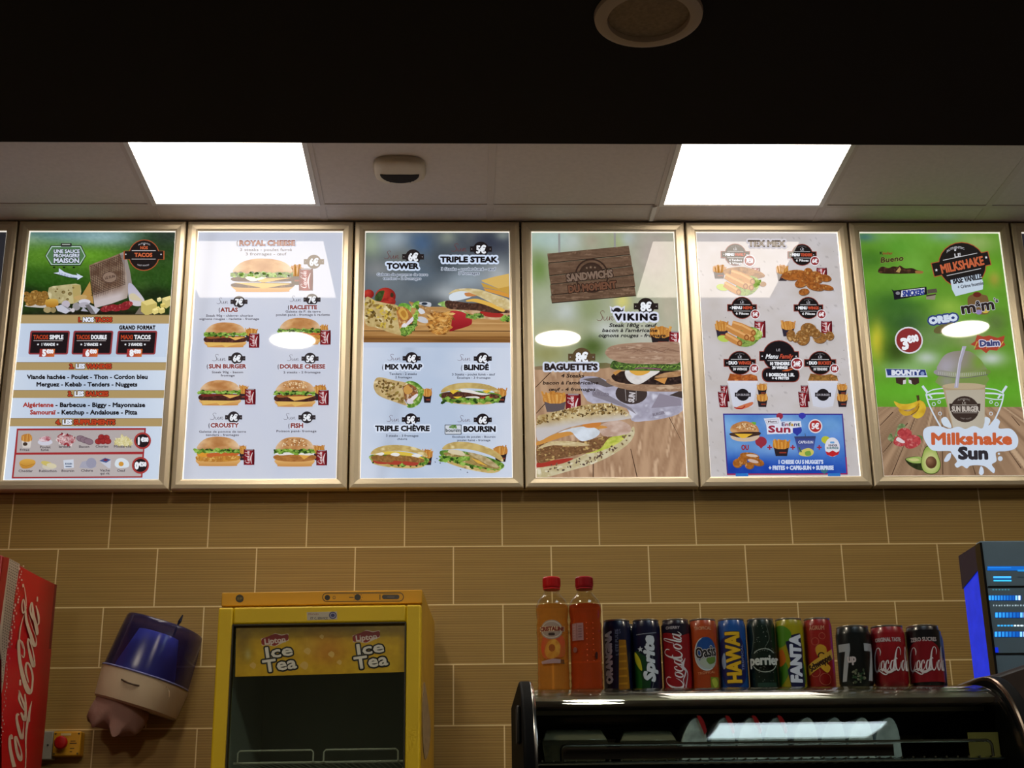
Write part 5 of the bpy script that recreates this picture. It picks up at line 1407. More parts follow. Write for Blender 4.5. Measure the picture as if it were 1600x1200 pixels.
    A.band(486, 1056, lambda x, y: speck((172, 138, 106), (130, 100, 74), 50, 300, 5, (192, 160, 126))(740 + (np.asarray(x) - 740) / (.5 + (np.asarray(y) - 486) / 700) * .8, np.asarray(y) * .3), 90, 90)
    for x0, y0, x1, y1 in ((480, 580, 430, 700), (380, 810, 276, 1044), (190, 640, 300, 530), (210, 860, 420, 620), (710, 486, 700, 1040), (950, 960, 972, 1040), (1260, 850, 1356, 990), (1290, 560, 1356, 640)): A.stroke([(x0, y0, 4), (x1, y1, 7)], None, (70, 48, 34))
    # bounty
    A.poly([(246, 172), (580, 178), (598, 240), (252, 244)], (196, 206, 230)); A.poly([(252, 174), (578, 180), (590, 226), (264, 228)], (44, 60, 130)); A.text('BOUNTY', 296, 186, 534, 222, (216, 222, 238), bold=.12); A.ell(556, 212, 16, 16, (130, 150, 200))
    for x in (330, 440): A.poly([(x, 246), (x + 84, 244), (x + 86, 290), (x + 50, 306), (x + 4, 290)], (64, 44, 38))
    A.poly([(392, 268), (418, 262), (414, 296), (390, 300)], (206, 204, 206)); A.poly([(436, 262), (460, 268), (466, 300), (440, 290)], (206, 204, 206))
    # bananas
    A.blob([(510, 400), (526, 430), (560, 450), (576, 500), (550, 560), (500, 582), (460, 560), (500, 520)], fn=speck((222, 184, 40), (196, 150, 30), 50, 50, 2), n=4); A.blob([(350, 500), (420, 524), (480, 500), (516, 450), (520, 480), (480, 540), (400, 560), (356, 530)], fn=speck((206, 160, 36), (180, 132, 26), 50, 40, 3), n=4); A.blob([(310, 440), (360, 460), (430, 462), (500, 440), (514, 410), (524, 440), (480, 492), (400, 512), (340, 490)], fn=speck((226, 190, 44), (206, 160, 34), 60, 30, 4), n=4)
    A.poly([(498, 392), (522, 390), (526, 432), (506, 440)], (74, 66, 30)); A.stroke([(450, 552), (500, 520), (520, 480)], 6, (120, 84, 20))
    # strawberries
    A.blob([(250, 750), (280, 700), (300, 740), (340, 640), (380, 624), (400, 650), (350, 690), (300, 770)], fn=speck((86, 110, 60), (140, 160, 110), 16, 16, 2), n=4); A.blob([(490, 720), (540, 730), (530, 770), (500, 760)], (96, 120, 66), n=4)
    for pts in ([(330, 700), (370, 662), (430, 670), (452, 710), (420, 760), (370, 770)], [(390, 800), (400, 740), (460, 716), (520, 740), (520, 790), (460, 826), (410, 826)], [(296, 780), (320, 730), (370, 750), (400, 780), (380, 808), (330, 808)]): A.blob(pts, fn=speck((196, 70, 72), (160, 40, 48), 16, 16, 3, (216, 120, 116)), n=4)
    A.blob([(320, 760), (340, 736), (392, 774), (370, 784)], (222, 206, 210), n=4)
    # avocado
    A.blob([(390, 920), (420, 900), (500, 894), (560, 920), (560, 1000), (500, 1004), (430, 970)], fn=speck((52, 60, 30), (36, 44, 22), 20, 20, 2), n=4); A.blob([(396, 916), (440, 900), (520, 898), (530, 944), (450, 946)], (150, 176, 84), n=4); A.blob([(420, 916), (480, 908), (510, 926), (450, 934)], (196, 196, 120), n=4)
    av = [(560, 820), (600, 800), (640, 824), (668, 890), (686, 960), (660, 1020), (600, 1040), (540, 1016), (520, 950), (534, 880)]
    A.blob(av, (62, 74, 28), n=5); A.blob([(602 + (x - 602) * .94, 925 + (y - 925) * .94) for x, y in av], fn=lambda x, y: mixc((206, 206, 136), (140, 168, 66), np.hypot((np.asarray(x) - 602) / 84, (np.asarray(y) - 940) / 120) ** 2), n=5); A.ell(606, 942, 46, 50, fn=lambda x, y: mixc((150, 108, 76), (88, 54, 34), np.hypot(np.asarray(x) - 590, np.asarray(y) - 926) / 56))
    # drawn milk glass behind the cup
    wline = (206, 220, 236)
    for f in (lambda x: x, lambda x: 1810 - x):
        A.stroke([(f(580), 380, 12), (f(600), 460, 12), (f(650), 570, 12), (f(700), 660, 14)], None, wline); A.stroke([(f(580), 376), (f(640), 346), (f(740), 332)], 9, wline); A.stroke([(f(580), 390), (f(660), 376), (f(740), 374)], 13, wline); A.stroke([(f(590), 424), (f(660), 424), (f(740), 410)], 8, wline); A.stroke([(f(552), 314), (f(590), 366)], 20, wline); A.stroke([(f(600), 380), (f(630), 416)], 14, wline)
        for x, y, r in ((642, 464, 14), (688, 446, 12), (692, 542, 13)): A.ring(f(x), y, r, r, 5, wline, n=16)
        A.blob([(f(700), 590), (f(740), 570), (f(776), 620), (f(780), 660), (f(720), 640)], wline)
    # cup with dome lid and straw
    A.blob([(690, 190), (700, 120), (760, 50), (860, 24), (960, 30), (1040, 90), (1080, 150), (1090, 200), (900, 226)], fn=blobs((140, 132, 116), [(760, 160, 110, 110, (170, 164, 180), .9), (1030, 120, 70, 90, (110, 160, 40), .8), (940, 200, 110, 50, (120, 140, 70), .7)]), n=5)
    A.blob([(690, 230), (1090, 220), (1086, 300), (1070, 320), (720, 330)], fn=blobs((120, 146, 70), [(760, 280, 70, 60, (150, 146, 140), .8)]), n=2)
    A.blob([(668, 220), (680, 180), (880, 206), (1090, 176), (1108, 216), (880, 246)], fn=hgrad((150, 144, 150), (150, 160, 110), (110, 136, 60), 668, 1108), n=4); A.stroke([(672, 226), (880, 248), (1104, 220)], 6, (106, 104, 100))
    for k in range(26): A.stroke([(690 + 15.6 * k, 196 + 12 * math.sin(math.pi * k / 25)), (690 + 15.6 * k, 220 + 14 * math.sin(math.pi * k / 25))], 4, (190, 190, 184))
    A.poly([(718, 316), (1078, 306), (1058, 690), (800, 690)], lambda x, y: mixc((206, 190, 160), (170, 146, 112), np.abs(np.asarray(x) - 900) / 200)); A.ell(898, 316, 180, 26, (186, 166, 132))
    A.poly([(740, 350), (1072, 344), (1060, 660), (800, 660)], lambda x, y: mixc((206, 200, 190), (180, 170, 150), np.abs(np.asarray(x) - 900) / 170))
    A.poly([(896, -14), (930, -14), (884, 120), (850, 330), (816, 330), (862, 110)], (172, 168, 190)); A.stroke([(900, 0), (860, 130), (834, 320)], 6, (206, 204, 222))
    A.ell(900, 506, 118, 108, (62, 48, 42)); A.poly([(770, 460), (1032, 460), (1026, 522), (778, 522)], (62, 48, 42)); A.text('SUN BURGER', 790, 484, 1016, 526, (196, 186, 176), bold=.05); A.text('LE', 878, 448, 912, 466, (180, 170, 160)); A.text('AUTHENTIC', 842, 416, 946, 430, (160, 150, 140), arc=10); A.text('FAST FOOD', 862, 580, 952, 592, (140, 130, 122), arc=-8); star(A, 894, 436, 8, (190, 180, 170)); A.rect(800, 470, 1004, 474, (170, 160, 150)); A.rect(800, 534, 1004, 538, (170, 160, 150))
    # milk splash with the name
    A.blob([(548, 740), (556, 670), (620, 646), (700, 650), (760, 668), (840, 650), (900, 668), (970, 644), (1040, 664), (1068, 600), (1096, 640), (1150, 584), (1190, 606), (1180, 664), (1280, 668), (1336, 740), (1320, 820), (1240, 850), (1150, 860), (1150, 930), (1110, 960), (1134, 1000), (1120, 1030), (1060, 980), (1000, 966), (930, 970), (900, 992), (860, 970), (820, 986), (800, 960), (820, 930), (780, 870), (760, 850), (660, 850), (600, 830)], (204, 218, 238), n=5)
    A.blob([(712, 930), (740, 880), (772, 866), (766, 910), (740, 936)], (200, 214, 236)); A.blob([(1000, 1030), (1016, 976), (1036, 990), (1040, 1030), (1020, 1046)], (204, 218, 238)); A.ell(1182, 912, 20, 20, (200, 214, 232)); A.ell(1172, 872, 9, 9, (200, 214, 232))
    A.text('Milkshake', 606, 706, 1284, 792, (206, 92, 48), bold=.09); A.text('Sun', 832, 822, 1084, 912, (50, 46, 52), bold=.1)
# ================================================================ the row of backlit menu boards
m_alu = mat('champagne_aluminium', (218, 204, 176), 0.40, metal=0.5, noise=0.02, nscale=8)
m_back = mat('dark_case', (30, 24, 20), 0.6)
m_print = print_mat('backlit_print', POSTER, 0.03, 0.12)
m_tape_print = print_mat('backlit_sheet', POSTER * .95, 0.06, 0.12)
m_edge = mat('lit_acrylic_edge', (240, 240, 236), 0.2, emit=(255, 250, 240), es=0.75)
BW, BH, BT, RAIL = 0.597, 1.003, 0.05, 0.036
BX = [-1.7315 + 0.6043 * i for i in range(-1, 7)]
INNER = [[(40.3, 362), (271.9, 362), (249.7, 751.3), (5.5, 752.6)], [(307.6, 361), (537.6, 361.5), (529.5, 749), (287.9, 750.2)], [(572.5, 360.2), (798, 359.8), (802.8, 745), (566.1, 746)], [(833.8, 361), (1056.6, 360.2), (1072.8, 743.5), (838.4, 743.5)], [(1093, 359.8), (1314, 358.5), (1346, 742.8), (1108.7, 743.6)], [(1351, 356.8), (1576.8, 356), (1616, 741), (1380, 742)]]
ARTS = [None, art_tacos, art_burgers, art_wraps, art_moment, art_texmex, art_milkshake, None]
LABELS = ['backlit menu board cut off by the left edge of the photo, beside the tacos menu', 'backlit tacos menu board with grilled taco, cheeses and a price list', 'backlit burger menu board headed ROYAL CHEESE with seven burgers', 'backlit menu board headed TOWER and TRIPLE STEAK with wraps and sandwiches', 'backlit sandwich menu board with a hanging wooden plank sign and big baguette', 'backlit TEX MEX menu board with chicken buckets and a blue sheet', 'backlit green milkshake menu board with a domed cup and milk splash', 'backlit menu board cut off by the right edge, beside the green milkshake menu']
Y1 = -BT                                             # front of the rails
for i, x0 in enumerate(BX):
    root = thing('menu_board', LABELS[i], 'menu board', (x0 + BW / 2, 0, 2.2945), group='backlit menu boards over the tiled wall')
    w, h, r = BW / 2, BH, RAIL
    MB().box(-w + .004, w - .004, -.030, -.0005, .004, h - .004).build('backing_box', m_back, root)
    for quad in ([(-w, 0), (w, 0), (w - r, r), (-w + r, r)], [(-w, h), (w, h), (w - r, h - r), (-w + r, h - r)], [(-w, 0), (-w, h), (-w + r, h - r), (-w + r, r)], [(w, 0), (w, h), (w - r, h - r), (w - r, r)]):
        cx, cz = sum(p[0] for p in quad) / 4, sum(p[1] for p in quad) / 4
        b = MB()
        # outer edge slightly rounded back, a crowned face, a lip down to the glass
        prof = [(0.0, -.012), (0.0, Y1 + .005), (.10, Y1 + .001), (.45, Y1 - .0015), (.85, Y1 + .001), (1.0, Y1 + .005), (1.0, -.030)]
        o0, o1, i1, i0 = quad
        vs = []
        for a, e in ((o0, i0), (o1, i1)):
            for tt, y in prof: vs.append((a[0] + (e[0] - a[0]) * tt, y, a[1] + (e[1] - a[1]) * tt))
        n = len(prof)
        fs = [(k, k + 1, n + k + 1, n + k) for k in range(n - 1)] + [tuple(range(n)), tuple(range(n, 2 * n)), (0, n, 2 * n - 1, n - 1)]
        b.add(vs, fs).build('frame_rail', m_alu, root)
    iw, z0, z1, e = w - r, r, h - r, .0022
    b = MB()
    for q in ((-iw, -iw + e, z0, z1), (iw - e, iw, z0, z1), (-iw + e, iw - e, z0, z0 + e), (-iw + e, iw - e, z1 - e, z1)): b.box(q[0], q[1], -.040, -.031, q[2], q[3])
    b.build('acrylic_edge', m_edge, root)
    k = i - 1
    corner = INNER[k] if 0 <= k < 6 else [(0, 0), (100, 0), (100, 160), (0, 160)]
    H = homography(corner, [(-iw + e, z1 - e), (iw - e, z1 - e), (iw - e, z0 + e), (-iw + e, z0 + e)])

    def mapper(V, d, H=H):
        q = hmap(H, V)
        q = np.stack([np.clip(q[:, 0], -iw + e, iw - e), np.clip(q[:, 1], z0 + e, z1 - e)], 1)
        return np.stack([q[:, 0], -.034 - d, q[:, 1]], 1)
    A = Poster(mapper)
    A.corner = corner
    if ARTS[i]: ARTS[i](A)
    else: A.view(0, 0, 1).rect(0, 0, 100, 160, (196, 200, 210)); A.rect(0, 0, 100, 40, (40, 40, 46))
    A.sat = .88
    A.build('poster', m_print, root)
    if i == 5:
        B = Art(lambda V, d, H=H: (lambda q: np.stack([q[:, 0], -.0395 - d, q[:, 1]], 1))(hmap(H, V)))
        art_children(B)
        sheet = B.build('childrens_menu_sheet', m_tape_print, root)
        sheet['label'] = "blue children's menu sheet taped low on the poster"
        m_tp = mat('blue_tape', (40, 110, 190), 0.4, emit=(30, 110, 200), es=0.5)
        for x in (405, 1170):
            q = hmap(H, np.array([[1080 + (x + a) / 5.217, 540 + y / 5.217] for a, y in ((-52, 1036), (52, 1034), (52, 1060), (-52, 1060))]))
            MB().prism([tuple(p) for p in q], 1, -.0412, -.0405).build('tape', m_tp, root)
# ================================================================ things below the boards
def rebase(root):
    """children were typed in room coordinates: bring them to the thing's own base"""
    M = Matrix.Translation(-Vector(root.location))
    for ch in root.children_recursive: ch.data.transform(M)


def plane_art(A_cls, o, u, v, n):
    """artwork on the plane through o spanned by u, v (room coordinates): photo pixels -> that plane, raised along n"""
    o, u, v, n = Vector(o), Vector(u).normalized(), Vector(v).normalized(), Vector(n).normalized()
    def f(V, d):
        D = np.stack([(V[:, 0] - 800) / FPX, np.ones(len(V)), (600 - V[:, 1]) / FPX], 1) @ np.array(ROT).T
        t = n.dot(o - CAM) / (D @ np.array(n))
        return np.array(CAM) + D * t[:, None] + np.array(n) * (d[:, None] if hasattr(d, '__len__') else d)
    return A_cls(f)


m_inkmatt = print_mat('printed_film', 0, 0.3)
m_black = mat('black_gloss', (14, 13, 13), 0.18)
m_blackm = mat('black_plastic', (20, 18, 18), 0.5)
m_chrome = mat('chrome', (200, 196, 190), 0.15, metal=1.0)
m_steel = mat('brushed_steel', (150, 142, 130), 0.35, metal=1.0)
m_pane = glass_mat('clear_glass')
m_smoke = glass_mat('cooler_glass', (226, 232, 226), 1.5)

# ---- red soda cooler at the left
P = Vector((-1.439, -0.20, 0))
ang = math.atan2(0.030, 0.453)                       # its right side swings a little away from the room axis
t = thing('drinks_cooler', 'tall red soda cooler with white script lettering at the left edge', 'cooler', (P.x, P.y, 0), (0, 0, -ang))
red = mat('red_film', (148, 28, 30), 0.4, noise=.06, nscale=6)
MB().box(-.62, 0, -.47, 0, .03, 1.938).build('cabinet', red, t, bevel=.004)
MB().box(-.618, -.002, -.52, -.474, .12, 1.93).build('door', mat('cream_door', (206, 190, 172), .4), t, bevel=.006)
MB().box(-.60, -.02, -.45, -.02, 0, .03).build('plinth', m_blackm, t)
MB().box(-.006, .0015, -.018, .0015, .03, 1.94).build('corner_trim', mat('dark_red_trim', (92, 14, 18), .4), t)
side_n = Vector((math.cos(ang), -math.sin(ang), 0))
A = plane_art(Art, P + side_n * .0012, (0, 1, 0), (0, 0, 1), side_n)
A.view(0, 850, 6.667)
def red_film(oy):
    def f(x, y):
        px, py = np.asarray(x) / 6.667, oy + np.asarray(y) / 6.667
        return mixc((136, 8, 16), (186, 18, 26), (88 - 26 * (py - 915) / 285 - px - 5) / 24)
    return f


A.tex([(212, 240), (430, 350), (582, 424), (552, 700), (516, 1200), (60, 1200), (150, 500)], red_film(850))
A.poly([(40, 132), (98, 145), (60, 420), (0, 900), (0, 420)], (146, 22, 26))
A.poly([(98, 150), (208, 208), (160, 500), (60, 1200), (0, 1200), (0, 860), (60, 420)], (176, 160, 142))
R = random.Random(2)
for j in range(36):
    for i in range(5):
        y = 170 + j * 29 + i * 10
        xl = 98 - (y - 150) * .112 if y < 1000 else 4
        x = xl + 12 + i * 20
        if x > 4: A.ell(x, y, 6.5, 9, (104, 92, 82), n=8)
for k in range(34):
    y = 230 + k * 29
    A.ell(205 - (y - 230) * .15 + R.uniform(-14, 30), y, R.uniform(3, 9), R.uniform(5, 16), (206, 176, 164), n=10)
W1 = (206, 184, 160)
S1 = [[(240, 450, 4), (255, 560, 10), (262, 650, 6)], [(262, 660, 10), (226, 720, 14), (214, 640, 12), (228, 575, 10), (246, 640, 16), (262, 800, 26), (310, 960, 34), (345, 1060, 32), (365, 1000, 8), (320, 860, 5), (285, 740, 4)],
      [(232, 745, 6), (200, 870, 12), (186, 1000, 12)], [(360, 640, 8), (385, 740, 22), (388, 830, 14), (360, 830, 8), (320, 760, 22), (300, 680, 16), (318, 610, 14), (335, 740, 26), (365, 870, 34), (372, 930, 30), (360, 944, 12)],
      [(375, 550, 12), (374, 600, 14)], [(225, 415, 16), (228, 450, 20)]]
for s in S1: A.stroke(s, None, W1)
A.view(0, 850, 6.667)
for s in ([(186, 1000, 8), (200, 1010, 12), (236, 1110, 16), (228, 1185, 10), (205, 1150, 6)],): A.stroke(s, None, W1)
A.view(0, 1020, 6.667)
A.poly([(0, -30), (56, -30), (20, 300), (0, 430)], (176, 160, 142))
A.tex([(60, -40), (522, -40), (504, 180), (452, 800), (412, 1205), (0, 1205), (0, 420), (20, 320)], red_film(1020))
for j in range(13):
    for i in range(3):
        x, y = 34 - j * 2.6 - i * 16, -20 + j * 29 + i * 10
        if x > 3: A.ell(x, y, 6, 9, (104, 92, 82), n=8)
for k in range(26):
    y = 20 + k * 38
    A.ell(66 - k * 3.4 + R.uniform(-8, 22), y, R.uniform(4, 8), R.uniform(6, 14), (196, 160, 150), n=10)
S2 = [[(180, -135, 22), (176, -60, 30), (190, 100, 34), (230, 280, 44), (280, 405, 52), (312, 380, 24), (322, 240, 20), (290, 130, 20), (258, 110, 20), (250, 190, 22), (280, 310, 12)], [(186, -128, 10), (215, -110, 10), (236, -20, 14), (228, 50, 12), (205, 20, 8)],
      [(280, -150, 22), (272, -100, 18), (300, 40, 30), (330, 140, 34), (340, 80, 16), (320, -40, 12), (290, -140, 16)],
      [(190, 280, 18), (192, 340, 24)], [(178, 390, 10), (200, 450, 20), (240, 560, 24), (246, 610, 14), (210, 560, 16), (180, 480, 22), (186, 400, 12)], [(240, 430, 14), (250, 560, 22), (238, 700, 34), (200, 620, 20)],
      [(180, 650, 16), (160, 640, 20), (156, 700, 26), (185, 830, 34), (212, 890, 30), (224, 800, 10), (230, 720, 6)],
      [(150, 870, 20), (138, 900, 24), (160, 1040, 32), (195, 1115, 34), (205, 1040, 14), (170, 930, 18), (150, 870, 16)],
      [(105, 900, 22), (98, 860, 22), (82, 900, 26), (90, 1020, 34), (130, 1190, 40)], [(312, 505, 6), (284, 640, 26), (290, 720, 10)], [(284, 640, 20), (262, 760, 24), (250, 900, 18), (252, 1060, 12), (246, 1200, 12)]]
for s in S2: A.stroke(s, None, W1)
lg = A.build('side_graphic', m_inkmatt, t)
M = (Matrix.Translation(t.location) @ Matrix.Rotation(-ang, 4, 'Z')).inverted()
lg.data.transform(M)

# ---- paper towel dispenser, hanging askew
t = thing('paper_towel_dispenser', 'blue and white paper towel dispenser hanging askew on the tiled wall', 'paper towel dispenser', (-1.194, -.004, 1.564), (0, math.radians(16.5), 0))


def dring(w, d, z, n=28, y0=-.006, p=2.6):
    pts = [(-w, y0, z)]
    for k in range(n + 1):
        a = math.pi * k / n
        cx, sy = math.cos(a), math.sin(a)
        pts.append((-w * math.copysign(abs(cx) ** (2 / p), cx), y0 - .02 - (d - .02) * sy ** (2 / p), z))
    pts.append((w, y0, z))
    return pts


def loft(rings, caps=True):
    n = len(rings[0])
    vs = [p for r in rings for p in r]
    fs = [(i * n + k, i * n + (k + 1) % n, (i + 1) * n + (k + 1) % n, (i + 1) * n + k) for i in range(len(rings) - 1) for k in range(n)]
    if caps: fs += [tuple(range(n - 1, -1, -1)), tuple((len(rings) - 1) * n + k for k in range(n))]
    return MB().add(vs, fs)


m_dwhite = mat('cream_housing', (196, 178, 150), .42)
loft([dring(.124, .19, 0), dring(.131, .205, .006), dring(.1385, .22, .094), dring(.137, .218, .100)]).build('housing', m_dwhite, t, smooth=True)
m_blue = bpy.data.materials.new('blue_clear_plastic')
m_blue.use_nodes = True
nt = m_blue.node_tree
nt.nodes.remove(nt.nodes['Principled BSDF'])
tr, gl, df, fr, m1, m2 = (nt.nodes.new('ShaderNode' + k) for k in ('BsdfTransparent', 'BsdfGlossy', 'BsdfDiffuse', 'Fresnel', 'MixShader', 'MixShader'))
tr.inputs[0].default_value = rgba((188, 182, 222))
df.inputs[0].default_value = rgba((58, 54, 116))
gl.inputs['Roughness'].default_value = .2
fr.inputs[0].default_value = 1.45
m1.inputs[0].default_value = .22
for a, b_ in ((tr.outputs[0], m1.inputs[1]), (df.outputs[0], m1.inputs[2]), (fr.outputs[0], m2.inputs[0]), (m1.outputs[0], m2.inputs[1]), (gl.outputs[0], m2.inputs[2]), (m2.outputs[0], nt.nodes['Material Output'].inputs['Surface'])): nt.links.new(a, b_)
loft([dring(.1355, .216, .1005), dring(.1345, .215, .125), dring(.128, .20, .225), dring(.1235, .193, .270), dring(.1215, .19, .277), dring(.118, .185, .280)]).build('cover', m_blue, t, smooth=True)
MB().tube(dring(.1385, .221, .1015)[1:-1], .003).build('cover_rim', mat('blue_rim', (120, 124, 176), .2), t, smooth=True)
MB().lathe([(.0985, .104), (.098, .12), (.066, .240), (.058, .242), (.02, .242), (.018, .226)], 36, (.006, -.109, 0)).build('paper_roll', mat('blue_paper_roll', (120, 150, 255), .9), t, smooth=True)
MB().tube([(-.03 + .012 * k, -.226 + .0012 * (k - 2.5) ** 2, .062 - .0006 * (k - 1) + .0006 * (k - 2.5) ** 2) for k in range(6)], .0026).build('slot', mat('dark_slot', (70, 52, 34), .6), t)
MB().tube([(.098 + .03 * math.cos(a), -.176 + .03 * math.cos(a) * -.9, .05 + .034 * math.sin(a)) for a in [math.pi * k / 10 for k in range(11)]], .0012).build('latch_line', mat('latch_shadow', (140, 124, 96), .5), t)
b = MB().tube([(.052, -.10, .20), (.05, -.10, .245), (.052, -.10, .29)], .0035)
b.tube([(.052, -.10, .286), (.054, -.10, .30), (.056, -.10, .322)], [.003, .006, .002]).build('key', mat('dark_blue_steel', (28, 30, 52), .3, metal=.4), t)
b = MB()
rg = []
for j, (r, z) in enumerate(((.086, .004), (.090, -.02), (.090, -.042), (.088, -.058), (.080, -.070))):
    rg.append([(-.03 + r * (1 + .05 * math.sin(5 * a + j)) * math.cos(a), -.105 + r * .9 * (1 + .06 * math.cos(4 * a + j)) * math.sin(a), z + .008 * math.sin(7 * a + 1) * (j > 2) + .005 * math.sin(3 * a) * (j > 2) - (j > 2) * (.03 if j == 4 else .012) * max(0, math.cos(a + 1.2)) ** 14 - (j > 2) * .018 * max(0, math.cos(a + 2.3)) ** 10) for a in [2 * math.pi * k / 60 for k in range(60)]])
loft(rg).build('paper_end', mat('pink_tissue', (158, 122, 112), .9, bump=.6, nscale=60), t, smooth=True, sharp=80)

# ---- emergency stop on its box, and the grey box behind the cooler
c0, c1 = at(84, 1143, 1, -.05), at(124, 1181, 1, -.05)
t = thing('emergency_stop_box', 'yellow emergency stop box with red mushroom button, on the tiled wall', 'emergency stop', ((c0.x + c1.x) / 2, 0, c1.z))
w, h = (c1.x - c0.x) / 2, c0.z - c1.z
yel = mat('yellow_plastic', (206, 150, 26), .45)
MB().box(-w, w, -.05, -.0005, 0, h).build('box', yel, t, bevel=.004)
MB().lathe([(.012, 0), (.012, .012), (.0205, .018), (.021, .026), (.017, .031), (.0001, .033)], 28, M=Matrix.Translation((-.012, -.05, h * .52)) @ Matrix.Rotation(math.radians(90), 4, 'X')).build('button', mat('red_button', (176, 20, 18), .35), t, smooth=True)
b = MB()
for x, z, l in ((.012, .045, .016), (.010, .038, .022), (.012, .022, .014), (.012, .012, .008)): b.box(x, x + l, -.0508, -.0498, z, z + .0025)
b.build('printed_lines', mat('dark_print', (70, 46, 12), .6), t)
m_screw = mat('screw_head', (96, 76, 30), .4)
for x in (-w + .007, w - .007):
    for z in (.007, h - .007): MB().lathe([(.0035, 0), (.003, .001)], 10, M=Matrix.Translation((x, -.0503, z)) @ Matrix.Rotation(math.radians(90), 4, 'X')).build('screw', m_screw, t)
MB().box(-.02, .012, -.0515, -.0503, h - .013, h - .006).build('label_plate', mat('pale_plate', (214, 196, 140), .5), t)
c2 = at(40, 1146, 1, -.05)
t = thing('grey_switch_box', 'pale grey wall box between the red cooler and the yellow emergency stop', 'switch box', ((c2.x + c0.x) / 2, 0, c1.z - .01))
w2 = (c0.x - c2.x) / 2 - .001
MB().box(-w2, w2, -.046, -.0005, 0, h + .012).build('box', mat('pale_grey_box', (150, 146, 132), .5), t, bevel=.003)
MB().lathe([(.003, 0), (.003, .002)], 10, M=Matrix.Translation((w2 - .015, -.0465, .045)) @ Matrix.Rotation(math.radians(90), 4, 'X')).build('screw', mat('dark_screw', (40, 34, 28), .5), t)

# ---- yellow glass-door fridge
FX, FY, FZ = -.5475, -.60, 1.836
FW = .294
ang = math.radians(-2.5)
t = thing('glass_door_fridge', 'yellow glass-door fridge with iced tea banner, against the tiled wall', 'fridge', (FX, FY, 0), (0, 0, ang))
yel2 = mat('yellow_enamel', (208, 174, 0), .5, noise=.05, nscale=5)
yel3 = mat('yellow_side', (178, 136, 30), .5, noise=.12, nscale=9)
dark = mat('grey_interior', (196, 202, 194), .6)
b = MB()
b.box(-FW, -FW + .035, .0, .565, .08, FZ).box(FW - .035, FW, .0, .565, .08, FZ).box(-FW + .035, FW - .035, .53, .565, .08, FZ).box(-FW + .035, FW - .035, .0, .53, .08, .16).box(-FW + .035, FW - .035, .0, .53, FZ - .06, FZ)
b.build('cabinet', yel3, t)
MB().box(-FW + .036, FW - .036, .5, .529, .161, FZ - .061).build('inner_back', dark, t)
b = MB().box(-FW + .036, -FW + .042, .01, .5, .161, FZ - .061).box(FW - .042, FW - .036, .01, .5, .161, FZ - .061)
b.build('inner_sides', dark, t)
MB().box(-FW, FW, -.012, -.0005, FZ - .0395, FZ).build('control_panel', mat('amber_panel', (206, 150, 16), .5), t, bevel=.002)
MB().box(-FW + .03, FW - .03, .02, .5, 0, .08).build('plinth', m_blackm, t)
zt = FZ - .050                                        # door top
b = MB()
y0, y1 = -.048, -.004
b.box(-FW, -FW + .0435, y0, y1, .10, zt).box(FW - .0435, FW, y0, y1, .10, zt).box(-FW + .0435, FW - .0435, y0, y1, zt - .05, zt).box(-FW + .0435, FW - .0435, y0, y1, .10, .16)
b.build('door_frame', yel2, t, bevel=.006, seg=3)
b = MB()
for q in ((-FW + .0425, -FW + .0465, .16, zt - .05), (FW - .0465, FW - .0425, .16, zt - .05), (-FW + .044, FW - .044, zt - .0535, zt - .0495)): b.box(q[0], q[1], -.050, -.030, q[2], q[3])
b.build('door_gasket', mat('dark_gasket', (40, 34, 12), .5), t)
MB().box(-FW + .0465, FW - .0465, -.034, -.030, .165, zt - .054).build('door_glass', m_smoke, t)
z_s = 1.352
m_wire = mat('white_wire', (226, 222, 212), .4)
for z in (z_s, z_s - .40):
    b = MB()
    b.tube([(-FW + .05, .03, z), (FW - .05, .03, z)], .0035, 6)
    for k in range(26): b.tube([(-FW + .055 + k * .0192, .03, z), (-FW + .055 + k * .0192, .45, z)], .0016, 5)
    b.build('wire_shelf', m_wire, t)
b = MB()
for xa, xb in ((-.232, -.016), (.014, .226)):
    b.tube([(xa, .024, z_s), (xa, .024, z_s + .028), (xa + .006, .024, z_s + .034), (xb - .006, .024, z_s + .034), (xb, .024, z_s + .028), (xb, .024, z_s)], .0026, 6)
b.build('shelf_guard', mat('pale_wire', (236, 232, 222), .4), t)
M = (Matrix.Translation(t.location) @ Matrix.Rotation(ang, 4, 'Z'))
fn = M.to_3x3() @ Vector((0, -1, 0))


def fridge_art(depth):
    o = M @ Vector((0, depth, 1.7))
    return plane_art(Art, o, (1, 0, 0), (0, 0, 1), fn)


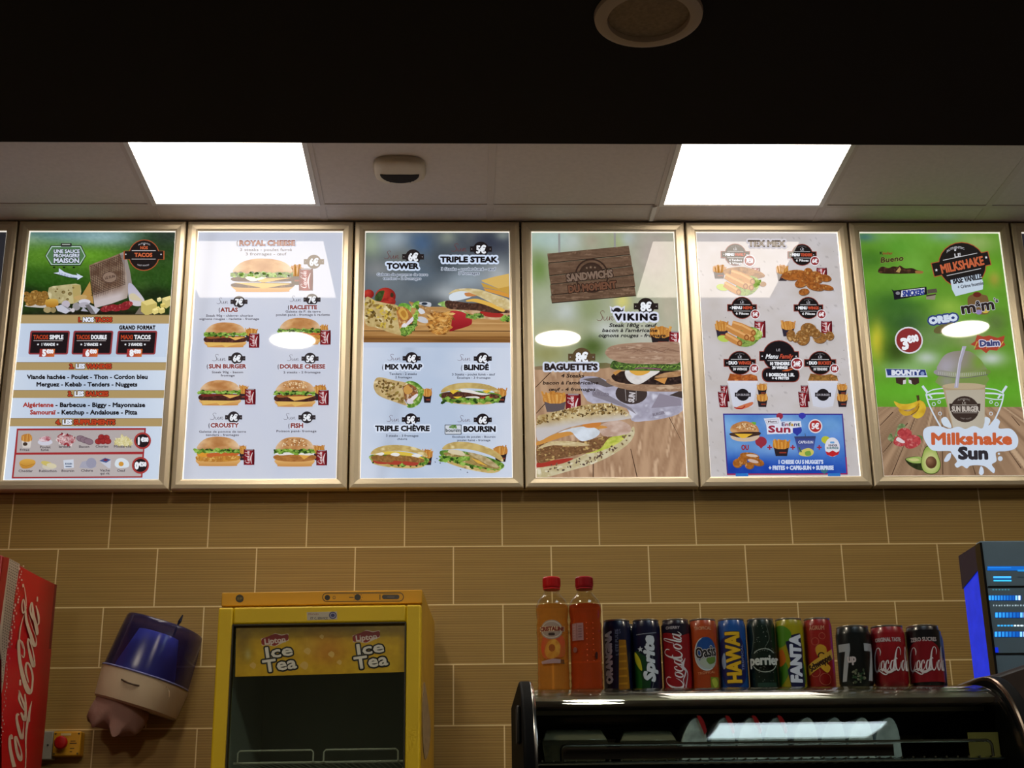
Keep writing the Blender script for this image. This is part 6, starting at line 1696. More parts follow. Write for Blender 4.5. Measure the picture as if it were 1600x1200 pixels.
A = fridge_art(-.0366)
A.view(320, 900, 4)
nb = blobs((186, 150, 0), [(240, 420, 60, 160, (120, 96, 10), .8), (720, 320, 700, 60, (110, 90, 0), .9), (760, 480, 120, 120, (172, 112, 16), .9), (640, 440, 80, 70, (186, 150, 60), .6), (450, 590, 500, 60, (186, 150, 10), .8), (1100, 560, 200, 60, (186, 156, 14), .7), (270, 490, 20, 40, (166, 156, 110), .8)], 30, 30)
A.tex([(196, 306), (1254, 290), (1252, 600), (190, 630)], nb, 12)
for x, y, s in ((730, 380, 14), (790, 490, 20), (840, 540, 16), (640, 470, 22), (620, 560, 26), (300, 560, 20)): A.blob([(x - s, y), (x, y - s), (x + s, y - s * .3), (x + s * .4, y + s)], (196, 162, 84))
for dx, dy in ((0, 0), (571, -20)):
    A.poly([(352 + dx, 392 + dy), (395 + dx, 378 + dy), (440 + dx, 358 + dy), (480 + dx, 366 + dy), (522 + dx, 360 + dy), (524 + dx, 402 + dy), (440 + dx, 440 + dy), (396 + dx, 432 + dy), (356 + dx, 434 + dy)], (196, 180, 160))
    A.blob([(356 + dx, 396 + dy), (400 + dx, 376 + dy), (440 + dx, 362 + dy), (480 + dx, 372 + dy), (518 + dx, 364 + dy), (520 + dx, 400 + dy), (480 + dx, 408 + dy), (440 + dx, 436 + dy), (400 + dx, 428 + dy), (360 + dx, 430 + dy)], (124, 26, 24), n=3)
    A.text('Lipton', 370 + dx, 386 + dy, 506 + dx, 420 + dy, (196, 184, 172), bold=.05, rot=-7)
    A.text('Ice', 370 + dx, 438 + dy, 550 + dx, 504 + dy, (206, 204, 190), bold=.045, rot=-8, ol=(44, 46, 40), olw=.14)
    A.text('Tea', 362 + dx, 516 + dy, 572 + dx, 588 + dy, (206, 204, 190), bold=.045, rot=-8, ol=(44, 46, 40), olw=.14)
hd = A.build('header_film', m_inkmatt, t)
A = fridge_art(-.0484)
A.view(320, 900, 4)
A.poly([(637, 226), (826, 222), (828, 270), (640, 276)], (176, 166, 146)); A.ell(800, 246, 24, 23, (40, 44, 90)); A.ring(800, 246, 15, 14, 4, (150, 150, 170))
A.text('FROID', 646, 234, 712, 244, (140, 90, 80), bold=.02); A.text('ET C. SERVICE', 660, 258, 768, 270, (70, 66, 76), bold=.04)
st = A.build('service_sticker', m_inkmatt, t)
A = fridge_art(-.0124)
A.view(320, 900, 4)
A.ell(218, 141, 25, 25, (40, 34, 16)); A.text('EP', 202, 134, 236, 150, (110, 96, 40), bold=.03)
rb = A.build('round_badge', m_inkmatt, t)
A = fridge_art(-.0124)
A.view(320, 900, 4)
p = [(762 + 26 * math.cos(a), 133 + 26 * math.sin(a), 5) for a in [math.pi / 2 + math.pi * k / 8 for k in range(9)]] + [(1216 + 26 * math.cos(a), 131 + 26 * math.sin(a), 5) for a in [-math.pi / 2 + math.pi * k / 8 for k in range(9)]]
A.stroke(p + [p[0]], None, (52, 40, 16), raw=True)
A.ell(766, 135, 17, 17, (30, 24, 14)); A.ring(808, 135, 8, 9, 3, (60, 46, 18)); A.ell(955, 133, 20, 20, (26, 22, 12))
for k in range(10): A.stroke([(955 + 24 * math.cos(k * .628), 133 + 24 * math.sin(k * .628)), (955 + 31 * math.cos(k * .628), 133 + 31 * math.sin(k * .628))], 3, (70, 54, 20))
A.rr(1108, 117, 1216, 144, 12, (34, 28, 22)); A.rect(1140, 127, 1186, 135, (76, 70, 66)); A.rect(1092, 116, 1098, 148, (70, 54, 20)); A.rect(902, 131, 926, 136, (70, 54, 20))
cp = A.build('panel_print', m_inkmatt, t)
Mi = M.inverted()
for o in (hd, st, cp, rb): o.data.transform(Mi)
hd.name = 'header_film'
b = MB()
pl = spline([(.02, 1.60), (.05, 1.56), (.075, 1.50), (.07, 1.45), (.055, 1.41), (.03, 1.385), (.012, 1.43), (.008, 1.52)], True, 5)
b.prism([(.02 + (p_[0] - .008) * 5.2, p_[1] - .02) for p_ in pl], 0, FW, FW + .002)
b.build('peeling_patch', mat('torn_paint', (146, 122, 84), .9, noise=.3, nscale=40, bump=.8), t)

# ---- glass display case on the counter
CX0, CX1, CT = -.012, .800, 1.357
t0 = thing('counter', 'dark service counter under the glass display case', 'counter', (.9, -2.12, 0))
MB().box(-2.2, 1.9, -.34, .34, 0, .88).build('body', mat('dark_wood_front', (48, 36, 28), .5, noise=.2, nscale=6), t0)
MB().box(-2.25, 1.95, -.37, .37, .88, .92).build('worktop', mat('dark_stone_top', (40, 36, 34), .25, noise=.2, nscale=40), t0, bevel=.004)
t = thing('display_case', 'curved glass display case with black ends, holding sandwiches under the drinks', 'display case', (.394, -2.1, .92))


def curve(d=0.0, n=14):
    """profile (y, z) of the front glass, grown by d"""
    r = .185 + d
    pts = [(-1.80, CT + d), (-2.195, CT + d)]
    pts += [(-2.195 - r * math.sin(a), CT - .185 + r * math.cos(a)) for a in [math.radians(84) * k / n for k in range(1, n + 1)]]
    y, z = pts[-1]
    pts += [(y - .018, z - .12), (y - .03, .925)]
    return pts


b = MB()
o_, i_ = curve(0), curve(-.005)
prof = o_ + i_[::-1]
n = len(prof)
b.prism(prof, 0, CX0, CX1)
b.build('curved_glass', glass_mat('case_glass', (235, 240, 235), 1.5, .03), t, smooth=True)
m_end = mat('black_end_panel', (12, 12, 13), .5, spec=.02)
for x0, x1, nm in ((CX0 - .024, CX0 - .0005, 'end_panel'), (CX1 + .0005, CX1 + .026, 'end_panel')):
    pr = curve(.014) + [(-1.80, .925)]
    MB().prism(pr, 0, x0, x1).build(nm, m_end, t, bevel=.005, seg=3)
for x in (CX0 - .004, CX1 + .004):
    MB().tube([(x, y, z) for y, z in curve(.010)], .0045, 8).build('end_trim', mat('bronze_trim', (120, 96, 76), .25, metal=1.0) if x > 0 else m_chrome, t, smooth=True)
MB().box(CX0 - .032, CX0 - .0245, -2.31, -2.27, 1.255, 1.318).build('hinge_cover', m_blackm, t, bevel=.003)
MB().box(CX0 + .001, CX1 - .001, -1.815, -1.80, .93, CT - .0055).build('rear_panel', m_blackm, t)
MB().box(CX0 + .001, CX1 - .001, -1.84, -1.816, 1.29, 1.30).build('rear_rail', m_steel, t)
MB().box(CX0 + .001, CX1 - .001, -2.36, -1.816, .926, .945).build('floor_tray', m_steel, t)
b = MB()
ZS = 1.222
b.tube([(CX0 + .004, -2.285, ZS), (CX1 - .004, -2.285, ZS)], .003, 8).tube([(CX0 + .004, -1.83, ZS), (CX1 - .004, -1.83, ZS)], .003, 8)
for k in range(42): b.tube([(CX0 + .012 + k * .0193, -2.288, ZS + .0045), (CX0 + .012 + k * .0193, -1.83, ZS + .0045)], .0019, 6)
b.build('wire_shelf', m_chrome, t, smooth=True)
gz = at(900, 1164, 1, -2.285).z
xl = at(877, 1164, 1, -2.285).x
xr = at(1549, 1164, 1, -2.285).x
MB().tube([(xl, -2.287, ZS + .004), (xl, -2.287, gz - .008), (xl + .003, -2.287, gz - .002), (xl + .008, -2.287, gz), (xr - .008, -2.287, gz), (xr - .003, -2.287, gz - .002), (xr, -2.287, gz - .008), (xr, -2.287, ZS + .004)], .0028, 8).build('guard_rail', m_chrome, t, smooth=True)
rc = .172
cn = [(-2.195 - rc * math.sin(a), CT - .185 + rc * math.cos(a)) for a in [math.radians(4 + 20 * k / 12) for k in range(13)]]
MB().prism([(-1.817, CT - .013)] + cn + [(cn[-1][0] + .012, cn[-1][1] - .008), (-2.2, cn[-1][1] - .004), (-1.817, cn[-1][1] - .004)], 0, CX0 + .001, CX1 - .001).build('top_canopy', mat('canopy_steel', (146, 138, 124), .3, metal=.85), t, smooth=True)
MB().box(CX0 + .001, CX1 - .001, -2.206, -2.202, cn[-1][1] - .018, cn[-1][1] - .010).build('top_trim', m_steel, t)
MB().box(CX1 - .055, CX1 - .002, -2.262, -2.259, at(1565, 1186, 1, -2.26).z, at(1565, 1144, 1, -2.26).z).build('price_card', mat('yellowed_card', (146, 126, 62), .7), t)
MB().box(xl + .002, at(1396, 1170, 1, -2.28).x, -2.2815, -2.2785, ZS + .0075, gz - .004).build('shelf_edging', mat('dark_brown_edging', (62, 44, 38), .5, noise=.3, nscale=20), t)
rebase(t)

# food inside: salad boxes at the left, a row of wrapped wedges
zf = ZS + .0066
m_tray = milky_mat('clear_tray', (200, 196, 180), (178, 170, 146), .3)
m_salad = mat('salad_mix', (150, 136, 92), .7, noise=.6, nscale=60, bump=.5)
for px0, px1, lab in ((842, 943, 'low clear salad box at the far left inside the display case'), (961, 1048, 'clear salad box in the case, between the left box and the wrapped wedges')):
    x0, x1 = at(px0, 1150, 1, -2.17).x, at(px1, 1150, 1, -2.17).x
    zt_ = at(900, 1103, 1, -2.12).z
    c = ((x0 + x1) / 2, -2.17, zf)
    q = thing('salad_box', lab, 'food box', c, group='clear salad boxes in the case')
    w = (x1 - x0) / 2
    hh = at(900, 1143 if px0 < 900 else 1146, 1, -2.2).z - zf
    def frustum(wb, wt, db, dt, z0, z1):
        return MB().add([(-wb, -db, z0), (wb, -db, z0), (wb, db, z0), (-wb, db, z0), (-wt, -dt, z1), (wt, -dt, z1), (wt, dt, z1), (-wt, dt, z1)], [(0, 1, 2, 3), (4, 5, 6, 7), (0, 1, 5, 4), (1, 2, 6, 5), (2, 3, 7, 6), (3, 0, 4, 7)])
    frustum(w * .9, w * .98, .075, .085, 0, hh * .62).build('tray', m_tray, q)
    frustum(w * .88, w * .94, .07, .078, .002, hh * .5).build('salad', m_salad, q)
    frustum(w * .98, w * .82, .085, .065, hh * .625, hh).build('lid', m_tray, q, bevel=.003)
m_film = mat('cling_film', (196, 204, 210), .25, noise=.25, nscale=70, bump=.5)
m_bread = mat('wrapped_bread', (170, 180, 188), .5, noise=.3, nscale=40)
m_redlab = mat('red_label', (176, 32, 40), .4)
peaks = [1077, 1120, 1161, 1200, 1246, 1288, 1330, 1371]
names = ['leftmost', 'second', 'third', 'fourth', 'fifth', 'sixth', 'seventh', 'rightmost']
for k, px in enumerate(peaks):
    x = at(px + 2, 1135, 1, -2.19).x
    zt_ = at(px, 1124, 1, -2.19).z
    redm = k < 4
    q = thing('wrapped_sandwich', '%s wrapped sandwich wedge of the row in the case%s' % (names[k], ', with a red tip' if redm else ', plain pale film'), 'sandwich', (x, -2.19, zf), group='wrapped sandwich wedges in the case')
    H_ = zt_ - zf
    pr = spline([(-.0275, 0), (-.0256, H_ * .42), (-.013, H_ * .84), (.0, H_ * .985), (.010, H_ * .93), (.0172, H_ * .62), (.0192, 0)], False, 5)
    b = MB()
    for s, y in ((.94, -.055), (1, -.045)): pass
    rings = [[(p_[0] * s, y, p_[1] * s) for p_ in pr] for s, y in ((.96, -.062), (1, -.05), (1, .05), (.96, .062))]
    loft(rings).build('wedge', m_bread if k % 2 else m_film, q, smooth=True)
    if redm:
        top = [p_ for p_ in pr if p_[0] > .002 and p_[1] > H_ * .55]
        o2 = [(p_[0] + .0012, p_[1] + .0012) for p_ in top]
        MB().prism(o2 + [(p_[0] - .001, p_[1] - .001) for p_ in top[::-1]], 1, -.0635, .06).build('red_label', m_redlab, q)
        MB().prism([(.003, H_ * .95)] + top + [(.014, H_ * .56)], 1, -.0655, -.0635).build('red_seal', m_redlab, q)

# ---- bottles and cans on top of the case
YC = -2.1
ZT = CT + .0003


def cyl_map(r, H):
    def f(V, d):
        th = V[:, 0] / (r * 1000)
        R_ = r + .00025 + d
        return np.stack([R_ * np.sin(th), -R_ * np.cos(th), H - V[:, 1] / 1000], 1)
    return f


def face(x):
    return -math.atan2(x - CAM.x, YC - CAM.y)


m_can_print = print_mat('can_print', 0, .28, base=.78)
m_lid = mat('can_aluminium', (176, 172, 166), .3, metal=1.0)


YS, YR = -2.03, -2.14


def can(px, kind, label, art, body, sleek=True, y=None, top=None, turn=0.0):
    y = y if y is not None else (YS if sleek else YR)
    x = at(px, 1055, 1, y).x
    r, H = (.0274, .149) if sleek else (.0318, .1155)
    q = thing('drink_can', label, 'drink can', (x, y, ZT), (0, 0, face(x) + math.radians(turn)), group='cans on top of the display case')
    pr = [(r * .74, .0006), (r * .80, 0), (r * .86, .003), (r, .012), (r, H - .017 if sleek else H - .016), (r * .985, H - .0125), (r * .93, H - .006), (r * .90, H - .0032)]
    MB().lathe(pr, 48).build('body', mat(kind + '_paint', tuple(v * .9 for v in body), .28, coat=.3), q, smooth=True, sharp=50)
    MB().lathe([(r * .90, H - .0031), (r * .925, H - .0012), (r * .915, H), (r * .88, H - .0006), (r * .86, H - .004), (.0001, H - .004)], 48).build('lid', m_lid, q, smooth=True)
    if art:
        A = Art(cyl_map(r, H), 5e-5)
        A.view(0, 0, 1)
        art(A)
        A.build('printed_label', m_can_print, q, maxedge=3.2)
    return q


def a_orangina(A):
    A.rect(-20, 56, 6, 133, (16, 18, 44))
    A.poly([(4, 40), (18, 40), (24, 133), (0, 133)], (150, 98, 14))
    for k in range(6): A.poly([(18 + k * .8, 50 + k * 14), (26, 46 + k * 14), (22 + k * .4, 56 + k * 14)], (16, 18, 40)); A.poly([(4 - k * .6, 52 + k * 14), (18, 50 + k * 14), (18, 54 + k * 14), (4 - k * .6, 55 + k * 14)], (186, 128, 26))
    A.vtext('ORANGINA', -24, 24, -11, 122, (186, 186, 196), bold=.12, ol=(14, 14, 30), olw=.1)
    A.vtext('L ETE PULPE', -3, 20, 2, 70, (120, 120, 146), bold=.02)
    A.text('25', 0, 20, 8, 28, (110, 110, 140))


def a_sprite(A):
    A.tex([(-44, 70), (-20, 60), (0, 74), (8, 100), (4, 134), (-44, 134)], vgrad((20, 62, 34), (10, 54, 24), 60, 134), 8)
    A.blob([(-26, 62), (-14, 76), (-10, 98), (-18, 92), (-26, 78)], (190, 184, 40)); A.blob([(-26, 86), (-14, 100), (-12, 130), (-26, 130)], (30, 96, 34))
    A.stroke([(-20, 30, 1.4), (10, 28, 1.8), (22, 26, 1)], None, (120, 126, 140)); A.stroke([(12, 30), (10, 64), (14, 100), (8, 132)], 1, (100, 110, 120))
    A.vtext('Sprite', -6, 34, 14, 120, (196, 204, 214), bold=.1, sh=.22, ol=(18, 26, 40), olw=.05)
    star(A, -12, 58, 6, (190, 200, 206))


def a_coke_side(A, top, red, word, big=True):
    A.rect(-50, 26, 50, 134, red)
    A.poly([(-50, 10), (50, 10), (50, 22), (14, 32), (-20, 26), (-50, 22)], top)
    A.text(word, -20, 15, 8, 20, (176, 168, 176), bold=.03)
    cola_up(A, -26, 26, 10, 136, (206, 204, 208), .85, 5)
    A.stroke([(16, 76, 1), (10, 92, 6), (20, 104, 2), (14, 132, 2)], None, (196, 190, 196))


def a_oasis(A):
    A.text('TROPICAL', -17, 16, 17, 22, (196, 150, 120), bold=.03)
    A.ell(4, 68, 23, 32, (150, 160, 166)); A.ell(5, 62, 20, 26, (26, 66, 130)); A.blob([(-10, 84), (4, 72), (22, 66), (22, 88), (8, 97)], (150, 160, 150)); A.blob([(4, 78), (20, 70), (22, 82), (10, 88)], (90, 120, 50))
    A.text('Oasis', -17, 54, 25, 74, (24, 22, 26), bold=.035, rot=-10, ol=(176, 172, 172), olw=.06); A.ring(4, 68, 22, 31, 2, (176, 186, 190), a0=60, a1=250)
    A.text('TROPICAL', -14, 101, 20, 106, (206, 140, 100), rot=-6); A.rect(10, 112, 30, 134, (110, 120, 30)); A.blob([(12, 118), (20, 114), (26, 124), (18, 132)], (160, 170, 60))


def a_hawai(A):
    A.blob([(-26, 50), (-10, 34), (14, 34), (26, 60), (26, 110), (10, 130), (-16, 128), (-26, 100)], (16, 26, 80))
    A.vtext('HAWAI', -12, 26, 14, 124, (206, 164, 32), bold=.06, ol=(70, 52, 24), olw=.05); A.vtext('TROPICAL', 17, 50, 22, 100, (120, 130, 170), bold=.03)
    A.blob([(-24, 80), (-16, 66), (-14, 90), (-20, 96)], (130, 146, 176))


def a_perrier(A):
    for k in range(90):
        x = A.rng.gauss(6, 11); y = A.rng.gauss(70, 22)
        A.ell(x, y, .7, .7, (130, 140, 130), n=6)
    A.stroke([(-14, 14), (-12, 40), (-18, 70)], .8, (90, 100, 90)); A.stroke([(10, 14), (14, 40), (6, 56)], .8, (90, 100, 90))
    A.ring(4, 82, 22, 22, 1.6, (150, 158, 150)); A.rect(-22, 68, 28, 92, (10, 28, 20)); A.text('perrier', -22, 72, 30, 90, (190, 194, 190), bold=.05); A.rect(-10, 124, 22, 133, (30, 56, 46))


def a_fanta(A):
    A.blob([(-30, 18), (-10, 16), (4, 30), (-4, 48), (-20, 56), (-30, 46)], (70, 120, 24)); A.blob([(-30, 96), (-12, 84), (-6, 104), (-16, 122), (-30, 128)], (60, 110, 24)); A.blob([(-30, 70), (-16, 60), (-10, 82), (-24, 92)], (176, 90, 20)); A.blob([(14, 90), (26, 84), (30, 120), (18, 128)], (40, 90, 40))
    A.poly([(-8, 46), (2, 44), (4, 34), (22, 30), (26, 60), (24, 100), (26, 136), (-2, 137), (-8, 100), (0, 90)], (20, 24, 60))
    A.vtext('FANTA', 0, 34, 20, 124, (206, 212, 226), bold=.1, rot=2)


def a_schweppes(A):
    A.text('AGRUM', -16, 16, 14, 24, (196, 140, 110), bold=.02)
    for x, y, r in ((-6, 46, 7), (8, 36, 6), (2, 62, 9), (-10, 104, 9), (8, 118, 11), (12, 96, 6)): A.ring(x, y, r, r, 1, (176, 90, 70), n=20)
    A.blob([(-6, 60), (2, 52), (14, 58), (12, 74), (-2, 76)], (186, 140, 40)); A.ring(4, 74, 6, 6, 2.5, (50, 24, 20), n=16); A.blob([(0, 94), (10, 88), (20, 96), (12, 106)], (196, 150, 40))
    A.poly([(-28, 92), (28, 60), (30, 78), (-24, 110)], (186, 146, 50)); A.text('Schweppes', -24, 80, 26, 92, (40, 20, 16), bold=.06, rot=-28)


def a_seven(A):
    for x in (-18, 34): A.poly([(x - 15, 34), (x + 11, 34), (x + 11, 44), (x - 1, 102), (x - 11, 102), (x + 1, 48), (x - 15, 48)], (150, 152, 156))
    A.text('up', -14, 54, 2, 68, (190, 176, 176), bold=.06); A.scatter([(-10, 84), (14, 80), (16, 104), (-8, 106)], 40, 1.6, [(60, 70, 50), (110, 110, 90), (30, 60, 34)], 1.6)


def a_coke_short(A, top, word, red):
    if top: A.poly([(-60, 10), (60, 10), (60, 40), (-60, 40)], top); A.ell(0, 66, 38, 38, red); A.rect(-60, 60, 60, 105, red)
    A.text(word, -24, 24, 26, 31, (186, 172, 172), bold=.04)
    cola(A, -34, 40, 46, 84, (206, 200, 200), .85, 5)
    A.stroke([(-26, 84, 1), (-14, 81, 3), (-4, 87, 5), (10, 82, 2)], None, (200, 190, 190))


can(966, 'dark_blue', 'navy sleek can with climbing white and orange lettering, right of the bottles', a_orangina, (14, 18, 46))
can(979, 'black_can', 'black can peeking out behind the navy and orange can', None, (12, 12, 20), y=YS + .058)
can(1012, 'deep_green_blue', 'navy and green sleek can lettered Sprite', a_sprite, (12, 16, 44))
can(1059, 'cherry_red', 'red sleek can with dark top marked CHERRY', lambda A: a_coke_side(A, (22, 16, 34), (132, 18, 26), 'CHERRY'), (30, 16, 30))
can(1102, 'tropical_orange', 'orange sleek can with a blue round fruit logo', a_oasis, (158, 62, 22))
can(1147, 'sea_blue', 'blue sleek can with tall yellow climbing lettering', a_hawai, (24, 72, 140))
can(1193, 'bottle_green', 'dark green sleek can with a round sparkling water mark', a_perrier, (10, 28, 20))
can(1238, 'lemon_yellow', 'yellow and green sleek can with climbing white letters on navy', a_fanta, (146, 136, 16))
can(1283, 'agrum_red', 'red sleek can with a slanting yellow name band', a_schweppes, (140, 26, 22))
can(1338, 'near_black', 'short dark can with a pale figure seven, left of the short red can', a_seven, (10, 14, 14), sleek=False)
can(1392, 'classic_red', 'short red can marked ORIGINAL TASTE', lambda A: a_coke_short(A, None, 'ORIGINAL TASTE', None), (132, 16, 24), sleek=False)
can(1448, 'zero_black', 'short black-topped red can marked ZERO SUCRES, rightmost in the front row', lambda A: a_coke_short(A, (16, 14, 18), 'ZERO SUCRES', (120, 14, 24)), (20, 12, 16), sleek=False)
can(1452, 'shaded_dark', 'short dark can hidden behind the zero sugar can', None, (18, 18, 40), sleek=False, y=YR + .072)

m_pet = glass_mat('clear_bottle', (244, 240, 230), 1.45, .04)


def bottle(px, label, tint, cap, lab):
    x = at(px, 1055, 1, YC).x
    q = thing('juice_bottle', label, 'bottle', (x, YC, ZT), (0, 0, face(x)), group='juice bottles on top of the display case')
    k = 1.0
    outer = [(.024, .0), (.0295, .003), (.0312, .012), (.0295, .018), (.0306, .026), (.0296, .032), (.0306, .040), (.0298, .046), (.0300, .110), (.0308, .116), (.0300, .122), (.0306, .130), (.0290, .137), (.0300, .146), (.0312, .156), (.0305, .166), (.0270, .176), (.0200, .184), (.0150, .190), (.0138, .196), (.0160, .198), (.0138, .200), (.0135, .206)]
    MB().lathe(outer, 48).build('bottle', m_pet, q, smooth=True, sharp=80)
    inner = [(max(.0001, r - .0012), z + .0012) for r, z in outer if z < .168]
    inner = [(.0001, .0012)] + inner + [(.0001, inner[-1][1])]
    liq = bpy.data.materials.new('juice')
    liq.use_nodes = True
    n_ = liq.node_tree
    p_ = n_.nodes['Principled BSDF']
    p_.inputs['Base Color'].default_value = rgba(tint)
    p_.inputs['Transmission Weight'].default_value = .75
    p_.inputs['IOR'].default_value = 1.02
    p_.inputs['Roughness'].default_value = .12
    MB().lathe(inner, 48).build('juice', liq, q, smooth=True, sharp=60)
    b = MB().lathe([(.0158, .2012), (.0166, .2025), (.0166, .219), (.0150, .2212), (.0001, .2215)], 40)
    b.lathe([(.0138, .1972), (.0160, .1976), (.0160, .2002), (.0138, .2004)], 40)
    for a in range(40): b.box(.0164, .0171, -.0004, .0004, .204, .2185, Matrix.Rotation(2 * math.pi * a / 40, 4, 'Z'))
    b.build('cap', mat('red_cap', cap, .4), q, smooth=True, sharp=35)
    A = Art(cyl_map(.0304, .222), 5e-5)
    A.view(0, 0, 1)
    lab(A)
    A.build('printed_label', m_can_print, q, maxedge=3.2)


def l_peach(A):
    A.blob([(-24, 130), (-14, 112), (-2, 120), (10, 112), (24, 122), (24, 150), (6, 156), (-18, 156)], fn=speck((196, 70, 40), (176, 96, 40), 10, 10, 2), n=4, step=3)
    A.blob([(-16, 146), (-10, 128), (4, 122), (14, 134), (10, 152), (-6, 158)], fn=speck((206, 150, 60), (186, 120, 40), 8, 8, 3), n=4, step=3); A.ell(-2, 138, 6, 7, (150, 80, 30))
    A.ell(-2, 104, 22, 18, (150, 130, 116)); A.ring(-2, 104, 19, 15, 1.4, (190, 176, 160)); A.rect(-26, 98, 24, 107, (196, 176, 140)); A.text('CRISTALINE', -25, 99, 23, 106, (120, 40, 26), bold=.09); A.rr(-8, 110, 4, 115, 2, (60, 44, 36))
    A.poly([(-24, 162), (0, 158), (14, 159), (14, 166), (-22, 167)], (160, 130, 130)); A.text('5%', 14, 160, 22, 167, (70, 40, 30), bold=.06)


def l_red(A):
    A.rect(-29, 92, -4, 124, (150, 112, 112)); A.rect(-18, 93, -16.5, 123, (120, 70, 70))
    for k in range(5): A.rect(-14, 97 + k * 5, -7, 98.5 + k * 5, (104, 64, 70)); A.rect(-27, 97 + k * 5, -21, 98.2 + k * 5, (176, 140, 140))
    A.ell(-22, 141, 5, 5, (120, 80, 76)); A.ell(20, 152, 3, 7, (56, 16, 14))
    for j in range(8):
        for x in (2, 14): A.ell(x, 92 + j * 10, 1.1, 1.1, (176, 84, 56), n=8)  # dot columns paint the bottle's small highlights into the label


bottle(865, 'clear bottle of orange peach drink with red cap, leftmost on the display case', (232, 168, 84), (170, 14, 16), l_peach)
bottle(917, 'bottle of reddish drink with dark red cap, second from the left', (206, 92, 50), (140, 8, 18), l_red)

# ---- till behind the case: blue-lit casing on a dark stand
t = thing('till_terminal', 'grey till casing with glowing blue vents and blue side, right edge', 'till', (1.10, -1.9, .92))
xf = at(1531, 850, 1, -1.95).x
zt_, zb_ = 1.678, 1.412
zb2 = 1.405
MB().box(xf, 1.26, -1.95, -1.945 + .02, zb2, zt_).build('rear_shell', mat('blue_grey_plastic', (74, 92, 104), .5, noise=.05, nscale=20), t, bevel=.003)
m_bl = mat('lit_blue_plastic', (20, 40, 190), .25, emit=(8, 40, 190), es=.9, noise=.3, nscale=25)
m_bld = mat('unlit_blue_plastic', (20, 22, 64), .25)
MB().box(xf + .001, 1.26, -1.922, -1.82, zb2, zt_ - .006).build('side_body', m_bl, t, bevel=.004)
MB().prism([(-1.9225, zt_ - .055), (-1.8195, zt_ - .075), (-1.8195, zt_ - .004), (-1.9225, zt_ - .004)], 0, xf - .0008, xf + .02).build('side_cap', m_bld, t)
MB().box(xf - .001, xf + .004, -1.952, -1.9225, zb2, zt_ - .004).build('shell_seam', m_black, t)
for px_y in (916.5, 1021.5):
    z = at(1560, px_y, 1, -1.951).z
    MB().box(xf + .006, 1.26, -1.9512, -1.9495, z - .0015, z + .0015).build('panel_seam', m_black, t)
m_vent = print_mat('vent_glow', 1.25, .3, .2)
CB, CL, CW_ = (10, 80, 170), (60, 170, 240), (226, 246, 255)


def vent(fn):
    A = plane_art(Art, (1, -1.9505, 1.5), (1, 0, 0), (0, 0, 1), (0, -1, 0))
    fn(A)
    A.build('vent', m_vent, t)


def v1(A): A.view(1480, 830, 10).rr(625, 548, 1750, 615, 8, (14, 92, 180)); A.rect(640, 560, 1000, 578, (30, 120, 210)); A.rect(1100, 600, 1750, 630, (30, 130, 200))
def v2(A): A.view(1480, 830, 10).rect(720, 704, 1000, 734, (70, 180, 250)); A.rect(724, 760, 1004, 784, (60, 190, 240)); A.rect(720, 738, 1000, 756, (10, 50, 120)); A.rect(1100, 712, 1300, 722, (16, 36, 50))
def v3(A):
    A.view(1480, 830, 10)
    for k in range(6): A.rect(706 + k * 48, 906, 732 + k * 48, 922, (70, 150, 170))
def slats(A, x0, y0, x1, y1, n, bright):
    A.rr(x0, y0, x1, y1, 20, (10, 60, 140))
    for k in range(n):
        a = x0 + 10 + (x1 - x0 - 14) * k / n
        b_ = a + (x1 - x0) / n * .66
        A.rect(a, y0 + 6, b_, y1 - 6, tuple(mixc(CL, CW_, (k / n - bright) / .15)) if k / n > bright else tuple(mixc(CL, CB, k / n / bright)))
def v4(A): A.view(1480, 830, 10); slats(A, 640, 1000, 1162, 1084, 11, .75)
def v5(A):
    A.view(1480, 940, 8.57)
    for k in range(12): A.rect(616 + k * 36, 40 + (k * 7) % 5, 616 + k * 36 + (12 + (k * 5) % 14), 62, (150, 170, 180))
def v6(A): A.view(1480, 940, 8.57); slats(A, 635, 140, 1360, 218, 15, .42)
def v7(A):
    A.view(1480, 940, 8.57)
    for k in range(14): A.rect(672 + k * 44, 312, 704 + k * 44, 332, CL if k < 5 else CW_)
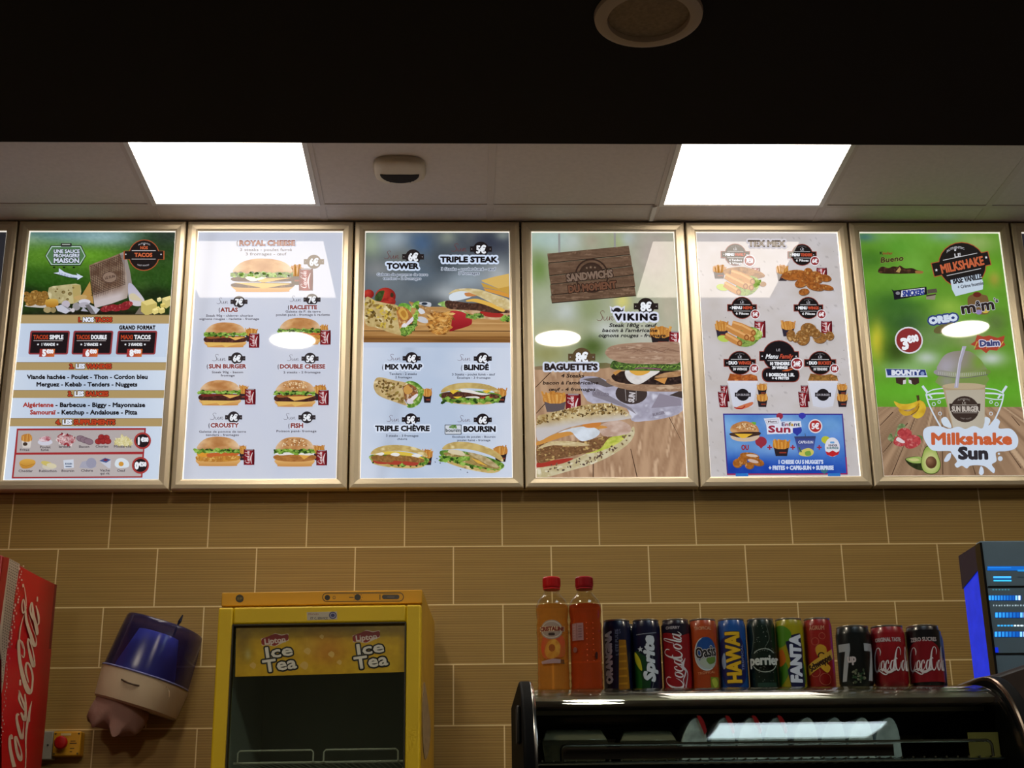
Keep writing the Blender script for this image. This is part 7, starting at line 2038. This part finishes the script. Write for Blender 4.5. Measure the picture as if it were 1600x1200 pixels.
def v8(A): A.view(1480, 940, 8.57); slats(A, 627, 398, 1360, 476, 15, .4)
for f in (v1, v2, v3, v4, v5, v6, v7, v8): vent(f)
MB().box(xf + .004, xf + .010, -1.9535, -1.9505, at(1541, 1020, 1, -1.95).z, at(1541, 1012, 1, -1.95).z).build('side_catch', m_bl, t)
m_brown = mat('dark_brown_leatherette', (44, 32, 26), .45, noise=.2, nscale=30)
MB().prism([(.832, .0 + .921), (1.28, .921), (1.28, 1.49), (1.10, 1.462), (.98, 1.425), (.90, 1.400), (.852, 1.392), (.832, 1.37)], 1, -2.02, -1.80).build('stand', m_brown, t, bevel=.008)
rebase(t)

# ---- small pieces go under the part that carries them
def nest(thing_name, carrier, pieces):
    for r in [o for o in COL.objects if o.parent is None and o.name.split('.')[0] == thing_name]:
        kids = {}
        for c_ in r.children: kids.setdefault(c_.name.split('.')[0], []).append(c_)
        if carrier not in kids: continue
        for n_ in pieces:
            for c_ in kids.get(n_, []): c_.parent = kids[carrier][0]


nest('glass_door_fridge', 'door_frame', ['door_gasket', 'door_glass', 'header_film', 'service_sticker'])
nest('glass_door_fridge', 'control_panel', ['panel_print', 'round_badge'])
nest('glass_door_fridge', 'wire_shelf', ['shelf_guard'])
nest('paper_towel_dispenser', 'housing', ['slot', 'latch_line'])
nest('paper_towel_dispenser', 'cover', ['cover_rim'])
nest('emergency_stop_box', 'box', ['screw', 'label_plate', 'printed_lines'])
nest('grey_switch_box', 'box', ['screw'])
nest('drink_can', 'body', ['printed_label'])
nest('juice_bottle', 'bottle', ['printed_label'])
nest('wrapped_sandwich', 'wedge', ['red_label', 'red_seal'])
nest('till_terminal', 'rear_shell', ['vent', 'panel_seam'])
nest('till_terminal', 'side_body', ['side_cap', 'side_catch'])
nest('menu_board', 'poster', ['childrens_menu_sheet', 'tape'])
nest('ceiling_alarm_sounder', 'grille', ['slats'])
nest('drinks_cooler', 'cabinet', ['side_graphic', 'corner_trim'])
nest('display_case', 'wire_shelf', ['guard_rail', 'shelf_edging'])
